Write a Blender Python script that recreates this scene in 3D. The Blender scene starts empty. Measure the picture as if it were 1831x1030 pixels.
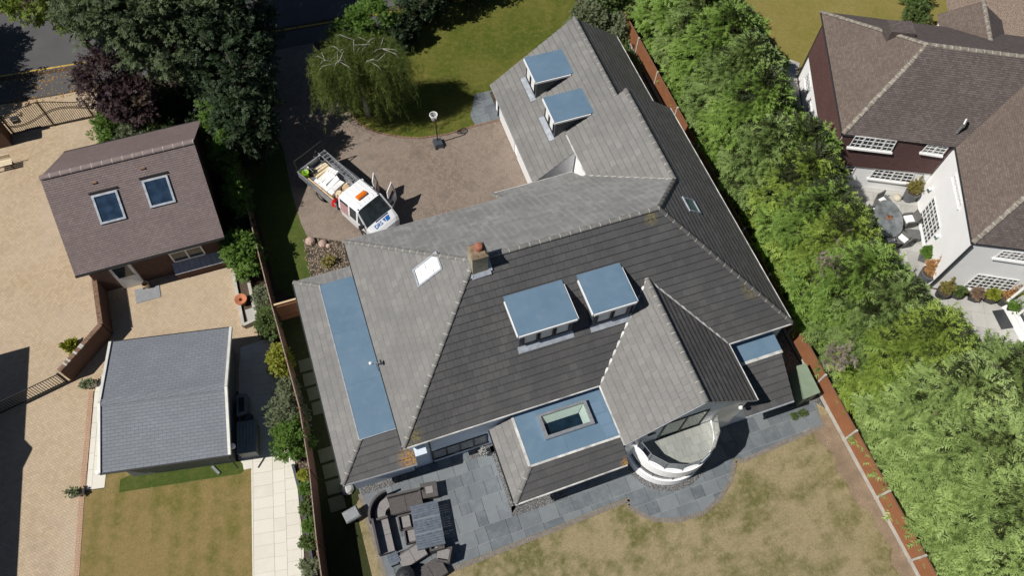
import bpy, math, random
import numpy as np
from mathutils import Vector, Matrix

R = math.radians
rng = random.Random(7)
nrng = np.random.default_rng(11)
SC = bpy.context.scene
COL = SC.collection

# ------------------------------------------------------------------ camera, sky, sun
cam_d = bpy.data.cameras.new('camera')
cam_d.sensor_width = 36.0
cam_d.sensor_fit = 'HORIZONTAL'
cam_d.lens = 27.155
cam_d.clip_end = 2000
cam = bpy.data.objects.new('camera', cam_d)
COL.objects.link(cam)
right = Vector((0.944834, -0.326659, 0.024134))
down = Vector((-0.276625, -0.835226, -0.475264))
fwd = Vector((0.175407, 0.442369, -0.879512))
cam.matrix_world = Matrix.Translation((0, 0, 36)) @ Matrix((
    (right.x, -down.x, -fwd.x), (right.y, -down.y, -fwd.y), (right.z, -down.z, -fwd.z))).to_4x4()
SC.camera = cam

SUN_EL, SUN_DIR = R(51), R(184)          # the sun stands in the west, high; its light falls towards +x
sdir = Vector((math.cos(SUN_DIR) * math.cos(SUN_EL), math.sin(SUN_DIR) * math.cos(SUN_EL), math.sin(SUN_EL)))
w = bpy.data.worlds.new('World')
SC.world = w
w.use_nodes = True
wn = w.node_tree
bg = wn.nodes['Background']
sky = wn.nodes.new('ShaderNodeTexSky')
sky.sky_type = 'NISHITA'
sky.sun_disc = False
sky.sun_elevation = SUN_EL
sky.sun_rotation = math.atan2(sdir.x, sdir.y) % (2 * math.pi)
sky.air_density = 0.7
sky.dust_density = 0.3
wn.links.new(sky.outputs['Color'], bg.inputs['Color'])
bg.inputs['Strength'].default_value = 0.05
sun_d = bpy.data.lights.new('sun', 'SUN')
sun_d.energy = 5.0
sun_d.angle = R(0.5)
sun_d.color = (1.0, 0.96, 0.9)
sun = bpy.data.objects.new('sun', sun_d)
COL.objects.link(sun)
sun.rotation_euler = (-sdir).to_track_quat('-Z', 'Y').to_euler()
sun.location = (-30, 0, 40)
SC.view_settings.view_transform = 'Standard'
SC.view_settings.look = 'None'
SC.view_settings.exposure = 0.0
SC.view_settings.gamma = 1.0
SC.view_settings.use_curve_mapping = False
SC.cycles.max_bounces = 6
SC.cycles.transparent_max_bounces = 6

# ------------------------------------------------------------------ materials
class N:
    """small wrapper to write node trees"""
    def __init__(s, name):
        s.m = bpy.data.materials.new(name)
        s.m.use_nodes = True
        s.t = s.m.node_tree
        s.b = s.t.nodes['Principled BSDF']
        s.out = s.t.nodes['Material Output']
    def n(s, typ, **kw):
        d = s.t.nodes.new('ShaderNode' + typ)
        for k, v in kw.items():
            setattr(d, k, v)
        return d
    def inp(s, sock, v):
        if hasattr(v, 'is_output'):
            s.t.links.new(v, sock)
        else:
            sock.default_value = v
    def math(s, op, a, b=0.0, c=0.0):
        d = s.n('Math', operation=op)
        s.inp(d.inputs[0], a); s.inp(d.inputs[1], b); s.inp(d.inputs[2], c)
        return d.outputs[0]
    def mix(s, f, a, b, mode='MIX'):
        d = s.n('Mix', data_type='RGBA', blend_type=mode)
        s.inp(d.inputs[0], f)
        s.inp(d.inputs[6], (*a, 1) if isinstance(a, tuple) else a)
        s.inp(d.inputs[7], (*b, 1) if isinstance(b, tuple) else b)
        return d.outputs[2]
    def noise(s, co, scale, detail=3, rough=0.55):
        d = s.n('TexNoise')
        s.t.links.new(co, d.inputs['Vector'])
        d.inputs['Scale'].default_value = scale
        d.inputs['Detail'].default_value = detail
        d.inputs['Roughness'].default_value = rough
        return d.outputs['Fac']
    def ramp(s, f, lo, hi):
        d = s.n('MapRange')
        s.inp(d.inputs[0], f); d.inputs[1].default_value = lo; d.inputs[2].default_value = hi
        return d.outputs[0]
    def pos(s):
        return s.n('NewGeometry').outputs['Position']
    def obj(s):
        return s.n('TexCoord').outputs['Object']
    def uv(s):
        return s.n('TexCoord').outputs['UV']
    def attr(s, name):
        return s.n('Attribute', attribute_name=name).outputs['Fac']
    def bump(s, h, strength=0.3, dist=0.02):
        d = s.n('Bump')
        d.inputs['Strength'].default_value = strength
        d.inputs['Distance'].default_value = dist
        s.t.links.new(h, d.inputs['Height'])
        s.t.links.new(d.outputs[0], s.b.inputs['Normal'])
    def done(s, col, rough=0.7, spec=0.4, metal=0.0):
        s.inp(s.b.inputs['Base Color'], (*col, 1) if isinstance(col, tuple) else col)
        s.inp(s.b.inputs['Roughness'], rough)
        s.b.inputs['Specular IOR Level'].default_value = spec
        s.b.inputs['Metallic'].default_value = metal
        return s.m

def sc(c, k):
    return tuple(min(1.0, x * k) for x in c)

def simple(name, col, rough=0.6, var=0.18, scale=5, spec=0.4, metal=0.0, bump=0.0, bscale=60, fine=0.0):
    k = N(name)
    p = k.pos()
    c = k.mix(k.ramp(k.noise(p, scale, 4), 0.3, 0.7), sc(col, 1 - var), sc(col, 1 + var))
    if fine:
        c = k.mix(k.ramp(k.noise(p, bscale, 2), 0.3, 0.7), c, sc(col, 1 - fine))
    if bump:
        k.bump(k.noise(p, bscale, 3), bump)
    return k.done(c, rough, spec, metal)

MAT = {}
def tile_mat(name, pale, dark, spots=(), lapk=0.75, streak=0.0, l0=0.78, l1=0.95):
    """interlocking concrete roof tile: tint per tile, lichen bloom, damp streaks"""
    k = N(name)
    p = k.pos()
    t = k.attr('tint')
    c = k.mix(t, dark, pale)
    blot = k.ramp(k.noise(p, 0.55, 4, 0.6), 0.38, 0.66)
    c = k.mix(k.math('MULTIPLY', blot, 0.6), c, sc(dark, 0.78))
    lich = k.ramp(k.noise(p, 9, 5, 0.75), 0.56, 0.72)
    c = k.mix(k.math('MULTIPLY', lich, 0.35), c, sc(pale, 1.35))
    # dirt under each lap; the wide east-slope band paints the step's shade
    sp = k.n('SeparateXYZ'); k.t.links.new(k.uv(), sp.inputs[0])
    fw = k.math('FRACT', k.math('DIVIDE', sp.outputs[1], 0.345))
    lap = k.math('MULTIPLY', k.ramp(fw, l0, l1), k.ramp(k.noise(p, 3.0, 3), 0.2, 0.55))
    c = k.mix(k.math('MULTIPLY', lap, lapk), c, sc(dark, 0.3))
    if streak:
        su = k.math('FRACT', k.math('DIVIDE', sp.outputs[0], 0.335))
        c = k.mix(k.math('MULTIPLY', k.math('MULTIPLY', k.ramp(su, 0.55, 0.98), k.ramp(k.noise(p, 1.3, 4), 0.4, 0.6)), streak), c, sc(pale, 1.4))
    grit = k.ramp(k.noise(p, 55, 2), 0.35, 0.65)
    c = k.mix(k.math('MULTIPLY', grit, 0.38), c, sc(dark, 0.55))
    for (x, y, z, r, col) in spots:
        d = k.n('VectorMath', operation='DISTANCE')
        k.t.links.new(p, d.inputs[0]); d.inputs[1].default_value = (x, y, z)
        m = k.ramp(d.outputs['Value'], r, r * 0.35)
        m = k.math('MULTIPLY', m, k.ramp(k.noise(p, 12, 4, 0.7), 0.47, 0.55))
        c = k.mix(k.math('MULTIPLY', m, 0.85), c, col)
    k.bump(k.noise(p, 40, 4), 0.35, 0.015)
    return k.done(c, 0.62, 0.45)
ORANGE = (0.42, 0.2, 0.02)
YEL = (0.2, 0.165, 0.05)
MAT['tile_pale'] = tile_mat('west_lit_tile', (0.228, 0.222, 0.21), (0.178, 0.174, 0.167))  # tone set per slope facing: fall of light put into tile colour
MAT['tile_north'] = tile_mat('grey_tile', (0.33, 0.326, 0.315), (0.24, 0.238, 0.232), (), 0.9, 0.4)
MAT['tile_dark'] = tile_mat('south_dim_tile', (0.108, 0.106, 0.104), (0.08, 0.079, 0.08),
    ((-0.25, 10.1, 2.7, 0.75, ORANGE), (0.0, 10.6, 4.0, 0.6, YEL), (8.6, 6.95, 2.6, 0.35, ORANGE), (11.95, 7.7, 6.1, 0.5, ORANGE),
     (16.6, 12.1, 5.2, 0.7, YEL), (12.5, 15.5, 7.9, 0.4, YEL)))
MAT['tile_shade'] = tile_mat('east_shade_tile', (0.2, 0.188, 0.18), (0.15, 0.142, 0.137), (), 0.97, 0.0, 0.5, 0.72)  # east slopes: shade put into the tone and the wide lap bands
MAT['ridge'] = simple('ridge_tile_concrete', (0.17, 0.165, 0.155), 0.75, 0.25, 4, bump=0.2)
MAT['ridge_dark'] = simple('dark_ridge_tile_concrete', (0.1, 0.097, 0.092), 0.75, 0.3, 4, bump=0.2)
MAT['mortar'] = simple('mortar', (0.42, 0.4, 0.36), 0.9, 0.2, 8)

def plain_tile_mat(name, a, b, pale, bw, bh, lich):
    k = N(name)
    uv = k.uv(); p = k.pos()
    br = k.n('TexBrick')
    br.offset = 0.5
    k.t.links.new(uv, br.inputs['Vector'])
    br.inputs['Scale'].default_value = 1.0
    br.inputs['Brick Width'].default_value = bw
    br.inputs['Row Height'].default_value = bh
    br.inputs['Mortar Size'].default_value = 0.006
    br.inputs['Mortar Smooth'].default_value = 0.3
    br.inputs['Bias'].default_value = -0.1
    br.inputs['Color1'].default_value = (*a, 1)
    br.inputs['Color2'].default_value = (*b, 1)
    br.inputs['Mortar'].default_value = (*sc(a, 0.42), 1)
    c = br.outputs['Color']
    big = k.ramp(k.noise(p, 0.7, 4, 0.6), 0.35, 0.7)
    c = k.mix(k.math('MULTIPLY', big, 0.4), c, sc(a, 0.72))
    l = k.ramp(k.noise(p, 13, 5, 0.8), 0.6, 0.68)
    c = k.mix(k.math('MULTIPLY', l, lich), c, pale)
    k.bump(br.outputs['Fac'], 0.5, -0.012)
    return k.done(c, 0.75, 0.3)
MAT['plain_mauve'] = plain_tile_mat('mauve_plain_tile', (0.175, 0.135, 0.13), (0.225, 0.175, 0.165), (0.3, 0.26, 0.24), 0.17, 0.105, 0.15)
MAT['plain_brown'] = plain_tile_mat('mossy_plain_tile', (0.13, 0.1, 0.085), (0.185, 0.145, 0.12), (0.42, 0.4, 0.34), 0.17, 0.105, 0.5)
MAT['plain_maroon'] = plain_tile_mat('maroon_hung_tile', (0.095, 0.05, 0.047), (0.12, 0.066, 0.06), (0.15, 0.09, 0.08), 0.17, 0.11, 0.1)
MAT['felt'] = plain_tile_mat('blue_grey_felt_shingle', (0.178, 0.195, 0.218), (0.2, 0.218, 0.242), (0.26, 0.265, 0.27), 0.34, 0.15, 0.2)
def grp_mat():
    k = N('blue_grey_fibreglass')
    p = k.pos()
    c = k.mix(k.ramp(k.noise(p, 0.8, 4), 0.35, 0.65), (0.108, 0.178, 0.25), (0.13, 0.203, 0.28))
    c = k.mix(k.math('MULTIPLY', k.ramp(k.noise(p, 2.2, 5, 0.7), 0.5, 0.68), 0.28), c, (0.19, 0.25, 0.31))      # dust left by ponding
    c = k.mix(k.math('MULTIPLY', k.ramp(k.noise(p, 11, 4, 0.8), 0.63, 0.72), 0.35), c, (0.11, 0.15, 0.19))
    k.bump(k.noise(p, 25, 3), 0.08, 0.02)
    return k.done(c, 0.5, 0.38)
MAT['grp'] = grp_mat()
MAT['grp_patch'] = simple('lighter_fibreglass_patch', (0.14, 0.215, 0.3), 0.5, 0.05, 0.8, 0.45)
MAT['white'] = simple('white_render', (0.9, 0.9, 0.9), 0.75, 0.025, 1.2, 0.3, bump=0.06, bscale=30)
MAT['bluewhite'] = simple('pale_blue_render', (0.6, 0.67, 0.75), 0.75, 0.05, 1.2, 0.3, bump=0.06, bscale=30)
MAT['upvc'] = simple('white_plastic', (0.8, 0.8, 0.79), 0.35, 0.04, 2, 0.5)
MAT['offwhite'] = simple('cream_upvc', (0.62, 0.61, 0.56), 0.45, 0.1, 2)
MAT['gutter'] = simple('worn_white_gutter', (0.55, 0.545, 0.52), 0.5, 0.4, 2.2)
MAT['lead'] = simple('lead_flashing', (0.36, 0.39, 0.43), 0.5, 0.25, 4, metal=0.2)
MAT['blackmetal'] = simple('black_painted_metal', (0.018, 0.018, 0.02), 0.45, 0.2, 5)
MAT['anthracite'] = simple('anthracite_cladding', (0.055, 0.065, 0.078), 0.5, 0.12, 5)
MAT['greypaint'] = simple('grey_painted_board', (0.2, 0.215, 0.215), 0.6, 0.1, 3)
MAT['alu'] = simple('aluminium', (0.55, 0.56, 0.58), 0.35, 0.12, 5, 0.5, 0.7)
MAT['steel'] = simple('galvanised_steel', (0.4, 0.41, 0.42), 0.4, 0.2, 9, 0.5, 0.6)
MAT['asphalt'] = simple('asphalt', (0.105, 0.103, 0.105), 0.9, 0.16, 0.7, 0.2, bump=0.3, bscale=90, fine=0.25)
MAT['soil'] = simple('soil', (0.1, 0.075, 0.055), 0.95, 0.35, 2.2, 0.1, bump=0.6, bscale=14, fine=0.4)
MAT['bark'] = simple('bark', (0.13, 0.105, 0.085), 0.9, 0.3, 6, 0.2, bump=0.5, bscale=25)
MAT['birch_bark'] = simple('birch_bark', (0.42, 0.4, 0.375), 0.8, 0.2, 4, 0.2)
MAT['concrete'] = simple('concrete', (0.44, 0.42, 0.38), 0.85, 0.15, 3, 0.3, bump=0.15)
MAT['fence'] = simple('orange_stained_fence', (0.3, 0.13, 0.062), 0.8, 0.2, 1.8, 0.2, fine=0.12, bscale=22)
MAT['fence_brown'] = simple('brown_fence', (0.2, 0.1, 0.065), 0.8, 0.2, 2.5, 0.2, fine=0.2, bscale=25)
MAT['wicker'] = simple('grey_wicker', (0.088, 0.08, 0.078), 0.7, 0.2, 9, 0.3, bump=0.5, bscale=70)
MAT['wicker_pale'] = simple('pale_wicker', (0.235, 0.222, 0.216), 0.7, 0.12, 9, 0.3, bump=0.5, bscale=70)
MAT['slatwood'] = simple('blue_grey_slat', (0.105, 0.125, 0.155), 0.6, 0.25, 7, 0.3)
MAT['plastic_grey'] = simple('grey_plastic', (0.24, 0.25, 0.26), 0.5, 0.1, 4)
MAT['plastic_dark'] = simple('dark_plastic', (0.03, 0.032, 0.036), 0.45, 0.1, 4)
MAT['sage'] = simple('sage_green_plastic', (0.2, 0.25, 0.18), 0.55, 0.07, 3)
MAT['terracotta'] = simple('terracotta', (0.46, 0.17, 0.08), 0.8, 0.18, 6)
MAT['pot_red'] = simple('weathered_red_clay', (0.3, 0.115, 0.07), 0.85, 0.25, 6)
MAT['potgrey'] = simple('grey_pot', (0.13, 0.135, 0.145), 0.55, 0.1, 4)
MAT['potdark'] = simple('dark_pot', (0.04, 0.042, 0.045), 0.5, 0.15, 4)
MAT['sand'] = simple('timber', (0.6, 0.45, 0.27), 0.7, 0.15, 5)
MAT['sand2'] = simple('pale_timber', (0.68, 0.58, 0.4), 0.7, 0.12, 5)
MAT['vanwhite'] = simple('white_car_paint', (0.78, 0.79, 0.8), 0.22, 0.03, 1.5, 0.6)
MAT['orange_lens'] = simple('orange_lens', (0.7, 0.17, 0.015), 0.25, 0.15, 8)
MAT['red'] = simple('red_plastic', (0.62, 0.02, 0.02), 0.4, 0.12, 5)
MAT['lime'] = simple('lime_plastic', (0.45, 0.72, 0.03), 0.4, 0.12, 5)
MAT['blue_print'] = simple('blue_print', (0.02, 0.14, 0.42), 0.4, 0.08, 5)
MAT['navy'] = simple('navy_print', (0.012, 0.03, 0.08), 0.4, 0.08, 5)
MAT['bluebright'] = simple('blue_fabric', (0.03, 0.22, 0.65), 0.6, 0.1, 5)
MAT['rubber'] = simple('tyre_rubber', (0.02, 0.02, 0.02), 0.8, 0.1, 5)
MAT['rag'] = simple('white_sheeting', (0.8, 0.8, 0.79), 0.7, 0.06, 3, bump=0.3, bscale=8)
MAT['yellow_line'] = simple('yellow_road_paint', (0.5, 0.34, 0.07), 0.8, 0.3, 3, 0.2)
MAT['pinkstone'] = simple('pink_stone', (0.45, 0.33, 0.27), 0.85, 0.2, 5, bump=0.5, bscale=12)
MAT['stone_brown'] = simple('brown_stone_chips', (0.27, 0.215, 0.165), 0.9, 0.35, 9)
MAT['curtain'] = simple('grey_net_curtain', (0.2, 0.21, 0.22), 0.5, 0.3, 6)
MAT['stone'] = simple('pale_stone', (0.5, 0.46, 0.36), 0.85, 0.2, 5, bump=0.5, bscale=12)
MAT['blind'] = simple('white_blind', (0.75, 0.76, 0.74), 0.8, 0.05, 3)
MAT['chimney'] = simple('stained_render', (0.4, 0.36, 0.27), 0.9, 0.35, 4, 0.2, bump=0.4, bscale=20, fine=0.2)
MAT['cap_dirty'] = simple('weathered_brown_concrete', (0.2, 0.15, 0.1), 0.9, 0.4, 5, 0.2, bump=0.4, bscale=20)
MAT['door_dark'] = simple('dark_interior', (0.02, 0.023, 0.027), 0.6, 0.2, 3)
MAT['cushion'] = simple('white_cushion', (0.8, 0.8, 0.78), 0.85, 0.03, 3)
MAT['pinkbrown'] = simple('van_side_graphic', (0.42, 0.25, 0.25), 0.4, 0.2, 6)

def glass_mat(name, col, rough=0.06, spec=0.7):
    k = N(name)
    p = k.pos()
    c = k.mix(k.ramp(k.noise(p, 2.5, 3), 0.35, 0.65), sc(col, 0.7), sc(col, 1.3))
    return k.done(c, rough, spec)
MAT['glass'] = glass_mat('dark_glass', (0.03, 0.04, 0.045))
MAT['glass_blue'] = glass_mat('blue_sky_glass', (0.022, 0.042, 0.075), 0.05, 0.6)
MAT['glass_green'] = glass_mat('green_glass', (0.12, 0.19, 0.17), 0.08, 0.8)
def clear_glass():
    k = N('clear_glass')
    tr = k.n('BsdfTransparent'); tr.inputs[0].default_value = (0.82, 0.87, 0.85, 1)
    gl = k.n('BsdfGlossy'); gl.inputs['Roughness'].default_value = 0.03
    fr = k.n('Fresnel'); fr.inputs[0].default_value = 1.5
    mx = k.n('MixShader')
    k.t.links.new(fr.outputs[0], mx.inputs[0]); k.t.links.new(tr.outputs[0], mx.inputs[1]); k.t.links.new(gl.outputs[0], mx.inputs[2])
    k.t.links.new(mx.outputs[0], k.out.inputs['Surface'])
    return k.m
MAT['clear'] = clear_glass()

def brick_wall_mat():
    k = N('red_brown_brick')
    uv = k.uv(); p = k.pos()
    br = k.n('TexBrick'); br.offset = 0.5
    k.t.links.new(uv, br.inputs['Vector'])
    br.inputs['Scale'].default_value = 1.0
    br.inputs['Brick Width'].default_value = 0.225
    br.inputs['Row Height'].default_value = 0.075
    br.inputs['Mortar Size'].default_value = 0.006
    br.inputs['Color1'].default_value = (0.15, 0.08, 0.056, 1)
    br.inputs['Color2'].default_value = (0.1, 0.055, 0.043, 1)
    br.inputs['Mortar'].default_value = (0.17, 0.14, 0.115, 1)
    c = k.mix(k.math('MULTIPLY', k.ramp(k.noise(p, 1.5, 3), 0.35, 0.7), 0.3), br.outputs['Color'], (0.1, 0.055, 0.045))
    k.bump(br.outputs['Fac'], 0.5, -0.01)
    return k.done(c, 0.85, 0.2)
MAT['brick'] = brick_wall_mat()
MAT['brick_plain'] = simple('loose_brick', (0.2, 0.125, 0.085), 0.85, 0.35, 7, 0.2)

def herring(name, cols, joint, wdt, rot, stain):
    """block paving laid in herringbone: the bond is computed per block"""
    k = N(name)
    p = k.pos()
    mp = k.n('Mapping'); mp.inputs['Rotation'].default_value = (0, 0, rot)
    k.t.links.new(p, mp.inputs['Vector'])
    sp = k.n('SeparateXYZ'); k.t.links.new(mp.outputs[0], sp.inputs[0])
    x = k.math('DIVIDE', sp.outputs[0], wdt); y = k.math('DIVIDE', sp.outputs[1], wdt)
    i = k.math('FLOOR', x); j = k.math('FLOOR', y)
    fx = k.math('FRACT', x); fy = k.math('FRACT', y)
    kk = k.math('FLOORED_MODULO', k.math('SUBTRACT', i, j), 4.0)
    def eq(v):
        return k.math('COMPARE', kk, v, 0.3)
    e0, e1, e2, e3 = eq(0.0), eq(1.0), eq(2.0), eq(3.0)
    hor = k.math('ADD', e0, e1)
    ver = k.math('ADD', e2, e3)
    g = 0.07
    def near(v, hi):
        return k.math('GREATER_THAN', v, 1 - g) if hi else k.math('LESS_THAN', v, g)
    def both(a, b):
        return k.math('MULTIPLY', a, b)
    tb = k.math('MAXIMUM', near(fy, 0), near(fy, 1)); lr = k.math('MAXIMUM', near(fx, 0), near(fx, 1))
    m = both(hor, tb)
    for a in (both(e0, near(fx, 0)), both(e1, near(fx, 1)), both(ver, lr), both(e3, near(fy, 0)), both(e2, near(fy, 1))):
        m = k.math('MAXIMUM', m, a)
    cb = k.n('CombineXYZ')
    k.t.links.new(k.math('SUBTRACT', i, e1), cb.inputs[0]); k.t.links.new(k.math('SUBTRACT', j, e2), cb.inputs[1])
    wn_ = k.n('TexWhiteNoise', noise_dimensions='3D'); k.t.links.new(cb.outputs[0], wn_.inputs[0])
    c = k.mix(wn_.outputs['Value'], cols[0], cols[1])
    big = k.ramp(k.noise(p, 0.28, 5, 0.6), 0.36, 0.66)
    c = k.mix(k.math('MULTIPLY', big, 0.7), c, sc(cols[2], 1.06))
    c = k.mix(k.math('MULTIPLY', k.ramp(k.noise(p, 0.5, 6, 0.7), 0.56, 0.7), 0.45), c, sc(cols[3], 0.85))
    st = k.ramp(k.noise(p, 1.1, 5, 0.65), 0.52, 0.72)
    c = k.mix(k.math('MULTIPLY', st, stain), c, cols[3])
    sp2 = k.ramp(k.noise(p, 7, 4, 0.7), 0.62, 0.72)
    c = k.mix(k.math('MULTIPLY', sp2, 0.25), c, sc(cols[1], 1.25))
    c = k.mix(k.math('MULTIPLY', m, 0.75), c, joint)
    inv = k.math('SUBTRACT', 1.0, m)
    k.bump(inv, 0.4, 0.008)
    return k.done(c, 0.85, 0.25)
MAT['pavers_tan'] = herring('tan_block_paving', ((0.39, 0.29, 0.185), (0.49, 0.385, 0.26), (0.46, 0.38, 0.285), (0.33, 0.26, 0.19)), (0.24, 0.18, 0.12), 0.105, R(45), 0.35)
MAT['pavers_tan2'] = herring('salmon_block_paving', ((0.4, 0.25, 0.16), (0.46, 0.31, 0.21), (0.42, 0.28, 0.2), (0.32, 0.21, 0.15)), (0.24, 0.15, 0.1), 0.105, R(12), 0.3)
MAT['pavers_brown'] = herring('brown_block_paving', ((0.185, 0.143, 0.112), (0.265, 0.212, 0.17), (0.262, 0.215, 0.178), (0.14, 0.115, 0.098)), (0.1, 0.082, 0.068), 0.105, R(40), 0.5)

def lawn_mat(name, green, dry, lo, hi, stripes=None, dark=0.35):
    k = N(name)
    p = k.pos()
    b = k.noise(p, 0.33, 5, 0.62)
    m = k.noise(p, 1.3, 5, 0.7)
    f = k.math('ADD', k.math('MULTIPLY', b, 0.62), k.math('MULTIPLY', m, 0.38))
    if stripes is not None:
        sp = k.n('SeparateXYZ'); mp = k.n('Mapping'); mp.inputs['Rotation'].default_value = (0, 0, stripes)
        k.t.links.new(p, mp.inputs['Vector']); k.t.links.new(mp.outputs[0], sp.inputs[0])
        f = k.math('ADD', f, k.math('MULTIPLY', k.math('SINE', k.math('MULTIPLY', sp.outputs[0], 7.2)), 0.04))
    c = k.mix(k.ramp(f, lo, hi), green, dry)
    fi = k.ramp(k.noise(p, 14, 5, 0.85), 0.4, 0.62)
    c = k.mix(k.math('MULTIPLY', fi, 0.55), c, sc(green, 0.66))
    c = k.mix(k.math('MULTIPLY', k.ramp(k.noise(p, 3.2, 5, 0.8), 0.48, 0.66), 0.55), c, sc(dry, 1.12))
    c = k.mix(k.math('MULTIPLY', k.ramp(k.noise(p, 5, 4, 0.75), 0.55, 0.7), dark), c, sc(green, 0.62))
    c = k.mix(k.math('MULTIPLY', k.ramp(k.noise(p, 60, 2), 0.4, 0.7), 0.4), c, sc(dry, 1.15))
    k.bump(k.noise(p, 45, 4, 0.8), 0.9, 0.04)
    return k.done(c, 0.9, 0.1)
MAT['lawn_back'] = lawn_mat('parched_grass', (0.11, 0.115, 0.03), (0.37, 0.3, 0.18), 0.42, 0.55)
MAT['lawn_front'] = lawn_mat('green_grass', (0.058, 0.09, 0.01), (0.175, 0.16, 0.04), 0.43, 0.63)
MAT['lawn_left'] = lawn_mat('mown_grass', (0.13, 0.135, 0.03), (0.3, 0.22, 0.095), 0.38, 0.55, R(12))
MAT['lawn_right'] = lawn_mat('yellow_green_grass', (0.19, 0.175, 0.04), (0.27, 0.22, 0.075), 0.4, 0.62)
MAT['grass_shade'] = lawn_mat('shade_dark_grass', (0.03, 0.042, 0.014), (0.06, 0.062, 0.025), 0.45, 0.65)  # passage grass darkened: deep shade put into its colour
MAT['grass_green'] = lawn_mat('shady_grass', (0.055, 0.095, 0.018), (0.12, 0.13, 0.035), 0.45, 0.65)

def slab_mat(name, a, b, c2, vein):
    k = N(name)
    p = k.pos()
    rnd = k.n('ObjectInfo').outputs['Random']
    c = k.mix(rnd, a, b)
    c = k.mix(k.math('MULTIPLY', k.ramp(k.noise(p, 1.7, 5, 0.7), 0.45, 0.68), 0.55), c, c2)
    mp = k.n('Mapping'); mp.inputs['Scale'].default_value = (9, 1.3, 1); mp.inputs['Rotation'].default_value = (0, 0, 0.5)
    k.t.links.new(p, mp.inputs['Vector'])
    v = k.ramp(k.noise(mp.outputs[0], 1.5, 6, 0.75), 0.58, 0.7)
    c = k.mix(k.math('MULTIPLY', v, vein), c, sc(b, 1.5))
    k.bump(k.noise(p, 12, 5, 0.7), 0.25, 0.02)
    return k.done(c, 0.6, 0.4)
MAT['slate'] = slab_mat('slate_paving', (0.1, 0.115, 0.13), (0.17, 0.188, 0.2), (0.2, 0.225, 0.235), 0.4)
MAT['sandstone'] = slab_mat('cream_sandstone', (0.6, 0.57, 0.49), (0.67, 0.64, 0.56), (0.68, 0.66, 0.6), 0.12)
MAT['palestone'] = slab_mat('grey_sandstone', (0.32, 0.315, 0.295), (0.43, 0.42, 0.39), (0.46, 0.46, 0.44), 0.15)
MAT['drysoil'] = simple('dry_trodden_soil', (0.27, 0.2, 0.14), 0.95, 0.3, 1.6, 0.1, bump=0.5, bscale=18, fine=0.3)
MAT['mossslab'] = slab_mat('mossy_slab', (0.1, 0.11, 0.06), (0.14, 0.14, 0.085), (0.09, 0.11, 0.045), 0.05)
MAT['balcony_tile'] = slab_mat('grey_green_tile', (0.25, 0.262, 0.242), (0.32, 0.33, 0.3), (0.35, 0.36, 0.34), 0.1)
MAT['joint'] = simple('pale_joint', (0.3, 0.31, 0.31), 0.9, 0.2, 3)
MAT['joint_cream'] = simple('cream_joint', (0.42, 0.38, 0.3), 0.9, 0.2, 3)
MAT['kerb'] = simple('kerb_block', (0.2, 0.175, 0.15), 0.85, 0.2, 6)

def gravel_mat(name, a, b, scale):
    k = N(name)
    p = k.pos()
    v = k.n('TexVoronoi'); v.inputs['Scale'].default_value = scale
    k.t.links.new(p, v.inputs['Vector'])
    s = k.n('SeparateColor'); k.t.links.new(v.outputs['Color'], s.inputs[0])
    c = k.mix(s.outputs[0], a, b)
    c = k.mix(k.ramp(v.outputs['Distance'], 0.25, 0.6), c, sc(a, 0.5))
    k.bump(v.outputs['Distance'], 0.8, -0.03)
    return k.done(c, 0.9, 0.2)
MAT['gravel'] = gravel_mat('grey_gravel', (0.16, 0.16, 0.16), (0.42, 0.41, 0.4), 26)
MAT['gravel_pink'] = gravel_mat('pink_gravel', (0.36, 0.27, 0.21), (0.54, 0.43, 0.35), 22)
MAT['rockery'] = gravel_mat('stony_soil', (0.11, 0.085, 0.06), (0.34, 0.28, 0.21), 8)

def leaf_mat(name, a, b, trans=0.35):
    k = N(name)
    p = k.pos()
    t = k.attr('tint')
    c = k.mix(t, a, b)
    c = k.mix(k.math('MULTIPLY', k.ramp(k.noise(p, 0.9, 3), 0.4, 0.65), 0.45), c, sc(b, 1.15))
    k.done(c, 0.55, 0.3)
    tl = k.n('BsdfTranslucent')
    k.t.links.new(k.mix(1.0, c, (0.95, 1.0, 0.5), 'MULTIPLY'), tl.inputs[0])
    mx = k.n('MixShader'); mx.inputs[0].default_value = trans
    k.t.links.new(k.b.outputs[0], mx.inputs[1]); k.t.links.new(tl.outputs[0], mx.inputs[2])
    k.t.links.new(mx.outputs[0], k.out.inputs['Surface'])
    return k.m
MAT['leaf_syc'] = leaf_mat('sycamore_leaf', (0.04, 0.06, 0.025), (0.11, 0.145, 0.065), 0.25)
MAT['leaf_maple'] = leaf_mat('maple_leaf', (0.09, 0.14, 0.02), (0.2, 0.26, 0.045))
MAT['leaf_purple'] = leaf_mat('purple_leaf', (0.03, 0.015, 0.018), (0.062, 0.034, 0.038), 0.2)
MAT['leaf_bright'] = leaf_mat('bright_leaf', (0.055, 0.12, 0.016), (0.13, 0.225, 0.035))
MAT['leaf_mid'] = leaf_mat('mid_green_leaf', (0.04, 0.075, 0.018), (0.105, 0.15, 0.04), 0.25)
MAT['leaf_dark'] = leaf_mat('dark_leaf', (0.015, 0.03, 0.012), (0.035, 0.06, 0.022), 0.15)
MAT['leaf_gold'] = leaf_mat('golden_leaf', (0.16, 0.2, 0.015), (0.32, 0.33, 0.05))
MAT['leaf_grey'] = leaf_mat('grey_green_leaf', (0.1, 0.13, 0.07), (0.2, 0.23, 0.13))
MAT['leaf_birch'] = leaf_mat('birch_leaf', (0.055, 0.09, 0.014), (0.16, 0.2, 0.045), 0.35)
MAT['leaf_con'] = leaf_mat('conifer_spray', (0.125, 0.215, 0.043), (0.31, 0.45, 0.105), 0.35)
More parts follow.
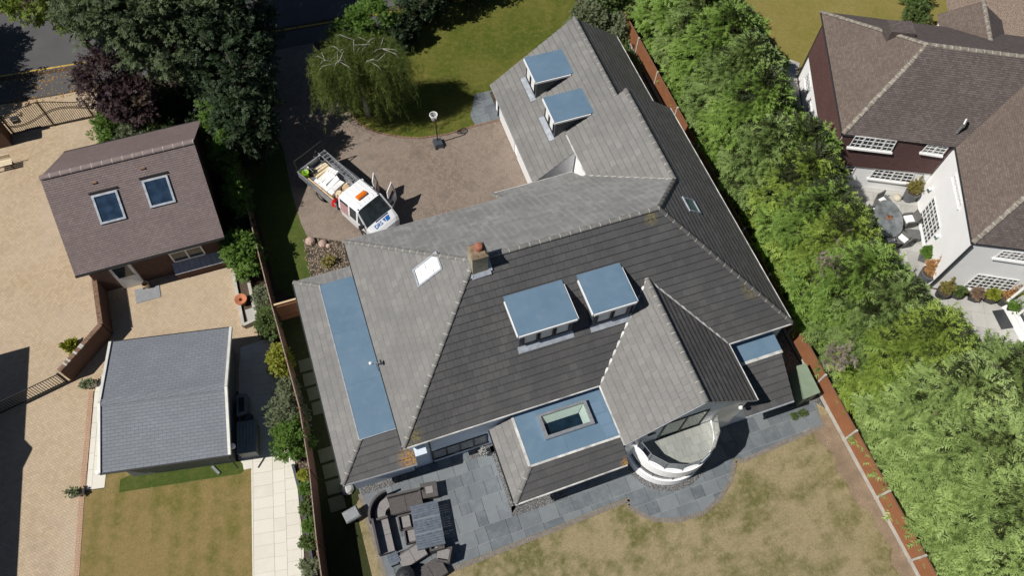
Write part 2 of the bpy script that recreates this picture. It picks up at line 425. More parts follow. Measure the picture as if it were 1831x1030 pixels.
MAT['leaf_con2'] = leaf_mat('yellow_conifer_spray', (0.155, 0.235, 0.04), (0.37, 0.48, 0.1), 0.35)
MAT['leaf_con3'] = leaf_mat('blue_green_conifer_spray', (0.125, 0.195, 0.055), (0.32, 0.425, 0.145), 0.35)
MAT['leaf_con4'] = leaf_mat('pale_conifer_spray', (0.2, 0.29, 0.085), (0.43, 0.55, 0.2), 0.35)
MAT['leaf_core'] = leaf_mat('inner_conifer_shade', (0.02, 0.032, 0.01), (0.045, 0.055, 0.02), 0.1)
MAT['leaf_orange'] = leaf_mat('dry_orange_leaf', (0.25, 0.12, 0.04), (0.45, 0.25, 0.1), 0.2)
MAT['leaf_rust'] = leaf_mat('olive_leaf', (0.13, 0.12, 0.03), (0.24, 0.2, 0.06), 0.2)
MAT['leaf_red'] = leaf_mat('reddish_leaf', (0.12, 0.08, 0.05), (0.25, 0.17, 0.12), 0.2)

# ------------------------------------------------------------------ objects and meshes
def tag(o, label=None, cat=None, group=None, kind=None):
    for k, v in (('label', label), ('category', cat), ('group', group), ('kind', kind)):
        if v:
            o[k] = v
    return o

def thing(name, label, cat, loc=(0, 0, 0), rz=0.0, group=None):
    o = bpy.data.objects.new(name, None)
    o.empty_display_size = 0.3
    COL.objects.link(o)
    o.location = loc if len(loc) == 3 else (loc[0], loc[1], 0)
    o.rotation_euler = (0, 0, rz)
    return tag(o, label, cat, group)

def origin(o):
    v = Vector((0, 0, 0))
    while o is not None:
        v += o.location
        o = o.parent
    return v

def V(*a):
    return Vector(a[0]) if len(a) == 1 else Vector(a)

class MB:
    def __init__(s):
        s.v = []; s.f = []; s.uv = []; s.mi = []; s.t = []
    def face(s, pts, mi=0, uv=None, tint=0.5):
        pts = [Vector(p) for p in pts]
        b = len(s.v)
        s.v.extend(pts)
        s.f.append(tuple(range(b, b + len(pts))))
        if uv is None:
            n = (pts[1] - pts[0]).cross(pts[2] - pts[0])
            if abs(n.z) > 0.75 * (n.length or 1):
                uv = [(p.x, p.y) for p in pts]
            else:
                h = Vector((-n.y, n.x, 0))
                h = h.normalized() if h.length > 1e-9 else Vector((1, 0, 0))
                uv = [(p.dot(h), p.z) for p in pts]
        s.uv.extend(uv); s.mi.append(mi); s.t.extend([tint] * len(pts))
        return s
    def hexa(s, b, t, mi=0, tint=0.5):
        """eight corners: bottom ring (counter-clockwise) and top ring"""
        b = [Vector(x) for x in b]; t = [Vector(x) for x in t]
        n = len(b)
        s.face(list(reversed(b)), mi, tint=tint); s.face(t, mi, tint=tint)
        for i in range(n):
            j = (i + 1) % n
            s.face([b[i], b[j], t[j], t[i]], mi, tint=tint)
        return s
    def box(s, x0, y0, z0, x1, y1, z1, mi=0):
        return s.hexa([(x0, y0, z0), (x1, y0, z0), (x1, y1, z0), (x0, y1, z0)], [(x0, y0, z1), (x1, y0, z1), (x1, y1, z1), (x0, y1, z1)], mi)
    def prism(s, poly, z0, z1, mi=0, inset=0.0):
        c = Vector((sum(p[0] for p in poly) / len(poly), sum(p[1] for p in poly) / len(poly)))
        q = [c + (Vector((p[0], p[1])) - c) * (1 - inset) for p in poly]
        return s.hexa([(p[0], p[1], z0) for p in poly], [(p.x, p.y, z1) for p in q], mi)
    def bar(s, a, b, w, h, up=(0, 0, 1), mi=0):
        a = Vector(a); b = Vector(b); d = (b - a).normalized(); up = Vector(up)
        sd = d.cross(up)
        sd = sd.normalized() if sd.length > 1e-6 else Vector((1, 0, 0))
        u = sd.cross(d).normalized()
        sd = sd * w / 2; u = u * h / 2
        return s.hexa([a - sd - u, a + sd - u, a + sd + u, a - sd + u], [b - sd - u, b + sd - u, b + sd + u, b - sd + u], mi)
    def tube(s, pts, rad, n=8, mi=0, cap=True, tint=0.5):
        pts = [Vector(p) for p in pts]
        if not hasattr(rad, '__len__'):
            rad = [rad] * len(pts)
        rings = []
        for i, p in enumerate(pts):
            d = (pts[min(i + 1, len(pts) - 1)] - pts[max(i - 1, 0)]).normalized()
            a = d.cross(Vector((0, 0, 1)))
            a = a.normalized() if a.length > 1e-4 else Vector((1, 0, 0))
            b = d.cross(a)
            rings.append([p + (a * math.cos(2 * math.pi * k / n) + b * math.sin(2 * math.pi * k / n)) * rad[i] for k in range(n)])
        for r0, r1 in zip(rings, rings[1:]):
            for k in range(n):
                s.face([r0[(k + 1) % n], r0[k], r1[k], r1[(k + 1) % n]], mi, tint=tint)
        if cap:
            s.face(rings[0], mi, tint=tint); s.face(list(reversed(rings[-1])), mi, tint=tint)
        return s
    def lathe(s, c, prof, n=20, mi=0):
        c = Vector(c)
        rings = [[c + Vector((r * math.cos(2 * math.pi * k / n), r * math.sin(2 * math.pi * k / n), z)) for k in range(n)] for r, z in prof]
        for r0, r1 in zip(rings, rings[1:]):
            for k in range(n):
                s.face([r0[k], r0[(k + 1) % n], r1[(k + 1) % n], r1[k]], mi)
        if prof[0][0] > 1e-4:
            s.face(list(reversed(rings[0])), mi)
        if prof[-1][0] > 1e-4:
            s.face(rings[-1], mi)
        return s
    def mesh(s, name, mats, org=(0, 0, 0), smooth=False, tint=False):
        me = bpy.data.meshes.new(name)
        o = Vector(org)
        me.from_pydata([tuple(v - o) for v in s.v], [], s.f)
        for m in (mats if isinstance(mats, (list, tuple)) else [mats]):
            me.materials.append(MAT[m])
        uvl = me.uv_layers.new(name='UVMap')
        uvl.data.foreach_set('uv', np.array(s.uv, dtype=np.float32).ravel())
        me.polygons.foreach_set('material_index', np.array(s.mi, dtype=np.int32))
        if tint:
            a = me.attributes.new('tint', 'FLOAT', 'POINT')
            a.data.foreach_set('value', np.array(s.t, dtype=np.float32))
        if smooth:
            weld(me)
            me.polygons.foreach_set('use_smooth', np.ones(len(me.polygons), dtype=bool))
        me.update()
        return me
    def build(s, name, mats, parent=None, smooth=False, tint=False, local=False):
        org = (0, 0, 0) if (parent is None or local) else origin(parent)
        o = bpy.data.objects.new(name, s.mesh(name, mats, org, smooth, tint))
        COL.objects.link(o)
        if parent is not None:
            o.parent = parent
        return o

def weld(me):
    import bmesh
    bm = bmesh.new(); bm.from_mesh(me)
    bmesh.ops.remove_doubles(bm, verts=bm.verts, dist=1e-4)
    bm.to_mesh(me); bm.free()

def copy_tree(o, parent=None):
    c = o.copy(); COL.objects.link(c)
    if parent is not None:
        c.parent = parent
    for ch in list(o.children):
        copy_tree(ch, c)
    return c

def place(proto, used, loc, rz, label, group=None, scale=None):
    o = proto if not used else copy_tree(proto)
    o.location = loc if len(loc) == 3 else (loc[0], loc[1], 0)
    o.rotation_euler = (0, 0, rz)
    if scale:
        o.scale = (scale, scale, scale)
    o['label'] = label
    if group:
        o['group'] = group
    return o

def sheet(name, poly, z, mat, label=None, cat=None, kind='structure', parent=None):
    """a flat ground area as one polygon"""
    m = MB(); m.face([(p[0], p[1], z) for p in poly])
    o = m.build(name, mat, parent)
    return tag(o, label, cat, None, kind)

def area2(poly):
    return 0.5 * sum(poly[i][0] * poly[(i + 1) % len(poly)][1] - poly[(i + 1) % len(poly)][0] * poly[i][1] for i in range(len(poly)))

def clip_rect(poly, x0, y0, x1, y1):
    def cut(ps, f, g):
        out = []
        for i in range(len(ps)):
            a, b = ps[i], ps[(i + 1) % len(ps)]
            fa, fb = f(a), f(b)
            if fa >= 0:
                out.append(a)
            if (fa > 0 > fb) or (fa < 0 < fb):
                t = fa / (fa - fb)
                out.append((a[0] + (b[0] - a[0]) * t, a[1] + (b[1] - a[1]) * t))
        return out
    for f in (lambda p: p[0] - x0, lambda p: x1 - p[0], lambda p: p[1] - y0, lambda p: y1 - p[1]):
        poly = cut(poly, f, None)
        if len(poly) < 3:
            return []
    out = []
    for p in poly:
        if not out or abs(p[0] - out[-1][0]) + abs(p[1] - out[-1][1]) > 1e-4:
            out.append(p)
    if len(out) > 1 and abs(out[0][0] - out[-1][0]) + abs(out[0][1] - out[-1][1]) < 1e-4:
        out.pop()
    return out if len(out) > 2 and abs(area2(out)) > 4e-4 else []

CAM = Vector((0, 0, 36))
class Slope:
    """a roof plane laid with tiles, each a solid lapping over the one below"""
    def __init__(s, poly, gauge, width, thick, bond=0.5, seed=0):
        s.p = [Vector(p) for p in poly]
        n = Vector((0, 0, 0))
        for i in range(len(s.p)):
            a, b = s.p[i], s.p[(i + 1) % len(s.p)]
            n += a.cross(b)
        n.normalize()
        if n.z < 0:
            n = -n
        s.n = n
        s.wd = (Vector((0, 0, 1)) - n * n.z).normalized()      # up the slope
        s.ud = s.wd.cross(n)
        s.o = min(s.p, key=lambda q: q.dot(s.wd))
        s.poly = [((q - s.o).dot(s.ud), (q - s.o).dot(s.wd)) for q in s.p]
        if area2(s.poly) < 0:
            s.poly.reverse()
        s.g, s.w, s.t, s.bond = gauge, width, thick, bond
        s.r = random.Random(seed)
    def at(s, u, w, h=0.0):
        return s.o + s.ud * u + s.wd * w + s.n * h
    def tiles(s):
        us = [p[0] for p in s.poly]; ws = [p[1] for p in s.poly]
        u0, u1, w1 = min(us), max(us), max(ws)
        row = 0
        wa = 0.0
        while wa < w1:
            off = (row * s.bond % 1.0) * s.w
            ua = u0 - off
            while ua < u1:
                yield row, ua, wa
                ua += s.w
            wa += s.g; row += 1
    def add_tile(s, mb, pc, ua, wa, tint, mi=0, jit=0.0):
        lo, hi = s.t + jit, 0.006
        def h(w):
            return lo + (hi - lo) * (w - wa) / s.g
        top = [s.at(u, w, h(w)) for u, w in pc]
        bot = [s.at(u, w, -0.01) for u, w in pc]
        uv = [(u + 50, w) for u, w in pc]
        mb.face(top, mi, uv, tint)
        for i in range(len(pc)):
            j = (i + 1) % len(pc)
            # the upper edge is lapped by the next course and needs no side
            if pc[i][1] > wa + s.g - 1e-3 and pc[j][1] > wa + s.g - 1e-3:
                continue
            mb.face([bot[i], bot[j], top[j], top[i]], mi, [uv[i], uv[j], uv[j], uv[i]], tint * 0.8)
    def deck(s, mb, mi=0, h=-0.012):
        mb.face([q + s.n * h for q in s.p] if True else [], mi)

def sheet_slope(parent, name, poly, gauge, mat, thick=0.014, seed=0):
    """plain tiles too small to pick apart: each course a real lapped step"""
    s = Slope(poly, gauge, 1000.0, thick, 0.0, seed)
    mb = MB()
    us = [p[0] for p in s.poly]; w1 = max(p[1] for p in s.poly)
    wa = 0.0
    while wa < w1:
        pc = clip_rect(s.poly, min(us) - 1, wa, max(us) + 1, wa + gauge)
        if pc:
            s.add_tile(mb, pc, 0, wa, 0.5, 0, s.r.uniform(-0.003, 0.003))
        wa += gauge
    return mb.build(name, mat, parent)

def ridge_run(parent, a, b, mat='ridge', length=0.45, rad=0.115, z=0.02, skip=0.0, name='ridge_tile'):
    """half-round ridge or hip tiles with pale mortar at each joint"""
    a = Vector(a); b = Vector(b)
    d = (b - a); L = d.length; d.normalize()
    n = max(1, int(L / length)); step = L / n
    sd = d.cross(Vector((0, 0, 1))).normalized(); up = sd.cross(d).normalized()
    def ring(c, r):
        return [c + sd * r * math.cos(t) + up * (r * 0.72 * math.sin(t) - 0.035) for t in [math.pi * k / 6 for k in range(7)]]
    base = None
    for i in range(n):
        if base is None:
            m = MB()
            o0 = a + Vector((0, 0, z))
            r0 = ring(o0, rad); r1 = ring(o0 + d * (step - 0.03), rad * 0.98)
            r2 = ring(o0 + d * (step - 0.03), rad * 1.03); r3 = ring(o0 + d * step, rad * 1.03)
            for k in range(6):
                m.face([r0[k], r0[k + 1], r1[k + 1], r1[k]], 0)
                m.face([r2[k], r2[k + 1], r3[k + 1], r3[k]], 1)
                m.face([r1[k], r1[k + 1], r2[k + 1], r2[k]], 1)
            base = m.mesh('ridge_tile', [mat, 'mortar'], a)
        o = bpy.data.objects.new(name, base)
        COL.objects.link(o)
        o.parent = parent
        o.location = a + d * step * i - origin(parent)

# ------------------------------------------------------------------ plants
def np_mesh(name, verts, faces, tint, mats, parent=None, org=(0, 0, 0)):
    me = bpy.data.meshes.new(name)
    nv, nf = len(verts), len(faces)
    k = faces.shape[1]
    me.vertices.add(nv); me.loops.add(nf * k); me.polygons.add(nf)
    me.vertices.foreach_set('co', (verts - np.array(org)).astype(np.float32).ravel())
    me.loops.foreach_set('vertex_index', faces.astype(np.int32).ravel())
    me.polygons.foreach_set('loop_start', np.arange(0, nf * k, k, dtype=np.int32))
    me.materials.append(MAT[mats])
    a = me.attributes.new('tint', 'FLOAT', 'POINT')
    a.data.foreach_set('value', tint.astype(np.float32))
    me.update(calc_edges=True)
    o = bpy.data.objects.new(name, me)
    COL.objects.link(o)
    if parent is not None:
        o.parent = parent
    return o

def t_leaf():
    v = [(0, 0, 0), (.45, .36, .1), (1, 0, -.08), (.5, -.34, .08)]
    return np.array(v), np.array([(0, 1, 2), (0, 2, 3)])
def t_sprig():
    """a sprig of five leaves"""
    vs, fs = [], []
    for k, (ang, ln, ox) in enumerate(((0, .55, .45), (.9, .5, .25), (-.9, .5, .3), (1.5, .42, .05), (-1.6, .4, .1))):
        c, s_ = math.cos(ang), math.sin(ang)
        b = len(vs)
        for (x, y, z) in ((0, 0, 0), (.45, .34, .1), (1, 0, -.15), (.5, -.34, .08)):
            x, y = x * ln, y * ln
            vs.append((ox + x * c - y * s_, x * s_ + y * c, z * ln))
        fs += [(b, b + 1, b + 2), (b, b + 2, b + 3)]
    return np.array(vs), np.array(fs)
def t_frond():
    """flat feathery conifer spray with side lobes"""
    vs, fs = [], []
    n = 5
    for i in range(n):
        x = i / n
        for s_ in (1, -1):
            ln = (0.36 - 0.2 * x) * (0.75 + 0.25 * ((i * 7 + (s_ > 0)) % 3))
            b = len(vs)
            vs += [(x, 0, -.1 * x * x), (x + .17, 0, -.1 * x * x), (x + .3, s_ * ln, -.06 - .12 * x)]
            fs.append((b, b + 1, b + 2) if s_ > 0 else (b, b + 2, b + 1))
    b = len(vs)
    vs += [(.7, .05, -.08), (.7, -.05, -.08), (1.12, 0, -.17)]
    fs.append((b, b + 1, b + 2))
    return np.array(vs), np.array(fs)
def t_strand():
    """hanging birch strand: leaflets either side of a drooping twig"""
    vs, fs = [], []
    rr = random.Random(1)
    for i in range(8):
        for s_ in (1, -1):
            x = (i + rr.random()) / 8
            b = len(vs); L = .17 * rr.uniform(.8, 1.2); a_ = rr.uniform(.4, 1.0); z_ = rr.uniform(-.1, .1)
            tx, ty = x + L * math.cos(a_), s_ * L * math.sin(a_)
            vs += [(x, 0, 0), ((x + tx) / 2 + .03, ty / 2 + s_ * .05, z_), (tx, ty, z_ * 1.5)]
            fs.append((b, b + 1, b + 2))
    return np.array(vs), np.array(fs)
TPL = {'leaf': t_leaf(), 'sprig': t_sprig(), 'frond': t_frond(), 'strand': t_strand()}

def scatter(name, kind, P, D, U_, S, tint, mat, parent=None, org=(0, 0, 0)):
    tv, tf = TPL[kind]
    D = D / np.linalg.norm(D, axis=1, keepdims=True)
    Y = np.cross(U_, D); ln = np.linalg.norm(Y, axis=1, keepdims=True); ln[ln < 1e-5] = 1
    Y = Y / ln
    Z = np.cross(D, Y)
    n, k = len(P), len(tv)
    vs = P[:, None, :] + S[:, None, None] * (tv[None, :, 0:1] * D[:, None, :] + tv[None, :, 1:2] * Y[:, None, :] + tv[None, :, 2:3] * Z[:, None, :])
    fs = tf[None] + (np.arange(n) * k)[:, None, None]
    return np_mesh(name, vs.reshape(-1, 3), fs.reshape(-1, 3), np.repeat(tint, k), mat, parent, org)

def unit(n):
    v = nrng.normal(size=(n, 3))
    return v / np.linalg.norm(v, axis=1, keepdims=True)

def clump_cloud(c, r, nclump, per, csize, shell=0.55, zmin=None, flat=1.0):
    """points in leaf clumps spread through the outer part of an ellipsoid; returns points, outward dirs, clump tint"""
    c = np.array(c, float); r = np.array(r, float)
    d = unit(nclump)
    rad = (shell + (1 - shell) * nrng.random(nclump)) ** 0.6
    wob = 0.82 + 0.32 * nrng.random(nclump)
    cc = c + d * r * (rad * wob)[:, None]
    if zmin is not None:
        cc[:, 2] = np.maximum(cc[:, 2], zmin + csize * 0.3)
    ct = nrng.random(nclump)
    idx = np.repeat(np.arange(nclump), per)
    off = unit(len(idx)) * (nrng.random(len(idx)) ** 0.5)[:, None] * csize * (0.6 + 0.8 * nrng.random(nclump))[idx][:, None]
    off[:, 2] *= 0.65 * flat
    P = cc[idx] + off
    out = off / csize + (P - c) / r * 0.6
    t = np.clip(ct[idx] * 0.6 + 0.4 * nrng.random(len(idx)), 0, 1)
    return P, out, t

def trunk_mesh(parent, base, top, r0, limbs, mat='bark', reach=None):
    base = Vector(base); top = Vector(top)
    m = MB()
    pts = [base.lerp(top, t) + Vector((rng.uniform(-1, 1), rng.uniform(-1, 1), 0)) * 0.06 * (t > 0) for t in (0, .2, .45, .7, 1)]
    m.tube(pts, [r0 * 1.25, r0, r0 * .8, r0 * .55, r0 * .2], 8)
    for k in range(limbs):
        a = 2.4 * k + rng.uniform(-.3, .3)
        s = base.lerp(top, 0.35 + 0.5 * k / max(1, limbs))
        L = (reach or (top - base).length * 0.4) * rng.uniform(.7, 1.05)
        e = s + Vector((math.cos(a) * L, math.sin(a) * L, L * 0.5))
        mid = s.lerp(e, .5) + Vector((0, 0, L * .06))
        m.tube([s, mid, e], [r0 * .45, r0 * .28, r0 * .08], 6)
    return m.build('trunk', mat, parent, smooth=True)

def broadleaf(name, label, cat, base, crowns, mat, trunk_h, r0, nclump, per, csize, leaf, group=None, kind='sprig', limbs=7, shell=0.5, bark='bark'):
    """crowns: list of (centre, radii) lobes of one crown"""
    t = thing(name, label, cat, (base[0], base[1], 0), 0, group)
    mx = sum(c[0] for c, _ in crowns) / len(crowns) - base[0]; my = sum(c[1] for c, _ in crowns) / len(crowns) - base[1]
    trunk_mesh(t, (base[0], base[1], -0.05), (base[0] + mx * .8 + rng.uniform(-.2, .2), base[1] + my * .8 + rng.uniform(-.2, .2), trunk_h), r0, limbs, bark)
    Ps, Os, Ts = [], [], []
    tot = sum(r[0] * r[1] * r[2] for _, r in crowns)
    for c, r in crowns:
        n = max(4, int(nclump * r[0] * r[1] * r[2] / tot))
        P, O, T = clump_cloud(c, r, n, per, csize, shell, 0.1)
        Ps.append(P); Os.append(O); Ts.append(T)
    P = np.concatenate(Ps); O = np.concatenate(Os); T = np.concatenate(Ts)
    P[:, 2] = np.maximum(P[:, 2], 0.03)
    D = O + nrng.normal(size=P.shape) * 0.55
    D[:, 2] -= 0.15
    Up = O * 0.5 + nrng.normal(size=P.shape) * 0.35 + np.array([0, 0, 0.9])
    S = leaf * (0.7 + 0.6 * nrng.random(len(P)))
    scatter('crown', kind, P, D, Up, S, T, mat, t, tuple(t.location))
    return t

def conifer(label, base, h, r, mat, n, lean=(0, 0), group='conifers in the tall boundary screen', low=0.15):
    """leylandii-like: feathery sprays hang outward from a tapering, lumpy column"""
    t = thing('conifer_tree', label, 'conifer', (base[0], base[1], 0), 0, group)
    trunk_mesh(t, (base[0], base[1], -0.05), (base[0] + lean[0], base[1] + lean[1], h * .93), 0.16, 6, 'bark', r * 0.7)
    ph = nrng.random(6) * 6.28
    def prof(z, a):
        q = z / h
        base_r = r * np.clip(np.where(q < 0.45, 0.86 + 0.31 * q, 1.0 - ((q - 0.45) / 0.55) ** 1.7 * 0.97), 0.02, 2)
        lump = 1 + 0.13 * np.sin(3 * a + ph[0] + 2.2 * z) + 0.1 * np.sin(5 * a + ph[1] - 3.1 * z) + 0.09 * np.sin(2 * a + ph[2] + 5.0 * z)
        return base_r * lump
    def surf(n_, fr0, fr1):
        q = np.sqrt(nrng.random(n_)) if False else nrng.random(n_)
        z = h * (low * .3 + (1 - low * .3) * (1 - (1 - q) ** 0.8))
        a = nrng.random(n_) * 6.283
        rr = prof(z, a) * (fr0 + (fr1 - fr0) * nrng.random(n_))
        f = z / h
        P = np.stack([base[0] + lean[0] * f + rr * np.cos(a), base[1] + lean[1] * f + rr * np.sin(a), z], 1)
        O = np.stack([np.cos(a), np.sin(a), 0.15 + 1.5 * np.clip(f - 0.5, 0, 1) ** 1.2], 1)
        return P, O, z, a
    P, O, z, a = surf(n, 0.72, 1.03)
    D = O * np.array([1, 1, 1.0]) + nrng.normal(size=P.shape) * 0.38
    # sprays in one branch share a sweep
    gap = np.sin(2.3 * P[:, 0] + ph[0]) * np.sin(2.5 * P[:, 1] + ph[1]) * np.sin(2.9 * P[:, 2] + ph[2])
    ok = gap > (-0.2 if base[1] > 9 else -0.55)
    P, O, z, a = P[ok], O[ok], z[ok], a[ok]; n = len(P)
    D = O + nrng.normal(size=P.shape) * 0.38
    br = np.sin(7 * a + ph[3]) * np.sin(4.3 * z + ph[4])
    D[:, 0] += -np.sin(a) * br * 0.7; D[:, 1] += np.cos(a) * br * 0.7; D[:, 2] += 0.2 - 0.35 * nrng.random(len(P))
    U_ = O * 0.55 + np.array([0, 0, 0.8]) + nrng.normal(size=P.shape) * 0.25
    S = (0.34 + 0.12 * ph[5] / 6.28) * (0.65 + 0.7 * nrng.random(n)) * (0.9 + 0.1 * r)
    T = np.clip(0.5 + 0.28 * br + 0.3 * (nrng.random(n) - 0.5) + 0.12 * np.sin(2 * a + ph[5]), 0, 1)
    scatter('crown', 'frond', P, D, U_, S, T, mat, t, tuple(t.location))
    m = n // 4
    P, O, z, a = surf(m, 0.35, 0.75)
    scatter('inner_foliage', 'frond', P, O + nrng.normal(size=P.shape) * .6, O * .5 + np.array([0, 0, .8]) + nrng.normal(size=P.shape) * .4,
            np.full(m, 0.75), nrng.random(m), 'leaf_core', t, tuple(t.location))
    return t

# ================================================================== GROUND
sheet('ground', [(-90, -60), (110, -60), (110, 130), (-90, 130)], 0.0, 'soil')
# public road with its yellow line, footway
sheet('road', [(-60, 44.2), (-20.5, 41.9), (-12.6, 41.2), (14, 40.2), (60, 38.5), (60, 44), (14, 45.8), (-12.6, 47.0), (-60, 50)], 0.006, 'asphalt')
yl = MB()
for k in range(40):
    x = -24 + k * 0.9
    y = 41.75 + (-0.075) * (x + 18)
    yl.face([(x, y, 0.012), (x + 0.86, y - 0.068, 0.012), (x + 0.86, y + 0.05, 0.012), (x, y + 0.12, 0.012)])
yl.build('painted_edge_line', 'yellow_line', bpy.data.objects['road'])
sheet('pavement', [(-60, 43.9), (-20.5, 41.6), (-12.6, 40.9), (6, 39.9), (6, 38.6), (-11.5, 39.3), (-14.5, 39.25), (-18.5, 39.6), (-30, 40.2), (-60, 42)], 0.01, 'asphalt')
# neighbour's block-paved drive, left
sheet('brick_driveway', [(-40, 40.6), (-18.5, 39.5), (-14.5, 39.15), (-12.2, 39.1), (-12.4, 36.6), (-11.4, 35.6), (-11.6, 32), (-13.0, 31.6), (-13.0, 25.2), (-6.9, 25.2),
      (-6.39, 23.92), (-6.33, 22.40), (-6.25, 20.49), (-5.73, 19.89), (-5.41, 19.18), (-6.77, 19.15), (-7.33, 16.85), (-13.4, 18), (-13.33, 20.03), (-14.04, 19.10), (-14.46, 16.58), (-14.79, 14.31), (-15.02, 13.93), (-15.53, 10.25), (-16.2, -10), (-40, -10)], 0.004, 'pavers_tan')
kb = MB()
pts = [Vector((*p, 0)) for p in ((-14.17, 19.14), (-14.56, 16.61), (-15.02, 13.93), (-15.53, 10.25))]
for a, b in zip(pts, pts[1:]):
    n = int((b - a).length / 0.11)
    for i in range(n):
        p = a.lerp(b, (i + .5) / n)
        d = (b - a).normalized()
        kb.bar(p - d.cross(Vector((0, 0, 1))) * 0.12, p + d.cross(Vector((0, 0, 1))) * 0.12, 0.1, 0.05)
tag(kb.build('kerb_edging', 'pavers_tan2'), kind='structure')
# main driveway, in brown blocks
DRIVE = [(1.15, 39.58), (0.76, 36.92), (1.65, 33.62), (1.95, 32.28), (2.12, 31.54), (2.89, 30.58), (4.21, 29.76), (5.28, 29.32), (6.93, 29.10), (8.53, 29.20), (10.22, 29.20), (10.32, 29.6), (10.32, 22.3), (10.32, 21.0), (-0.3, 21.0),
         (-0.43, 23.62), (-2.35, 24.43), (-2.54, 25.57), (-2.60, 27.75), (-2.45, 30.91), (-2.98, 34.55), (-2.90, 37.84), (-2.72, 41.85), (-1.5, 40.2), (4.6, 40.0)]
sheet('driveway', DRIVE, 0.004, 'pavers_brown')
sheet('front_lawn', [(1.65, 33.62), (1.95, 32.28), (2.12, 31.54), (2.89, 30.58), (4.21, 29.76), (5.28, 29.32), (6.93, 29.10), (8.53, 29.20), (10.22, 29.20), (10.4, 31.5), (18.2, 31), (18.6, 34), (18.5, 37), (16, 41), (6, 39.6), (4.2, 35), (0.76, 36.92)], 0.009, 'lawn_front')
# brick edging that curves round the lawn, block by block
ke = MB()
crv = [Vector((*p, 0)) for p in ((1.65, 33.62), (1.95, 32.28), (2.12, 31.54), (2.89, 30.58), (4.21, 29.76), (5.28, 29.32), (6.93, 29.10), (8.53, 29.20), (10.22, 29.20))]
for a, b in zip(crv, crv[1:]):
    n = max(1, int((b - a).length / 0.22))
    for i in range(n):
        ke.bar(a.lerp(b, i / n), a.lerp(b, (i + .94) / n), 0.11, 0.08)
tag(ke.build('kerb_edging', 'brick_plain'), kind='structure')
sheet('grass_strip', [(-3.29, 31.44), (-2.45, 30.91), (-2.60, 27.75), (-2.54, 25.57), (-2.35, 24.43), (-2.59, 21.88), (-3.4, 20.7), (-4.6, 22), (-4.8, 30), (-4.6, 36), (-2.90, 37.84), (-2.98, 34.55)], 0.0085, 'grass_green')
sheet('side_passage_lawn', [(-4.7, 20.4), (-3.0, 20.4), (-3.0, 10.0), (-3.35, 9.6), (-3.4, -10), (-6.0, -10), (-5.6, 3), (-5.1, 8), (-4.65, 12)], 0.0065, 'grass_shade')
sheet('rockery_bed', [(-2.64, 24.64), (-2.09, 24.50), (-0.43, 23.62), (-0.4, 21.1), (-0.4, 20.4), (-3.2, 20.4), (-2.73, 21.92), (-2.66, 23.53)], 0.012, 'rockery')
sheet('back_lawn', [(-3.6, 10.2), (-2.9, 10.2), (-2.6, 7.2), (19.4, 7.2), (19.9, 6.5), (19.9, -12), (-3.6, -12), (-3.6, 3)], 0.004, 'lawn_back')
vg = [(19.62, 6.6)] + [(19.6 - .02 * k, 6.4 - k * .3) for k in range(0)] + [(19.58, -8)]
r_ = random.Random(2)
for k in range(60):
    y = -8 + 14.2 * k / 59
    vg.append((19.0 - .5 * max(0, y / 6) + .12 * math.sin(y * 1.7) + .1 * math.sin(y * 4.1 + 1) + r_.uniform(-.07, .07), y))
sheet('bare_soil_verge', vg, 0.0075, 'drysoil')
sheet('east_passage', [(18.0, 34), (19.9, 34), (19.6, 6.3), (14.9, 7.4), (14.9, 10.3), (18, 10.3)], 0.003, 'gravel')
sheet('neighbour_lawn', [(-15.02, 13.93), (-15.51, 10.24), (-16.1, -10), (-9.9, -10), (-8.32, 7.78), (-7.49, 12.87), (-7.89, 13.09), (-13.85, 14.81), (-13.99, 14.09), (-14.72, 14.23)], 0.009, 'lawn_left')
# right-hand neighbour
sheet('right_lawn', [(24, 46), (24.5, 28), (29.01, 30.21), (29.39, 28.13), (29.84, 27.63), (29, 26.8), (36, 23), (41, 28), (48, 36), (40, 50), (28, 44)], 0.006, 'lawn_right')
sheet('gravel_drive', [(41.2, 21), (40.8, 27), (44, 33), (50, 36), (70, 36), (70, 10), (45, 10)], 0.008, 'gravel_pink')

# ---- paving laid slab by slab
def paving(name, region, z, joint, slabmat, rows, w_rng, rot=0.0, seed=1, gap=0.008, thick=0.02, jointz=None, org=(0, 0)):
    base = sheet(name, region, z, joint)
    r = random.Random(seed)
    c, s = math.cos(rot), math.sin(rot)
    loc = [((x - org[0]) * c + (y - org[1]) * s, -(x - org[0]) * s + (y - org[1]) * c) for x, y in region]
    if area2(loc) < 0:
        loc.reverse()
    y = min(p[1] for p in loc); y1 = max(p[1] for p in loc)
    x0 = min(p[0] for p in loc); x1 = max(p[0] for p in loc)
    n = 0
    while y < y1:
        h = r.choice(rows)
        x = x0 - r.uniform(0, w_rng[1])
        while x < x1:
            wd = r.uniform(*w_rng)
            pc = clip_rect(loc, x + gap, y + gap, x + wd - gap, y + h - gap)
            if pc and abs(area2(pc)) > 0.01:
                q = [(org[0] + a * c - b * s, org[1] + a * s + b * c) for a, b in pc]
                m = MB()
                dz = r.uniform(-0.003, 0.003)
                t = [Vector((a, b, z + thick + dz)) for a, b in q]
                m.face(t)
                for i in range(len(q)):
                    j = (i + 1) % len(q)
                    m.face([(*q[i], z + .002), (*q[j], z + .002), t[j], t[i]])
                m.build('paving_slab', slabmat, base); n += 1
            x += wd
        y += h
    return base
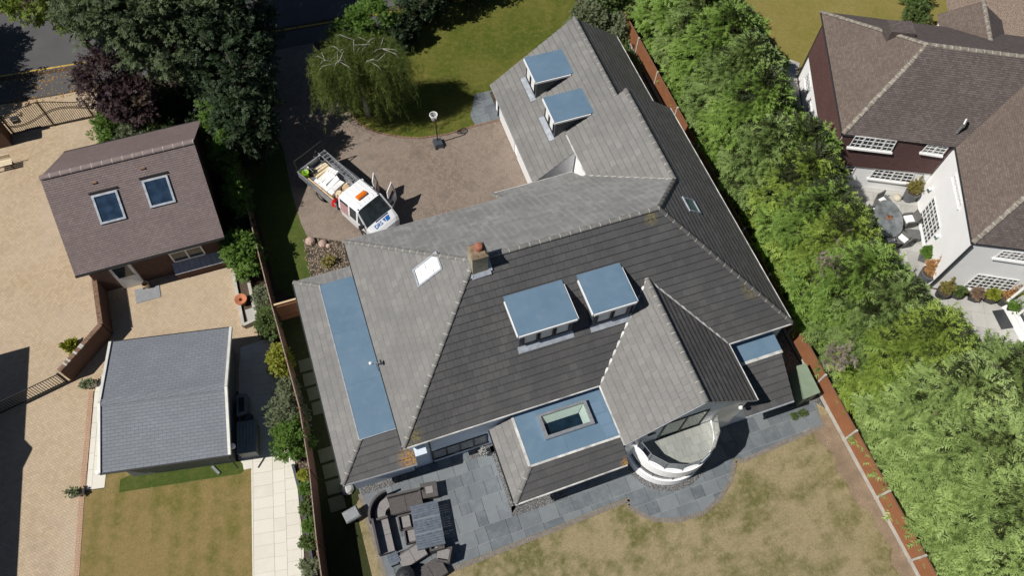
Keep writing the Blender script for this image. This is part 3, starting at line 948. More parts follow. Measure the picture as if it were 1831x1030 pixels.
PATIO = [(-3.0, 10.2), (-2.75, 5.55), (-0.9, 5.62), (2, 5.72), (5, 5.82), (8.6, 5.98), (8.54, 5.71), (8.88, 5.25), (9.46, 4.73), (10.53, 4.34), (11.72, 4.28), (12.73, 4.64), (13.55, 5.22), (14.17, 6.05), (14.6, 5.9), (19.1, 6.2), (19.35, 7.3), (17.3, 7.6), (15, 7.6), (13.3, 7.7), (8.7, 7.7), (3.8, 7.7), (3.8, 10.46), (-3.0, 10.46)]
paving('patio', PATIO, 0.006, 'joint', 'slate', (0.56, 0.6, 0.72), (0.45, 1.0), 0.0, 3)
kb = MB()
edge = [Vector((*p, 0)) for p in ((-3.0, 10.1), (-2.78, 5.45), (-0.9, 5.5), (2, 5.6), (5, 5.7), (8.7, 5.86), (8.51, 5.64), (8.84, 5.16), (9.42, 4.64), (10.48, 4.25), (11.68, 4.19), (12.75, 4.56), (13.61, 5.17), (14.20, 5.93), (14.6, 5.8), (19.2, 6.1))]
for a, b in zip(edge, edge[1:]):
    n = max(1, int((b - a).length / 0.11))
    d = (b - a).normalized(); sd = d.cross(Vector((0, 0, 1))) * 0.1
    for i in range(n):
        p = a.lerp(b, (i + .5) / n)
        kb.bar(p - sd, p + sd, 0.1, 0.06)
tag(kb.build('kerb_edging', 'kerb'), kind='structure')
# gravel drip strips along the back walls
for poly in ([(-2.95, 10.46), (-.6, 10.46), (-.6, 10.0), (-2.95, 10.0)], [(2.3, 10.46), (3.8, 10.46), (3.8, 10.0), (2.3, 10.0)], [(3.35, 10.3), (3.7, 10.3), (3.7, 7.3), (3.35, 7.0)], [(3.4, 7.3), (6, 7.3), (6, 6.85), (3.3, 6.85)]):
    sheet('gravel_strip', poly, 0.034, 'gravel')
g = MB()
arc = [(11.25 + 2.12 * math.cos(t), 7.55 + 2.05 * math.sin(t)) for t in np.linspace(math.pi * 1.02, math.pi * 1.98, 16)]
g.face([(x, y, 0.036) for x, y in arc])
tag(g.build('gravel_strip', 'gravel'), kind='structure')

PATHR = [(-6.93, 19.17), (-5.37, 19.24), (-5.29, 17.72), (-5.39, 14.99), (-5.50, 12.84), (-5.93, 8.63), (-6.18, 7.05), (-6.4, 1), (-8.95, 1), (-8.34, 7.79), (-7.50, 12.88), (-7.84, 12.91), (-7.84, 13.22), (-8.0, 13.5), (-7.2, 18)]
paving('garden_path', PATHR, 0.012, 'joint_cream', 'sandstone', (0.55, 0.62, 0.9), (0.5, 0.62), R(-9.5) + R(90), 5, 0.006)
PATHL = [(-13.36, 20.26), (-13.99, 19.08), (-14.41, 16.56), (-14.77, 14.27), (-13.99, 14.12), (-13.85, 14.81), (-13.2, 15), (-12.5, 19.5)]
paving('garden_path', PATHL, 0.012, 'joint_cream', 'sandstone', (0.6,), (0.7, 0.9), R(-9.5) + R(90), 6, 0.006)
# stepping slabs down the dark side passage
for i, (x, y) in enumerate(((-4.0, 17.2), (-3.95, 16.4), (-3.9, 15.6), (-3.85, 14.8), (-4.05, 12.4), (-4.02, 11.6), (-4.05, 10.8), (-4.1, 10.0))):
    m = MB(); m.box(-.36, -.33, 0, .36, .33, .03)
    o = m.build('stepping_slab', 'mossslab'); o.location = (x, y, 0.004); o.rotation_euler = (0, 0, rng.uniform(-.05, .05))
    tag(o, 'square stepping slab in the shaded grass passage beside the house', 'slab', 'stepping slabs along the side passage')
PADR = [(8.65, 30.03), (9.46, 31.58), (10.75, 31.54), (10.32, 31.4), (10.32, 29.5), (10.22, 29.20), (8.70, 29.19)]
paving('front_paving', PADR, 0.012, 'joint', 'slate', (0.55, 0.7), (0.5, 0.85), 0.0, 12)
# right-hand terrace
TERR = [(29.32, 28.31), (29.91, 27.76), (29.1, 26.7), (26.0, 19.1), (31.3, 16.65), (28.35, 11.1), (31.6, 8.95), (31.2, 4), (24, 4), (23.8, 16), (24.5, 22), (26.5, 27.5)]
paving('terrace', TERR, 0.008, 'joint_cream', 'palestone', (0.6, 0.9, 0.75), (0.6, 1.2), R(-27), 9, 0.007)

# ================================================================== MAIN HOUSE
HOUSE = thing('chalet_house', 'large white house under sprawling grey hipped roofs with blue-grey flat dormers', 'house', (8.9, 15.8, 0))
ZE = 3.8
X0, X1, Y0, Y1 = -0.49, 18.25, 10.33, 21.2
YR, ZR, XA, XB = 15.77, 8.1, 4.45, 12.95
ZW, XW = 6.274, 15.2                      # cross wing ridge
YWN = 24.05
VY = 18.07                                # where the wing ridge meets the north slope
GX0, GX1, GXR, ZG, YG = 8.55, 14.9, 11.73, 6.31, 7.43
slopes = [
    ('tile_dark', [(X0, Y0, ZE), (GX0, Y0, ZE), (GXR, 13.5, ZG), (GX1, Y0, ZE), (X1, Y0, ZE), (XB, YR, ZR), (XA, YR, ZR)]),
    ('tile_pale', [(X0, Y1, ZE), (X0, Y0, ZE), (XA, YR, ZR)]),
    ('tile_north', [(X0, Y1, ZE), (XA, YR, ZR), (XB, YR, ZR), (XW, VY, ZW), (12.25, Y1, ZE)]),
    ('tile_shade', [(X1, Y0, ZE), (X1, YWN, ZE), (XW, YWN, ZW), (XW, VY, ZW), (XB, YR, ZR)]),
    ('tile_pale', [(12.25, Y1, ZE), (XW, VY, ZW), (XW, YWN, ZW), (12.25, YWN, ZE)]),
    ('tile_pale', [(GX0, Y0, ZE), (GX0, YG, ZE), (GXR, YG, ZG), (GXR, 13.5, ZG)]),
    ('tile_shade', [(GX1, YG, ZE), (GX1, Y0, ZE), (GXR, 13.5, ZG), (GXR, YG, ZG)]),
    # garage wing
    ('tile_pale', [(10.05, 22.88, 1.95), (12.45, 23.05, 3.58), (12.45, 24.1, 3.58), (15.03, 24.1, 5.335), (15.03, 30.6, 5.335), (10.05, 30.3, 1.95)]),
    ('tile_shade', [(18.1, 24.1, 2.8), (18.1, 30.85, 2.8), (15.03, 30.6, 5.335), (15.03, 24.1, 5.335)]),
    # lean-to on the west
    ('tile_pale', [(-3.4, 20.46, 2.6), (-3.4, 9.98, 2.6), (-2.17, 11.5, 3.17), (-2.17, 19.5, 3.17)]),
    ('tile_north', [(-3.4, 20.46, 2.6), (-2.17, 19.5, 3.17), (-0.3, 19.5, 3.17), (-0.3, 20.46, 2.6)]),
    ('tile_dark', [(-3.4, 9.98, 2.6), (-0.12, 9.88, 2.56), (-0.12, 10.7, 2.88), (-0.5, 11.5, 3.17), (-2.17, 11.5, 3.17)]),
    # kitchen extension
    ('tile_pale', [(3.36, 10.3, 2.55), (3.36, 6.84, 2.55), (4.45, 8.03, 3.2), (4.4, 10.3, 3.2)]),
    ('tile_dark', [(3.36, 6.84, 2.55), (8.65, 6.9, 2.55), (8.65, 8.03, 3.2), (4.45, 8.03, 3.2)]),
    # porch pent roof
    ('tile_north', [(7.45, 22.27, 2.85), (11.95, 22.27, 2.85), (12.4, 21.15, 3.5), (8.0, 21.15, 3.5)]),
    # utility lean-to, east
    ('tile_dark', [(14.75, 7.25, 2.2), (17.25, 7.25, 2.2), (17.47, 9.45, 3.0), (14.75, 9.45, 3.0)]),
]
cand = []
rest = {}
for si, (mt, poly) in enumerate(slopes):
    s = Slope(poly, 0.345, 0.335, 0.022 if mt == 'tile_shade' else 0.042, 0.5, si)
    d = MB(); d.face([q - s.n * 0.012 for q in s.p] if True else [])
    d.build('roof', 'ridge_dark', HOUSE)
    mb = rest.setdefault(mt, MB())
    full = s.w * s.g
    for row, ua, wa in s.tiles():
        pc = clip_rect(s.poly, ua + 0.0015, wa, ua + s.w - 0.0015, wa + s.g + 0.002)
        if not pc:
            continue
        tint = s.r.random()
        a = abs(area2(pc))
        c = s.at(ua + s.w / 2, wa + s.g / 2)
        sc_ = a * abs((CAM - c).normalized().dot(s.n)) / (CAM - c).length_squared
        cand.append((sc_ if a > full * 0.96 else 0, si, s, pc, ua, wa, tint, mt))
cand.sort(key=lambda t: -t[0])
protos = {}
for k, (sc_, si, s, pc, ua, wa, tint, mt) in enumerate(cand):
    if k < 300 and sc_ > 0:
        key = (si, int(tint * 5))
        if key not in protos:
            m = MB(); s.add_tile(m, [(0.004, 0), (s.w - .004, 0), (s.w - .004, s.g + .002), (0.004, s.g + .002)], 0, 0, (int(tint * 5) + .5) / 5)
            protos[key] = m.mesh('roof_tile', mt, s.at(0, 0), tint=True)
        o = bpy.data.objects.new('roof_tile', protos[key]); COL.objects.link(o)
        o.parent = HOUSE; o.location = s.at(ua, wa) - origin(HOUSE)
    else:
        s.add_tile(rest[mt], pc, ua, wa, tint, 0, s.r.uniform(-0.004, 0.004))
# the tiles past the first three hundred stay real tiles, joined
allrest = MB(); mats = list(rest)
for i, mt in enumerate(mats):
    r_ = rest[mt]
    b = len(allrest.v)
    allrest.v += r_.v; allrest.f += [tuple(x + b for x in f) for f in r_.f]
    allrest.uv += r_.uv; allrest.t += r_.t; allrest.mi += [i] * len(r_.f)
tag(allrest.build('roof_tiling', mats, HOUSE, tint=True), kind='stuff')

for a, b, mt in (
    ((XA + .2, YR, ZR), (XB, YR, ZR), 'ridge'), ((X0, Y1, ZE), (XA, YR, ZR), 'ridge'), ((X0, Y0, ZE), (XA, YR, ZR), 'ridge'),
    ((X1, Y0, ZE), (XB, YR, ZR), 'ridge_dark'), ((XW, VY, ZW), (XB, YR, ZR), 'ridge_dark'), ((XW, YWN, ZW), (XW, VY, ZW), 'ridge'),
    ((GXR, YG, ZG), (GXR, 13.5, ZG), 'ridge'), ((15.03, 30.6, 5.335), (15.03, 24.1, 5.335), 'ridge'),
    ((-3.4, 20.46, 2.6), (-2.17, 19.5, 3.17), 'ridge'), ((-3.4, 9.98, 2.6), (-2.17, 11.5, 3.17), 'ridge'),
    ((3.36, 6.84, 2.55), (4.45, 8.03, 3.2), 'ridge'), ((7.45, 22.27, 2.85), (8.0, 21.15, 3.5), 'ridge')):
    ridge_run(HOUSE, a, b, mt, 0.45, 0.112, 0.05)
# valley linings
for a, b in (((GX0, Y0, ZE), (GXR, 13.5, ZG)), ((GX1, Y0, ZE), (GXR, 13.5, ZG)), ((12.25, Y1, ZE), (XW, VY, ZW))):
    m = MB(); m.bar(Vector(a) + Vector((0, 0, .035)), Vector(b) + Vector((0, 0, .035)), 0.1, 0.02); m.build('valley_lining', 'gutter' if a[1] < 12 else 'mortar', HOUSE)

# ---- walls
def wallprism(name, poly, z0, z1, mat, parent):
    m = MB(); m.prism(poly, z0, z1); return m.build(name, mat, parent)
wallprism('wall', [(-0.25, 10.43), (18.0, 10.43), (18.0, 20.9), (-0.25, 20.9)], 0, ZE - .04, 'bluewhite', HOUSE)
wallprism('wall', [(12.45, 20.95), (18.0, 20.95), (18.0, 23.9), (12.45, 23.9)], 0, ZE - .04, 'white', HOUSE)
wallprism('wall', [(10.3, 23.0), (12.4, 23.1), (12.4, 23.95), (17.7, 23.95), (17.7, 30.5), (15.1, 30.4), (10.3, 30.1)], 0, 2.02, 'white', HOUSE)
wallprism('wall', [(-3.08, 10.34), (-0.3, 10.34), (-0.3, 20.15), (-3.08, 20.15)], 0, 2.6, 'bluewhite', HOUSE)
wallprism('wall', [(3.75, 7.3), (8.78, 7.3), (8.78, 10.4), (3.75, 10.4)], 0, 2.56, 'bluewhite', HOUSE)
wallprism('wall', [(8.8, 7.62), (14.65, 7.62), (14.65, 10.4), (8.8, 10.4)], 0, ZE - .04, 'white', HOUSE)
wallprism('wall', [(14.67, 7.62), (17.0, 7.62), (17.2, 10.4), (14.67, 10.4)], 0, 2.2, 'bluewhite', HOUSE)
def gable(pts, dy, mat):
    m = MB(); n = len(pts)
    m.face(pts); q = [Vector(p) + Vector(dy) for p in pts]; m.face(list(reversed(q)))
    for i in range(n):
        j = (i + 1) % n
        m.face([pts[j], pts[i], q[i], q[j]])
    return m.build('gable_wall', mat, HOUSE)
gable([(8.8, 7.62, ZE - .05), (14.65, 7.62, ZE - .05), (14.65, 7.62, ZE + .02), (GXR, 7.62, ZG - .1), (8.8, 7.62, ZE + .02)], (0, .2, 0), 'bluewhite')
gable([(12.45, 23.9, ZE - .05), (XW, 23.9, ZW - .1), (18.0, 23.9, ZE - .05)], (0, -.2, 0), 'white')
gable([(10.3, 23.0, 2.0), (12.4, 23.1, 2.0), (12.4, 23.1, 3.5), (10.3, 23.0, 2.08)], (0, .15, 0), 'white')
gable([(10.3, 30.1, 2.0), (15.05, 30.4, 5.2), (17.7, 30.5, 3.0), (17.7, 30.5, 2.0)], (0, -.15, 0), 'white')
# ---- flat fibreglass roofs with pale rolled edges
def flat(pts, z, t=0.1, mat='grp', name='flat_roof'):
    m = MB(); m.prism(pts, z - t, z); return m.build(name, mat, HOUSE)
flat([(-2.2, 11.47), (-0.35, 11.47), (-0.35, 19.53), (-2.2, 19.53)], 3.24)
flat([(4.42, 8.0), (8.79, 8.0), (8.79, 10.42), (4.42, 10.42)], 3.27)
flat([(14.7, 9.4), (17.5, 9.4), (17.55, 10.42), (14.7, 10.42)], 3.07)
for a, b, wd, mt in (((-2.21, 11.47, 3.22), (-2.21, 19.53, 3.22), .05, 'lead'), ((-2.2, 11.46, 3.22), (-0.4, 11.46, 3.22), .03, 'lead'), ((4.4, 8.0, 3.25), (4.4, 10.3, 3.25), .12, 'gutter'), ((4.45, 7.99, 3.25), (8.7, 7.99, 3.25), .1, 'gutter'), ((14.75, 9.4, 3.05), (17.5, 9.4, 3.05), .14, 'gutter')):
    m = MB(); m.bar(a, b, wd, .07); m.build('roof_edge_trim', mt, HOUSE)
for x, y in ((8.15, 9.55), (8.25, 8.95), (8.3, 8.4)):
    m = MB(); m.box(x - .27, y - .25, 3.271, x + .27, y + .25, 3.276); m.build('roof_patch', 'grp_patch', HOUSE)

for a, b in (((-2.2, 14.1), (-.35, 14.1)), ((-2.2, 16.8), (-.35, 16.8)), ((6.2, 8.0), (6.2, 8.8))):
    m = MB(); m.bar((*a, 3.276 if a[0] > 0 else 3.246), (*b, 3.276 if a[0] > 0 else 3.246), .05, .008); m.build('roof_seam', 'grp', HOUSE)
# ---- gutters and fascias
def gutter(a, b, mat='gutter', r=0.045, fascia=True):
    m = MB()
    a = Vector(a); b = Vector(b)
    m.tube([a, b], r, 6)
    o = m.build('gutter', mat, HOUSE)
    return o
zg = ZE - .03
for a, b, mt in (((X1 + .04, Y0, zg), (X1 + .04, YWN, zg), 'gutter'), ((X0, Y0 - .03, zg), (GX0 - .1, Y0 - .03, zg), 'gutter'), ((GX1 + .1, Y0 - .03, zg), (X1, Y0 - .03, zg), 'gutter'),
                 ((GX0 - .04, YG, zg), (GX0 - .04, Y0, zg), 'gutter'), ((GX1 + .04, YG, zg), (GX1 + .04, Y0, zg), 'gutter'), ((X0, Y1 + .04, zg), (12.2, Y1 + .04, zg), 'plastic_grey'),
                 ((X0 - .03, Y0, zg), (X0 - .03, Y1, zg), 'blackmetal'), ((12.21, 21.3, zg), (12.21, YWN, zg), 'gutter'), ((18.14, 24.1, 2.77), (18.14, 30.85, 2.77), 'gutter'),
                 ((10.01, 22.88, 1.92), (10.01, 30.3, 1.92), 'plastic_grey'), ((3.36, 6.8, 2.52), (8.6, 6.86, 2.52), 'gutter'), ((3.32, 6.84, 2.52), (3.32, 10.3, 2.52), 'blackmetal'),
                 ((-3.4, 9.94, 2.57), (-.12, 9.84, 2.53), 'plastic_grey'), ((-3.44, 9.98, 2.57), (-3.44, 20.46, 2.57), 'plastic_dark'), ((7.45, 22.31, 2.82), (11.95, 22.31, 2.82), 'gutter'), ((14.75, 7.21, 2.17), (17.25, 7.21, 2.17), 'lead')):
    gutter(a, b, mt)
m = MB(); m.box(10.12, 22.95, 1.75, 10.22, 30.2, 1.93); m.build('fascia', 'upvc', HOUSE)
for nm, a, b in (('soffit', (-.3, 10.3, 3.66), (8.5, 10.42, 3.76)), ('soffit', (3.5, 6.95, 2.42), (8.6, 7.28, 2.5)), ('soffit', (-3.3, 10.05, 2.46), (-.15, 10.32, 2.53))):
    m = MB(); m.box(*a, *b); m.build(nm, 'upvc', HOUSE)
for pts in ([(0.62, 10.36, 3.7), (0.62, 10.36, 0.05)], [(3.55, 6.9, 2.45), (3.75, 7.2, 2.3), (3.75, 7.24, .05)]):
    m = MB(); m.tube(pts, 0.035, 8); m.build('drainpipe', 'blackmetal', HOUSE)
for a, b in (((.9, 10.33, 3.5), (3.35, 10.42, 3.62)), ((-2.7, 10.1, 2.3), (-.2, 10.32, 2.42)), ((4.0, 6.98, 2.28), (8.5, 7.28, 2.4))):
    m = MB(); m.box(*a, *b); m.build('eaves_band', 'plastic_dark', HOUSE)  # plain dark bands below the eaves
# white verge boards on the back gable
m = MB()
for a, b in (((GX0, YG, ZE - .06), (GXR, YG, ZG - .06)), ((GXR, YG, ZG - .06), (GX1, YG, ZE - .06))):
    m.bar(a, b, 0.03, 0.1)
m.build('bargeboard', 'lead', HOUSE)
# small pale capping where the two back roofs meet
m = MB(); m.box(-.1, 10.02, 3.0, .42, 10.42, 3.1); m.build('roof_capping', 'bluewhite', HOUSE)

# ---- dormers
def dormer(front, x0, x1, y0, y1, zt, zb, lights, back_z):
    """front 's': window faces the camera side (-y); 'w': faces west (-x)"""
    d = bpy.data.objects.new('dormer', None); COL.objects.link(d); d.parent = HOUSE
    d.location = Vector(((x0 + x1) / 2, (y0 + y1) / 2, 0)) - origin(HOUSE)
    e = 0.12
    r = MB(); r.box(x0, y0, zt - .06, x1, y1, zt); r.build('flat_roof', 'grp', d)
    f = MB()
    if front == 's':
        f.bar((x0 + .03, y0 - .02, zt - .1), (x1 - .03, y0 - .02, zt - .1), .05, .15); f.bar((x0 - .02, y0, zt - .1), (x0 - .02, y1 - .3, zt - .1), .05, .15); f.bar((x1 + .02, y0, zt - .1), (x1 + .02, y1 - .3, zt - .1), .05, .15)
    else:
        f.bar((x0 - .02, y0 + .03, zt - .1), (x0 - .02, y1 - .03, zt - .1), .05, .15); f.bar((x0, y0 - .02, zt - .1), (x1 - .3, y0 - .02, zt - .1), .05, .12)
    f.build('fascia', 'upvc', d)
    wl = MB()
    if front == 's':
        wl.box(x0 + e, y0 + e, zb - .1, x1 - e, y1 - .3, zt - .05)
    else:
        wl.box(x0 + e, y0 + e, zb - .1, x1 - .3, y1 - e, zt - .05)
    wl.build('cheek_wall', 'anthracite', d)
    L = (x1 - x0 if front == 's' else y1 - y0) - 2 * e - .24
    for k in range(lights):
        a = e + .12 + L * k / lights + .03; b = e + .12 + L * (k + 1) / lights - .03
        win = MB(); gl = MB()
        z0, z1 = zb + .3, zt - .2
        if front == 's':
            y = y0 + e
            def bx(mm, u0, v0, u1, v1, o0, o1):
                mm.box(x0 + u0, y - o1, v0, x0 + u1, y - o0, v1)
        else:
            x = x0 + e
            def bx(mm, u0, v0, u1, v1, o0, o1):
                mm.box(x - o1, y0 + u0, v0, x - o0, y0 + u1, v1)
        for q in ((a, z0, b, z0 + .06), (a, z1 - .06, b, z1), (a, z0 + .06, a + .06, z1 - .06), (b - .06, z0 + .06, b, z1 - .06)):
            bx(win, *q, 0, .06)
        wo = win.build('window', 'blackmetal', d)
        bx(gl, a + .06, z0 + .06, b - .06, z1 - .06, 0.005, .02)
        go = gl.build('pane', 'blind', d)
    # lead apron below the window
    ap = MB()
    if front == 's':
        ap.hexa([(x0 + .05, y0 - .12, zb - .1), (x1 - .05, y0 - .12, zb - .1), (x1 - .05, y0 + e, zb + .07), (x0 + .05, y0 + e, zb + .07)], [(x0 + .05, y0 - .12, zb - .07), (x1 - .05, y0 - .12, zb - .07), (x1 - .05, y0 + e, zb + .12), (x0 + .05, y0 + e, zb + .12)])
    else:
        ap.hexa([(x0 - .16, y0 + .05, zb - .06), (x0 + e, y0 + .05, zb + .03), (x0 + e, y1 - .05, zb + .03), (x0 - .16, y1 - .05, zb - .06)], [(x0 - .16, y0 + .05, zb - .02), (x0 + e, y0 + .05, zb + .08), (x0 + e, y1 - .05, zb + .08), (x0 - .16, y1 - .05, zb - .02)])
    ap.build('flashing', 'lead', d)
    return d
dormer('s', 5.29, 7.95, 12.36, 14.40, 6.97, 5.45, 3, 7.0)
dormer('s', 8.64, 10.66, 12.33, 14.38, 6.97, 5.42, 2, 7.0)
dormer('w', 11.62, 13.98, 27.38, 29.27, 4.57, 3.05, 2, 4.6)
dormer('w', 11.62, 13.97, 24.44, 26.24, 4.57, 3.05, 2, 4.6)

# ---- chimney
ch = bpy.data.objects.new('chimney', None); COL.objects.link(ch); ch.parent = HOUSE; ch.location = Vector((4.62, 15.66, 0)) - origin(HOUSE)
m = MB(); m.box(4.28, 15.32, 6.6, 4.96, 16.0, 8.95); m.build('stack', 'chimney', ch)
m = MB(); m.hexa([(4.25, 15.29, 8.951), (4.99, 15.29, 8.951), (4.99, 16.03, 8.951), (4.25, 16.03, 8.951)], [(4.36, 15.4, 9.05), (4.88, 15.4, 9.05), (4.88, 15.92, 9.05), (4.36, 15.92, 9.05)]); m.build('chimney_cap', 'cap_dirty', ch)
m = MB(); m.lathe((4.68, 15.72, 9.04), [(.19, 0), (.17, .08), (.17, .16), (.19, .18), (.15, .24), (.04, .27)], 14); m.build('chimney_pot', 'pot_red', ch, smooth=False)
m = MB(); m.hexa([(4.0, 15.1, 7.5), (5.25, 15.1, 7.42), (5.25, 16.2, 7.7), (4.0, 16.2, 7.5)], [(4.0, 15.1, 7.62), (5.25, 15.1, 7.6), (5.25, 16.2, 7.82), (4.0, 16.2, 7.62)])
m = MB()
m.bar((4.2, 15.22, 7.72), (5.05, 15.22, 7.78), .22, .03, (0, -.7, .7)); m.bar((4.18, 15.2, 7.7), (4.18, 16.05, 7.78), .22, .03, (-.7, 0, .7)); m.bar((5.05, 15.25, 7.8), (5.05, 15.7, 8.1), .16, .03)
m.build('flashing', 'lead', ch)

# ---- roof windows
def roof_window(corners, glass, frame='lead', h=0.07, wb=.09):
    """corners: four points on the slope"""
    c = [Vector(p) for p in corners]
    n = (c[1] - c[0]).cross(c[3] - c[0]).normalized()
    if n.z < 0:
        n = -n
    w_ = bpy.data.objects.new('roof_window', None); COL.objects.link(w_); w_.parent = CUR; mid = sum(c, Vector()) / 4; w_.location = mid - origin(CUR)
    f = MB()
    for i in range(4):
        a, b = c[i] + n * h / 2, c[(i + 1) % 4] + n * h / 2
        ins = (mid - (a + b) / 2).normalized() * wb / 2
        f.bar(a + ins, b + ins, wb, h + .02 + .002 * i, n)
    f.build('frame', frame, w_)
    g_ = MB()
    k = [mid + (p - mid) * 0.86 + n * (h * .6) for p in c]
    g_.hexa([p - n * .02 for p in k], k); g_.build('pane', glass, w_)
    return w_
CUR = HOUSE
def wz(x):
    return ZE + (x - X0) * (ZR - ZE) / (XA - X0)
def ez(x):
    return ZE + (X1 - x) * (ZR - ZE) / (X1 - XB)
roof_window([(2.1, 16.35, wz(2.1)), (3.27, 16.35, wz(3.27)), (3.27, 17.3, wz(3.27)), (2.1, 17.3, wz(2.1))], 'blind')
roof_window([(15.0, 16.1, ez(15.0)), (15.75, 16.1, ez(15.75)), (15.75, 16.95, ez(15.75)), (15.0, 16.95, ez(15.0))], 'glass_green')
# kitchen rooflight: upstand, clear glass, sloped lit linings and dark plate imitating a shaft
kl = bpy.data.objects.new('rooflight', None); COL.objects.link(kl); kl.parent = HOUSE; kl.location = Vector((6.6, 9.4, 0)) - origin(HOUSE)
m = MB()
x0, x1, y0, y1 = 5.45, 7.74, 8.83, 9.98
for b in ((x0, y0, x1, y0 + .14), (x0, y1 - .1, x1, y1), (x0, y0 + .14, x0 + .14, y1 - .1), (x1 - .14, y0 + .14, x1, y1 - .1)):
    m.box(b[0], b[1], 3.272, b[2], b[3], 3.5)
m.build('upstand', 'steel', kl)
m = MB(); m.box(x0 + .14, y0 + .14, 3.42, x1 - .14, y1 - .1, 3.45); m.build('pane', 'clear', kl)
m = MB()
m.face([(x0 + .14, y1 - .1, 3.3), (x1 - .14, y1 - .1, 3.3), (x1 - .14, y1 - .1, 3.42), (x0 + .14, y1 - .1, 3.42)])
m.face([(x0 + .16, y1 - .11, 3.41), (x1 - .16, y1 - .11, 3.41), (x1 - .5, y1 - .42, 3.275), (x0 + .16, y1 - .42, 3.275)])
m.face([(x1 - .15, y0 + .16, 3.41), (x1 - .15, y1 - .12, 3.41), (x1 - .46, y1 - .42, 3.276), (x1 - .46, y0 + .16, 3.276)])
m.build('lining', 'upvc', kl)
m = MB(); m.box(x0 + .16, y0 + .15, 3.2721, x1 - .46, y1 - .4, 3.278); m.build('dark_plate', 'glass_blue', kl)  # thin dark sheet on the solid roof, painted as unlit depth

# ---- back wall window strip
def strip_window(parent, x0, x1, z0, z1, y, n, frame='blackmetal', glass='glass', blind=None):
    w_ = bpy.data.objects.new('window', None); COL.objects.link(w_); w_.parent = parent; w_.location = Vector(((x0 + x1) / 2, y, z0)) - origin(parent)
    f = MB()
    f.box(x0, y - .05, z0, x1, y + .01, z0 + .06); f.box(x0, y - .05, z1 - .06, x1, y + .01, z1)
    for k in range(n + 1):
        x = x0 + (x1 - x0) * k / n
        f.box(x - .035, y - .048, z0 + .06, x + .035, y + .01, z1 - .06)
    f.build('frame', frame, w_)
    for k in range(n):
        g_ = MB(); xa = x0 + (x1 - x0) * k / n + .035; xb = x0 + (x1 - x0) * (k + 1) / n - .035
        g_.box(xa, y - .02, z0 + .06, xb, y + .005, z1 - .06); g_.build('pane', glass, w_)
    m_ = MB(); m_.box(x0 - .08, y - .07, z0 - .04, x1 + .08, y, z0); m_.build('window_sill', frame, w_)
    return w_
A_ = (0.67, 10.43, 0.41); B_ = (3.28, 10.43, 0.42); C_ = (3.24, 10.43, 1.75)
strip_window(HOUSE, A_[0], B_[0], A_[2] + .12, C_[2] + .02, 10.43, 4, glass='curtain')
# balcony doors in the gable
dz = 2.24
strip_window(HOUSE, 10.45, 12.5, dz, dz + 2.1, 7.62, 2, glass='glass_green')

# ---- bow window with balcony
bal = bpy.data.objects.new('balcony', None); COL.objects.link(bal); bal.parent = HOUSE; bal.location = Vector((11.25, 7.5, 0)) - origin(HOUSE)
BC = (11.25, 7.62); 
def arcp(r, n=24, a0=math.pi, a1=2 * math.pi, sy=1.0):
    return [(BC[0] + r * math.cos(t), BC[1] + sy * r * math.sin(t)) for t in np.linspace(a0, a1, n)]
def ringwall(r0, r1, z0, z1, mat, name, par, n=28, sy=.95):
    m = MB(); a = arcp(r0, n, sy=sy); b = arcp(r1, n, sy=sy)
    for i in range(n - 1):
        m.hexa([(*b[i], z0), (*b[i + 1], z0), (*a[i + 1], z0), (*a[i], z0)], [(*b[i], z1), (*b[i + 1], z1), (*a[i + 1], z1), (*a[i], z1)])
    return m.build(name, mat, par)
ringwall(1.5, 1.92, 0, .72, 'white', 'bow_plinth', bal)
ringwall(1.5, 1.83, .72, 1.45, 'glass', 'bow_window', bal)
ringwall(1.82, 1.93, 1.45, 2.25, 'white', 'parapet', bal)
for k in range(6):
    t = math.pi * (1 + (k + .5) / 6)
    x, y = BC[0] + 1.82 * math.cos(t), BC[1] + .95 * 1.82 * math.sin(t)
    m = MB(); m.box(x - .03, y - .03, .72, x + .03, y + .03, 1.45); m.build('mullion', 'blackmetal', bal)
m = MB(); m.face([(*p, 2.2) for p in arcp(1.83, 24, sy=.95)]); m.build('balcony_floor', 'balcony_tile', bal)
r_ = random.Random(4)
for ix in range(-5, 5):
    for iy in range(5):
        pc = clip_rect([(p[0] - BC[0], p[1] - BC[1]) for p in arcp(1.81, 24, sy=.95)], ix * .42 + .006 + (iy % 2) * .2, -.02 - (iy + 1) * .4 + .006, ix * .42 + .414 + (iy % 2) * .2, -.02 - iy * .4 - .006)
        if pc and abs(area2(pc)) > .01:
            m = MB(); m.prism([(p[0] + BC[0], p[1] + BC[1]) for p in pc], 2.201, 2.214 + r_.uniform(0, .004)); m.build('floor_tile', 'balcony_tile', bal)
ga = [(BC[0] + 1.86 * math.cos(t), BC[1] + .95 * 1.86 * math.sin(t)) for t in np.linspace(math.pi * 1.02, math.pi * 1.98, 8)]
for i in range(7):
    m = MB(); a, b = Vector((*ga[i], 0)), Vector((*ga[i + 1], 0)); d = (b - a).normalized() * .015
    m.bar(a + d + Vector((0, 0, 2.78)), b - d + Vector((0, 0, 2.78)), .016, .9); m.build('glass_panel', 'clear', bal)
m = MB(); m.tube([(*p, 3.25) for p in ga], .018, 6); m.build('handrail', 'steel', bal)
for i in range(8):
    m = MB(); m.tube([(*ga[i], 2.3), (*ga[i], 3.25)], .014, 6); m.build('baluster', 'blackmetal', bal)
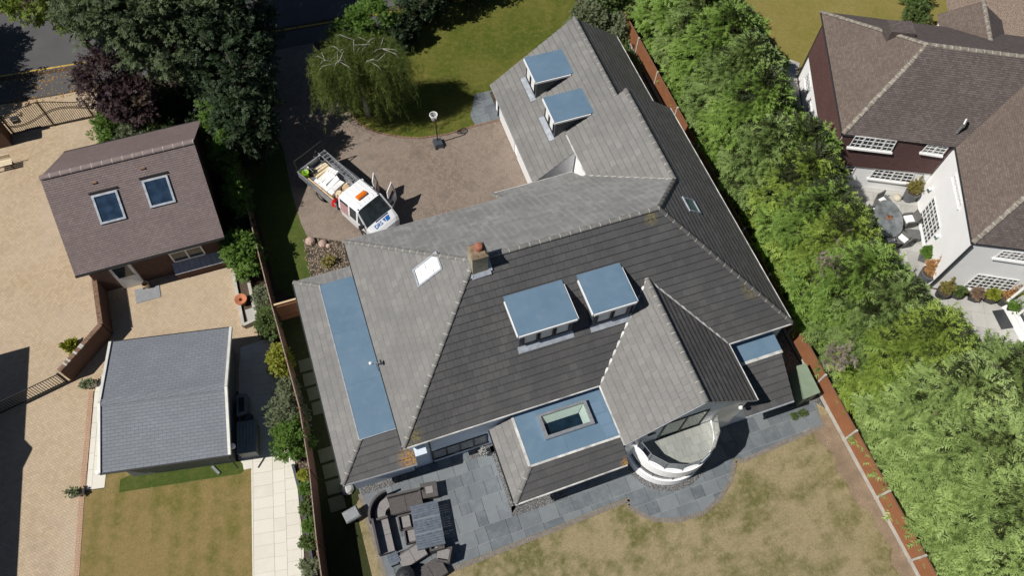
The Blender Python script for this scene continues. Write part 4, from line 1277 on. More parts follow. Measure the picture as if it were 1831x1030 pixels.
# garage door and front details
m = MB(); m.box(10.24, 23.5, .05, 10.31, 26.1, 1.8); gd = m.build('garage_door', 'upvc', HOUSE)
m = MB(); m.box(10.24, 26.6, .05, 10.31, 29.2, 1.8); m.build('garage_door', 'upvc', HOUSE)
m = MB(); m.tube([(10.24, 29.5, .05), (10.24, 29.5, 1.9)], .05, 8); m.build('drainpipe', 'blackmetal', HOUSE)
# white lamps on the back gable corners
for x in (9.05, 14.3):
    m = MB(); m.lathe((x, 7.5, 3.1), [(.02, 0), (.09, .03), (.1, .12), (.06, .2), (.01, .22)], 12); m.build('wall_lamp', 'upvc', HOUSE)
m = MB(); m.box(9.75, 7.57, 3.35, 10.1, 7.63, 3.5); m.build('air_vent', 'blackmetal', HOUSE)

# ---- anemometer mast at the eaves over the flat roof
an = thing('weather_station', 'small anemometer on a short bracket above the long blue flat roof', 'weather station', (-0.62, 14.35, 3.24))
m = MB(); m.tube([(-.62, 14.35, 3.24), (-.62, 14.35, 4.1)], .025, 6); m.tube([(-.85, 14.4, 4.08), (-.4, 14.3, 4.08)], .02, 6); m.build('mast', 'steel', an)
m = MB(); m.lathe((-.85, 14.4, 4.08), [(.02, 0), (.07, .03), (.07, .12), (.02, .15)], 10); m.build('rain_cup', 'upvc', an)
m = MB(); m.box(-.44, 14.2, 4.08, -.36, 14.4, 4.22); m.build('sensor', 'plastic_dark', an)

# ================================================================== BRICK OUTBUILDING (left)
BR = thing('brick_garage', 'brick garage with a mauve tiled roof and two roof windows', 'garage', (-9.7, 27.9, 0))
CUR = BR
bx0, bx1, bs, bn, bzr, bze = -13.3, -6.13, 24.0, 31.9, 5.7, 2.8
yr = 27.9
sheet_slope(BR, 'roof', [(bx0, bs, bze), (bx1, bs, bze), (bx1, yr, bzr), (bx0, yr, bzr)], 0.105, 'plain_mauve', 0.02, 1)
sheet_slope(BR, 'roof', [(bx1, bn, bze), (bx0, bn, bze), (bx0, yr, bzr), (bx1, yr, bzr)], 0.105, 'plain_mauve', 0.02, 2)
MAT['ridge_mauve'] = simple('mauve_ridge_tile', (0.21, 0.165, 0.155), 0.8, 0.12, 4)
ridge_run(BR, (bx0, yr, bzr), (bx1, yr, bzr), 'ridge_mauve', 0.45, 0.15, 0.03)
wallprism('wall', [(-13.05, 24.55), (-6.4, 24.55), (-6.4, 31.5), (-13.05, 31.5)], 0, 2.95, 'brick', BR)
for x in (-13.05, -6.63):
    m = MB(); m.hexa([(x, 24.55, 2.9), (x + .23, 24.55, 2.9), (x + .23, 31.5, 2.9), (x, 31.5, 2.9)], [(x, 27.89, 5.55), (x + .23, 27.89, 5.55), (x + .23, 27.92, 5.55), (x, 27.92, 5.55)]); m.build('gable_wall', 'brick', BR)
m = MB(); m.bar((bx0, bs - .04, 2.75), (bx1, bs - .04, 2.75), .1, .1); m.build('gutter', 'blackmetal', BR)
m = MB(); m.bar((bx0, bn + .04, 2.75), (bx1, bn + .04, 2.75), .1, .1); m.build('gutter', 'blackmetal', BR)
def bz(y):
    return bze + (y - bs) * (bzr - bze) / (yr - bs)
for x0, x1, y0, y1 in ((-11.4, -10.2, 25.65, 26.8), (-9.0, -7.78, 25.8, 26.9)):
    wo = roof_window([(x0, y0, bz(y0)), (x1, y0, bz(y0)), (x1, y1, bz(y1)), (x0, y1, bz(y1))], 'glass_blue', 'lead', .09, .1)
    m = MB(); m.bar((x0 - .08, y1 + .06, bz(y1) + .09), (x1 + .08, y1 + .06, bz(y1) + .09), .1, .06); o = m.build('top_casing', 'blackmetal', BR)
for x, y in ((-11.05, 27.25), (-8.75, 27.35)):
    m = MB(); m.box(x - .1, y - .08, bz(y) - .02, x + .1, y + .08, bz(y) + .06); m.build('roof_vent', 'plain_maroon' if False else 'brick_plain', BR)
dr = bpy.data.objects.new('door', None); COL.objects.link(dr); dr.parent = BR; dr.location = Vector((-11.5, 24.55, 0)) - origin(BR)
m = MB(); m.box(-12.05, 24.42, 0.03, -11.0, 24.54, 2.1); m.build('door_panel', 'upvc', dr)
m = MB(); m.box(-11.9, 24.40, 1.05, -11.15, 24.425, 1.95); m.build('pane', 'glass', dr)
m = MB(); m.tube([(-11.1, 24.36, 1.0), (-11.1, 24.36, 1.15)], .02, 6); m.build('handle', 'alu', dr)
def framed_window(parent, x0, x1, z0, z1, y, n, frame='upvc', glass='glass', top=0.33):
    w_ = bpy.data.objects.new('window', None); COL.objects.link(w_); w_.parent = parent; w_.location = Vector(((x0 + x1) / 2, y, z0)) - origin(parent)
    f = MB(); b = .08
    f.box(x0, y - .07, z0, x1, y, z0 + b); f.box(x0, y - .07, z1 - b, x1, y, z1)
    for k in range(n + 1):
        x = x0 + (x1 - x0) * k / n
        f.box(x - b / 2, y - .072, z0 + b, x + b / 2, y, z1 - b)
    zt = z1 - (z1 - z0) * top
    f.box(x0 + b / 2, y - .068, zt - .035, x1 - b / 2, y - .001, zt + .035)
    f.build('frame', frame, w_)
    for k in range(n):
        xa, xb = x0 + (x1 - x0) * k / n + b / 2, x0 + (x1 - x0) * (k + 1) / n - b / 2
        for q0, q1 in ((z0 + b, zt - .035), (zt + .035, z1 - b)):
            m_ = MB(); m_.box(xa, y - .03, q0, xb, y - .001, q1); m_.build('pane', glass, w_)
    return w_
framed_window(BR, -9.1, -7.55, 1.05, 2.3, 24.54, 2)
# tiled ledge along the wall under the window
MAT['ledge'] = simple('grey_blue_ledge_tile', (0.42, 0.42, 0.46), 0.6, .15, 5)
m = MB()
n = 11
for k in range(n):
    x = -9.3 + k * .275
    for r in range(2):
        y1, z1 = 24.54 - r * .26, .95 - r * .16
        m.hexa([(x + .008, y1 - .27, z1 - .2), (x + .267, y1 - .27, z1 - .2), (x + .267, y1, z1 - .03), (x + .008, y1, z1 - .03)], [(x + .008, y1 - .27, z1 - .165), (x + .267, y1 - .27, z1 - .165), (x + .267, y1, z1), (x + .008, y1, z1)])
lp = m.build('ledge_tiling', 'ledge', BR)
m = MB(); m.hexa([(-9.3, 24.1, .0), (-6.4, 24.1, .0), (-6.4, 24.54, .0), (-9.3, 24.54, .0)], [(-9.3, 24.12, .5), (-6.4, 24.12, .5), (-6.4, 24.54, .78), (-9.3, 24.54, .78)]); m.build('ledge_base', 'brick', BR)

# doorstep things
o = MB(); o.box(-.62, -.42, 0, .62, .42, .03); o = o.build('door_mat', 'plastic_grey'); o.location = (-10.95, 23.75, .006)
tag(o, 'grey door mat on tan block paving outside the brick garage', 'door mat')
bk = thing('tan_bucket', 'small tan bucket standing by the white garage door', 'bucket', (-10.9, 24.15, 0))
m = MB(); m.lathe((-10.9, 24.15, .03), [(.12, 0), (.16, .34), (.175, .34), (.165, .36), (.14, .34), (.11, .05)], 16); m.build('tub', 'sand', bk)
m = MB(); m.tube([(-10.9 + .17 * math.cos(t), 24.15, .36 + .16 * math.sin(t)) for t in np.linspace(0, math.pi, 9)], .01, 5); m.build('handle', 'steel', bk)

# retaining wall, brick by brick on top
RW = thing('brick_garden_wall', 'low angled brick wall with a header course between drive and courtyard', 'garden wall', (-13.5, 22, 0))
wp = [Vector((-13.05, 25.0, 0)), Vector((-12.98, 21.95, 0)), Vector((-15.05, 20.05, 0))]
hw = 1.15
m = MB()
for a, b in zip(wp, wp[1:]):
    m.bar(a + Vector((0, 0, hw / 2)), b + Vector((0, 0, hw / 2)), .24, hw)
m.build('wall', 'brick', RW)
bm_ = MB(); bm_.box(-.115, -.05, 0, .115, .05, .07)
cb = bm_.mesh('brick', 'brick_plain'); pm = MB(); pm.box(-.115, -.05, 0, .115, .05, .07); cw = pm.mesh('brick', 'concrete')
for a, b in zip(wp, wp[1:]):
    d = b - a; n = int(d.length / .112); ang = math.atan2(d.y, d.x) + math.pi / 2
    for i in range(n):
        o = bpy.data.objects.new('brick', cw if rng.random() < .12 and a.y < 23 else cb); COL.objects.link(o); o.parent = RW
        p = a.lerp(b, (i + .5) / n); o.location = Vector((p.x, p.y, hw + .001 + rng.uniform(0, .006))) - RW.location; o.rotation_euler = (0, 0, ang + rng.uniform(-.02, .02))

# iron railing gate running left from the wall
def railing(name, label, cat, a, b, h, n, mat, curve=None, leaves=1, group=None):
    t = thing(name, label, cat, (a[0], a[1], 0), 0, group)
    a = Vector((*a, 0)); b = Vector((*b, 0))
    def top(q):
        return h if curve is None else curve(q)
    f = MB()
    for k in range(20):
        q0, q1 = k / 20, (k + 1) / 20
        for off in ((0,) if curve is None else (0, )):
            f.bar(a.lerp(b, q0) + Vector((0, 0, top(q0))), a.lerp(b, q1) + Vector((0, 0, top(q1))), .035, .035)
            if curve:
                f.bar(a.lerp(b, q0) + Vector((0, 0, curve(q0) * .0 + .95 + .35 * math.sin(q0 * 6.283 * .9 + 4))), a.lerp(b, q1) + Vector((0, 0, .95 + .35 * math.sin(q1 * 6.283 * .9 + 4))), .03, .03)
                f.bar(a.lerp(b, q0) + Vector((0, 0, .85 + .35 * math.sin(q0 * 6.283 * .9 + 4))), a.lerp(b, q1) + Vector((0, 0, .85 + .35 * math.sin(q1 * 6.283 * .9 + 4))), .03, .03)
    f.bar(a + Vector((0, 0, .1)), b + Vector((0, 0, .1)), .05, .05)
    f.build('rail', mat, t)
    for k in range(n + 1):
        q = k / n; p = a.lerp(b, q)
        m_ = MB(); big = k in (0, n) or (leaves == 2 and k == n // 2)
        m_.bar(p + Vector((0, 0, .06)), p + Vector((0, 0, top(q) + (.06 if big else .02))), .09 if big else .026, .09 if big else .026, (0, 1, 0)); m_.build('stile' if big else 'baluster', mat, t)
    return t
railing('railing_fence', 'dark iron railing between brick wall and shaded drive', 'railing', (-15.2, 20.0), (-18.8, 19.2), 1.0, 30, 'blackmetal')
MAT['gatebrown'] = simple('brown_painted_iron', (0.06, 0.04, 0.024), 0.5, 0.2, 5)
railing('driveway_gate', 'tall brown iron double gate with a wave-shaped top', 'gate', (-17.0, 36.85), (-12.55, 36.74), 1.75, 38, 'gatebrown', lambda q: 1.6 + .28 * math.sin(q * 6.283 * 1.0 + 4.9) + .12, 2)
pb = thing('parcel_box', 'small dark post box fixed to the iron drive gate', 'post box', (-16.35, 36.75, 0))
m = MB(); m.box(-16.55, 36.6, 1.0, -16.15, 36.82, 1.38); m.build('casing', 'plastic_dark', pb)
m = MB(); m.box(-16.5, 36.585, 1.24, -16.2, 36.6, 1.29); m.build('slot_flap', 'steel', pb)
gp = thing('gate_pier', 'red brick gate pier at the left end of the iron gate', 'gate pier', (-17.35, 36.6, 0))
m = MB(); m.box(-17.9, 36.0, 0, -17.15, 36.9, 1.9); m.build('shaft', 'brick', gp)
m = MB(); m.prism([(-17.95, 35.95), (-17.1, 35.95), (-17.1, 36.95), (-17.95, 36.95)], 1.9, 2.05, 0, .12); m.build('cap', 'brick_plain', gp)
cp = thing('garden_bench', 'pale slatted bench with dark legs beside the gate pier', 'bench', (-17.4, 34.0, 0))
for k in range(3):
    m = MB(); m.box(-18.0, 34.2 + k * .14, .44, -17.0, 34.32 + k * .14, .48); m.build('seat_slat', 'sand2', cp)
for x in (-17.9, -17.1):
    for y in (34.24, 34.56):
        m = MB(); m.box(x - .03, y - .03, 0, x + .03, y + .03, .44); m.build('leg', 'blackmetal', cp)
m = MB(); m.box(-18.0, 34.62, .6, -17.0, 34.66, .85); m.build('backrest', 'sand2', cp)

# ================================================================== SHED
SH = thing('garden_room', 'low grey garden room with blue-grey shingle roof and white verges', 'garden room', (-10, 16.5, 0))
S1, S2, R1, R2, N1, N2 = (-13.28, 13.97, 2.2), (-7.83, 13.0, 2.2), (-12.72, 16.9, 2.92), (-7.3, 15.9, 2.92), (-12.24, 20.2, 2.2), (-6.76, 19.2, 2.2)
sheet_slope(SH, 'roof', [S1, S2, R2, R1], 0.15, 'felt', 0.012, 3)
sheet_slope(SH, 'roof', [N2, N1, R1, R2], 0.15, 'felt', 0.012, 4)
m = MB(); m.bar(Vector(R1) + Vector((0, 0, .02)), Vector(R2) + Vector((0, 0, .02)), .3, .012, (0, 0, 1)); m.build('ridge_strip', 'felt', SH)
for a, b, c in ((S1, R1, N1), (S2, R2, N2)):
    m = MB()
    for p, q in ((a, b), (b, c)):
        m.bar(Vector(p) + Vector((0, 0, .0)), Vector(q) + Vector((0, 0, .0)), .12, .16)
    m.build('verge_board', 'offwhite', SH)
m = MB(); m.bar(Vector(S1) + Vector((0, -.03, -.05)), Vector(S2) + Vector((0, -.03, -.05)), .07, .08); m.build('gutter', 'plastic_dark', SH)
m = MB(); m.bar(Vector(N1) + Vector((0, .03, -.05)), Vector(N2) + Vector((0, .03, -.05)), .07, .08); m.build('gutter', 'plastic_dark', SH)
ax = (Vector(S2) - Vector(S1)).normalized(); ay = (Vector(N1) - Vector(S1)); ay.z = 0; ay.normalize()
def shp(u, v):
    p = Vector(S1) + ax * u + ay * v; return (p.x, p.y)
L_ = (Vector(S2) - Vector(S1)).length
wallprism('wall', [shp(.55, .35), shp(L_ - .35, .35), shp(L_ - .35, 5.95), shp(.55, 5.95)], 0, 2.22, 'greypaint', SH)
for u in (.55, L_ - .5):
    m = MB(); a, b, c = shp(u, .35), shp(u, 5.95), shp(u, 3.05); a2, b2, c2 = shp(u + .15, .35), shp(u + .15, 5.95), shp(u + .15, 3.05)
    m.hexa([(*a, 2.2), (*a2, 2.2), (*b2, 2.2), (*b, 2.2)], [(*c, 2.84), (*c2, 2.84), (c2[0], c2[1] + .01, 2.84), (c[0], c[1] + .01, 2.84)]); m.build('gable_wall', 'greypaint', SH)
sheet('uncut_grass_strip', [shp(-.05, -.3), shp(L_ - .15, -.25), shp(L_ + .35, .2), shp(L_ - .3, .5), shp(.5, .5), shp(-.05, .3)], .0125, 'grass_green')
p = shp(3.4, .34); m = MB(); m.box(p[0] - .12, p[1] - .04, 1.4, p[0] + .12, p[1] + .02, 1.58); m.build('air_vent', 'plastic_dark', SH)
for i, (u, v, lab) in enumerate(((-.12, .12, 'round white floodlight on the far-left eaves corner of the garden room'), (L_ + .08, .42, 'round white floodlight on the right eaves corner of the garden room'))):
    p = shp(u, v); t = thing('floodlight', lab, 'lamp', (p[0], p[1], 1.98), 0, 'floodlights on the garden room')
    m = MB(); m.lathe((p[0], p[1], 1.98), [(.02, 0), (.12, .03), (.13, .12), (.05, .18), (.01, .2)], 12); m.build('lamp_head', 'upvc', t)
    m = MB(); q = shp(u + (.25 if u < 1 else -.3), v + .1); m.tube([(p[0], p[1], 2.0), (q[0], q[1], 2.05)], .02, 6); m.build('bracket', 'steel', t)
# downpipe stub and trough on the lawn by the shed corner
tr = thing('timber_prop', 'grey timber prop leaning out from the garden room corner over the lawn', 'timber prop', (*shp(L_ - .4, .2), 0))
a, b = shp(L_ - .4, .3), shp(L_ - 1.0, -.35)
m = MB(); m.bar((*(-9.19, 13.53), .05), (*(-8.93, 13.08), .05), .12, .08); m.build('board', 'greypaint', tr)
m = MB(); m.bar((*shp(L_ - .3, .3), 1.9), (*shp(L_ + .0, -.25), .9), .06, .06); m.build('brace', 'plastic_dark', tr)
# things along the shed's east wall
ac = thing('hot_tub_heater', 'grey boxed heat pump with a grille against the garden room wall', 'heat pump', (*shp(L_ + .15, 2.9), 0))
def lbox(mm, u0, v0, z0, u1, v1, z1):
    mm.hexa([(*shp(u0, v0), z0), (*shp(u1, v0), z0), (*shp(u1, v1), z0), (*shp(u0, v1), z0)], [(*shp(u0, v0), z1), (*shp(u1, v0), z1), (*shp(u1, v1), z1), (*shp(u0, v1), z1)])
m = MB(); lbox(m, L_ - .1, 2.3, .1, L_ + .35, 3.4, .8); m.build('casing', 'plastic_grey', ac)
m = MB(); lbox(m, L_ + .0, 2.5, .8, L_ + .25, 3.2, .83); m.build('top_grille', 'plastic_dark', ac)
for v in (2.4, 3.3):
    m = MB(); lbox(m, L_ - .05, v - .05, 0, L_ + .3, v + .05, .1); m.build('foot', 'plastic_dark', ac)
sb = thing('storage_box', 'grey garden storage box with a sloping slatted lid by the path', 'storage box', (*shp(L_ + .3, 1.2), 0))
m = MB(); lbox(m, L_ - .05, .45, 0, L_ + .75, 1.95, .82); m.build('box_body', 'plastic_grey', sb)
for k in range(6):
    m = MB(); u = L_ - .08 + k * .145; lbox(m, u + .005, .42, .83, u + .14, 1.98, .88); m.build('lid_slat', 'greypaint', sb)
bc = thing('kettle_barbecue', 'dark barbecue trolley standing in shade beside the storage box', 'barbecue', (*shp(L_ + .35, 2.15), 0))
p = shp(L_ + .4, 2.13)
m = MB(); m.lathe((p[0], p[1], .5), [(.03, 0), (.2, .05), (.27, .2), (.22, .36), (.05, .44)], 14); m.build('bowl', 'plastic_dark', bc)
for k in range(3):
    t = k * 2.1; m = MB(); m.tube([(p[0] + .1 * math.cos(t), p[1] + .1 * math.sin(t), .55), (p[0] + .28 * math.cos(t), p[1] + .28 * math.sin(t), 0)], .015, 5); m.build('leg', 'blackmetal', bc)

# raised planter with a terracotta pot
PL = thing('raised_planter', 'long cream-edged raised planter beside the courtyard paving', 'planter', (*(-6.22, 21.67), 0))
q = [Vector((-6.51, 23.32, 0.35)), Vector((-6.53, 20.21, 0.35)), Vector((-5.84, 20.35, 0.35)), Vector((-5.83, 23.02, 0.35))]
for i, (a, b) in enumerate(zip(q, q[1:] + q[:1])):
    m = MB(); a = Vector((a.x, a.y, .175)); b = Vector((b.x, b.y, .175)); m.bar(a, b, .16, .35 + i * .002); m.build('side_board', 'concrete', PL)
m = MB(); m.face([(v.x, v.y, .22) for v in q]); m.build('soil_bed', 'soil', PL)
m = MB(); a, b = Vector((-6.05, 21.04, 0.30)), Vector((-6.02, 20.36, 0.30)); m.bar((a.x, a.y, .27), (b.x, b.y, .27), .5, .12); m.build('paving_piece', 'palestone', PL)
tp = thing('terracotta_pot', 'tipped terracotta pot inside the cream-edged planter', 'pot', (-6.35, 21.55, 0.25))
c = Vector((-6.35, 21.55, 0.25)); m = MB(); m.lathe(c, [(.2, 0), (.28, .3), (.32, .3), (.32, .4), (.27, .4), (.1, .34), (.06, .1)], 16); m.build('pot_body', 'terracotta', tp)
# corner troughs on the drive edge
for (x, y), lab in (((-14.15, 19.44), 'clay trough with a grey-green plant near the wall end'), ((-15.16, 14.22), 'small planted trough at the striped lawn corner')):
    t = thing('plant_trough', lab, 'trough', (x, y, 0), 0, 'troughs at the drive edge')
    m = MB(); m.box(x - .3, y - .14, 0, x + .3, y + .14, .24); m.build('trough', 'stone', t)
    P_, O_, T_ = clump_cloud((x - .05, y, .35), (.3, .15, .15), 14, 12, .12, .2)
    scatter('foliage', 'leaf', P_, O_ + unit(len(P_)) * .5, O_ * .3 + np.array([0, 0, .9]), np.full(len(P_), .13), T_, 'leaf_grey', t, tuple(t.location))
gt = thing('grass_tuft', 'loose tuft of yellowed weed growing at the brick wall foot', 'weed tuft', (*(-14.89, 21.83), 0))
P_, O_, T_ = clump_cloud((*(-14.89, 21.83), .15), (.3, .3, .2), 22, 12, .16, .2)
scatter('foliage', 'leaf', P_, O_ + unit(len(P_)) * .4 + np.array([0, 0, .6]), O_ * .3 + np.array([0, 0, .9]), np.full(len(P_), .2), T_, 'leaf_gold', gt, tuple(gt.location))
# the house beyond the frame whose shadow lies on the drive
OH = thing('brick_house', 'brick house left of the drive, seen by its shadow', 'house', (-25, 17, 0))
wallprism('wall', [(-30, 4), (-22.6, 4), (-20.9, 21.9), (-30, 21.9)], 0, 4.6, 'brick', OH)
m = MB(); m.hexa([(-31, 3.8, 4.6), (-22.3, 3.8, 4.6), (-20.55, 22.3, 4.6), (-31, 22.3, 4.6)], [(-26.9, 3.9, 7.0), (-26.7, 3.9, 7.0), (-25, 22, 7.0), (-25.2, 22, 7.0)]); m.build('roof', 'plain_brown', OH)
m = MB(); m.hexa([(-26, 16.0, 4.55), (-21.1, 16.0, 4.55), (-21.1, 17.6, 4.55), (-26, 17.6, 4.55)], [(-26, 16.75, 5.1), (-21.1, 16.75, 5.1), (-21.1, 16.85, 5.1), (-26, 16.85, 5.1)]); m.build('gable_roof', 'plain_brown', OH)
m = MB(); m.box(-26, 16.2, 0, -21.25, 17.4, 4.5); m.build('bay', 'brick', OH)

# ================================================================== FENCES
FR = thing('east_fence', 'orange stained close-board fence with concrete posts below the tall conifers', 'fence', (19.7, 12, 0))
def fx(y):
    return 19.62 + (y - 2) * .016
ys = [-6.6 + 2.93 * k for k in range(15)]
for i, y in enumerate(ys):
    m = MB(); m.box(fx(y) - .05, y - .05, 0, fx(y) + .05, y + .05, 1.56); m.build('fence_post', 'concrete', FR)
    if i + 1 < len(ys):
        y1 = ys[i + 1]
        m = MB(); m.bar((fx(y), y + .05, .15), (fx(y1), y1 - .05, .15), .06, .3); m.build('gravel_board', 'concrete', FR)
        m = MB(); n = 24
        for k in range(n):
            ya, yb = y + .06 + (y1 - y - .12) * k / n, y + .06 + (y1 - y - .12) * (k + 1) / n
            xx = fx(ya)
            m.hexa([(xx - .028, ya, .3), (xx + .01, ya, .3), (xx + .01, yb, .3), (xx - .012, yb, .3)], [(xx - .028, ya, 1.5), (xx + .01, ya, 1.5), (xx + .01, yb, 1.5), (xx - .012, yb, 1.5)])
        m.build('fence_panel', 'fence', FR)
        m = MB(); m.bar((fx(y), y + .06, 1.515), (fx(y1), y1 - .06, 1.515), .06, .03); m.build('capping', 'fence_brown', FR)
FL = thing('boundary_fence', 'weathered brown timber fence along the shaded side passage', 'fence', (-4.8, 14, 0))
fl = [(-4.95, 30), (-4.9, 26.5), (-4.83, 23), (-4.76, 20.1), (-4.64, 16.8), (-4.55, 14.3), (-4.72, 11.4), (-5.08, 8.2), (-5.3, 5.2), (-5.5, 2), (-5.7, -2), (-5.85, -6)]
for i, (x, y) in enumerate(fl):
    m = MB(); m.box(x - .05, y - .05, 0, x + .05, y + .05, 1.85); m.build('fence_post', 'fence_brown', FL)
    if i + 1 < len(fl):
        x1, y1 = fl[i + 1]
        m = MB(); n = 26
        a, b = Vector((x, y, 0)), Vector((x1, y1, 0))
        for k in range(n):
            p, q_ = a.lerp(b, k / n), a.lerp(b, (k + 1) / n)
            m.hexa([(p.x - .03, p.y, .05), (p.x + .02, p.y, .05), (q_.x + .005, q_.y, .05), (q_.x - .03, q_.y, .05)], [(p.x - .03, p.y, 1.78), (p.x + .02, p.y, 1.78), (q_.x + .005, q_.y, 1.78), (q_.x - .03, q_.y, 1.78)])
        m.build('fence_panel', 'fence_brown', FL)
        m = MB(); m.bar(a + Vector((0, 0, 1.8)), b + Vector((0, 0, 1.8)), .045, .03); m.build('capping', 'stone_brown', FL)
GT = thing('side_gate', 'orange-brown board gate across the side passage by the lean-to', 'gate', (-4.0, 20.2, 0))
for k in range(11):
    x = -4.66 + k * .14
    m = MB(); m.box(x, 19.98, .06, x + .13, 20.02, 1.75); m.build('board', 'fence', GT)
for z in (.4, 1.5):
    m = MB(); m.box(-4.66, 19.94, z, -3.12, 19.98, z + .1); m.build('ledge_rail', 'fence', GT)
m = MB(); m.box(-4.66, 19.96, 1.76, -3.1, 20.05, 1.8); m.build('capping', 'sand', GT)

# ================================================================== WHITE HOUSE (right)
RH = thing('white_house', 'white rendered house with mossy brown tiled roofs and maroon hung tiles', 'house', (33, 18, 0))
CUR = RH
NW, SW, IN, WS = (29.4, 27.5, 4.5), (25.85, 19.1, 4.5), (31.1, 16.65, 4.5), (28.4, 11.15, 4.5)
AP = (30.25, 20.8, 7.9)
dE = Vector((.885, -.466, 0))
RE = tuple(Vector(AP) + dE * 12)
# wing: its ridge runs along the wing axis (south) and is hipped at the south end
dS = Vector((-.452, -.892, 0)); dX = Vector((.892, -.452, 0))
WA = Vector(WS) + dX * 3.4 - dS * 3.4 + Vector((0, 0, 3.4))         # hip apex of the wing
WN_ = WA - dS * 6.5
SE_ = Vector(WS) + dX * 6.8
S_E = Vector(IN) + dX * 8
sheet_slope(RH, 'roof', [SW, NW, AP], 0.105, 'plain_brown', .022, 11)
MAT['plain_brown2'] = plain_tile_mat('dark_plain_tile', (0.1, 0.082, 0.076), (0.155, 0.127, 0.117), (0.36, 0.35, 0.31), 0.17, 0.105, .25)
east = Vector(IN) + dE * 9
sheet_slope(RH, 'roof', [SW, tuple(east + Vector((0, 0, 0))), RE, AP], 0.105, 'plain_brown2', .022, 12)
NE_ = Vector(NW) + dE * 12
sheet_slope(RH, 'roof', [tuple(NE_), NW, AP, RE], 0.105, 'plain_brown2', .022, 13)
# wing planes (the upper part runs into the main slope)
wIn = Vector(WS) - dS * 6.3
sheet_slope(RH, 'roof', [WS, tuple(wIn - dS * 3.2), tuple(WN_ + Vector((0, 0, 0))), tuple(WA)], 0.105, 'plain_brown', .022, 14)
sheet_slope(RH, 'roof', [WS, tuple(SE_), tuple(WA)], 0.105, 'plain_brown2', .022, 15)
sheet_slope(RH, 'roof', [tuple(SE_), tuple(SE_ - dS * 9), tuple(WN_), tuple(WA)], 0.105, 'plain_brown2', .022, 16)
MAT['ridge_moss'] = simple('lichened_ridge', (0.22, 0.195, 0.16), 0.9, 0.5, 6, bump=.4, bscale=20)
for a, b in ((SW, AP), (NW, AP), (AP, RE), (WS, WA), (WA, WN_)):
    ridge_run(RH, a, b, 'ridge_moss', .4, .13, .03)
hw_ = 4.42
wallprism('wall', [(29.2, 26.65), (26.0, 19.15), (31.28, 16.68), (36, 14.6), (40, 21)], 0, 4.45, 'white', RH)
WB = [(31.3, 16.6), (28.4, 11.15), (28.4 + .892 * 6.4, 11.15 - .452 * 6.4), (31.3 + .892 * 6.2, 16.6 - .452 * 6.2)]
wallprism('wall', WB, 0, 4.4, 'white', RH)
def hung(a, b, z0, z1, name='tile_hanging'):
    a = Vector((*a, 0)); b = Vector((*b, 0)); d = (b - a).normalized(); n = Vector((d.y, -d.x, 0)); L = (b - a).length
    m = MB(); z = z0; k = 0
    while z < z1:
        o0, o1 = .1, .075
        p = [a + n * o0 + Vector((0, 0, z)), b + n * o0 + Vector((0, 0, z)), b + n * o1 + Vector((0, 0, z + .11)), a + n * o1 + Vector((0, 0, z + .11))]
        m.face(p, 0, [(0, z), (L, z), (L, z + .11), (0, z + .11)])
        m.face([a + Vector((0, 0, z)), b + Vector((0, 0, z)), p[1], p[0]], 0, [(0, z), (L, z), (L, z + .01), (0, z + .01)])
        z += .11
    return m.build(name, 'plain_maroon', RH)
hung((29.2, 26.65), (26.0, 19.15), 1.95, 4.42)
hung((26.0, 19.15), (31.25, 16.7), 1.95, 4.42)
def wall_window(parent, q, cols, rows, lights, off=.0, glass='glass', frame='upvc', sill=True):
    """q: bottom-left, bottom-right, top-right, top-left on a wall; lights with their glazing bars"""
    BL, BR_, TR, TL = [Vector(p) for p in q]
    w_ = bpy.data.objects.new('window', None); COL.objects.link(w_); w_.parent = parent; mid = (BL + BR_ + TR + TL) / 4; w_.location = mid - origin(parent)
    n = (BR_ - BL).cross(TL - BL).normalized(); n.z = 0; n.normalize()
    def pt(u, v, o):
        return BL.lerp(BR_, u).lerp(TL.lerp(TR, u), v) + n * (o + off)
    g_ = MB(); g_.face([pt(0, 0, .012), pt(1, 0, .012), pt(1, 1, .012), pt(0, 1, .012)]); g_.build('pane', glass, w_)
    f = MB(); W_ = (BR_ - BL).length; H_ = (TL - BL).length
    def rect(u0, v0, u1, v1, o):
        f.hexa([pt(u0, v0, .013), pt(u1, v0, .013), pt(u1, v0, o), pt(u0, v0, o)], [pt(u0, v1, .013), pt(u1, v1, .013), pt(u1, v1, o), pt(u0, v1, o)])
    fw, fh = .055 / W_, .055 / H_
    rect(0, 0, 1, fh, .05); rect(0, 1 - fh, 1, 1, .05)
    for k in range(lights + 1):
        u = k / lights; rect(max(0, u - fw * .8), fh, min(1, u + fw * .8), 1 - fh, .052)
    for k in range(lights):
        for c in range(1, cols):
            u = (k + c / cols) / lights; rect(u - fw * .26, fh, u + fw * .26, 1 - fh, .04)
    for r in range(1, rows):
        v = r / rows; rect(fw * .8, v - fh * .26, 1 - fw * .8, v + fh * .26, .042)
    f.build('frame', frame, w_)
    if sill:
        s_ = MB(); s_.hexa([pt(-.03, -.1 / H_, -.02), pt(1.03, -.1 / H_, -.02), pt(1.03, -.1 / H_, .12), pt(-.03, -.1 / H_, .12)], [pt(-.03, 0, -.02), pt(1.03, 0, -.02), pt(1.03, 0, .1), pt(-.03, 0, .1)]); s_.build('window_sill', frame, w_)
    return w_
sl = '26.0,19.15,31.28,16.68'
wall_window(RH, [(26.44, 18.84, 3.62), (28.53, 17.87, 3.54), (28.44, 17.91, 4.47), (26.44, 18.84, 4.53)], 2, 3, 4, .06)
wall_window(RH, [(29.86, 17.24, 3.76), (30.94, 16.74, 3.66), (30.93, 16.74, 4.39), (29.91, 17.22, 4.42)], 2, 3, 2, .06)
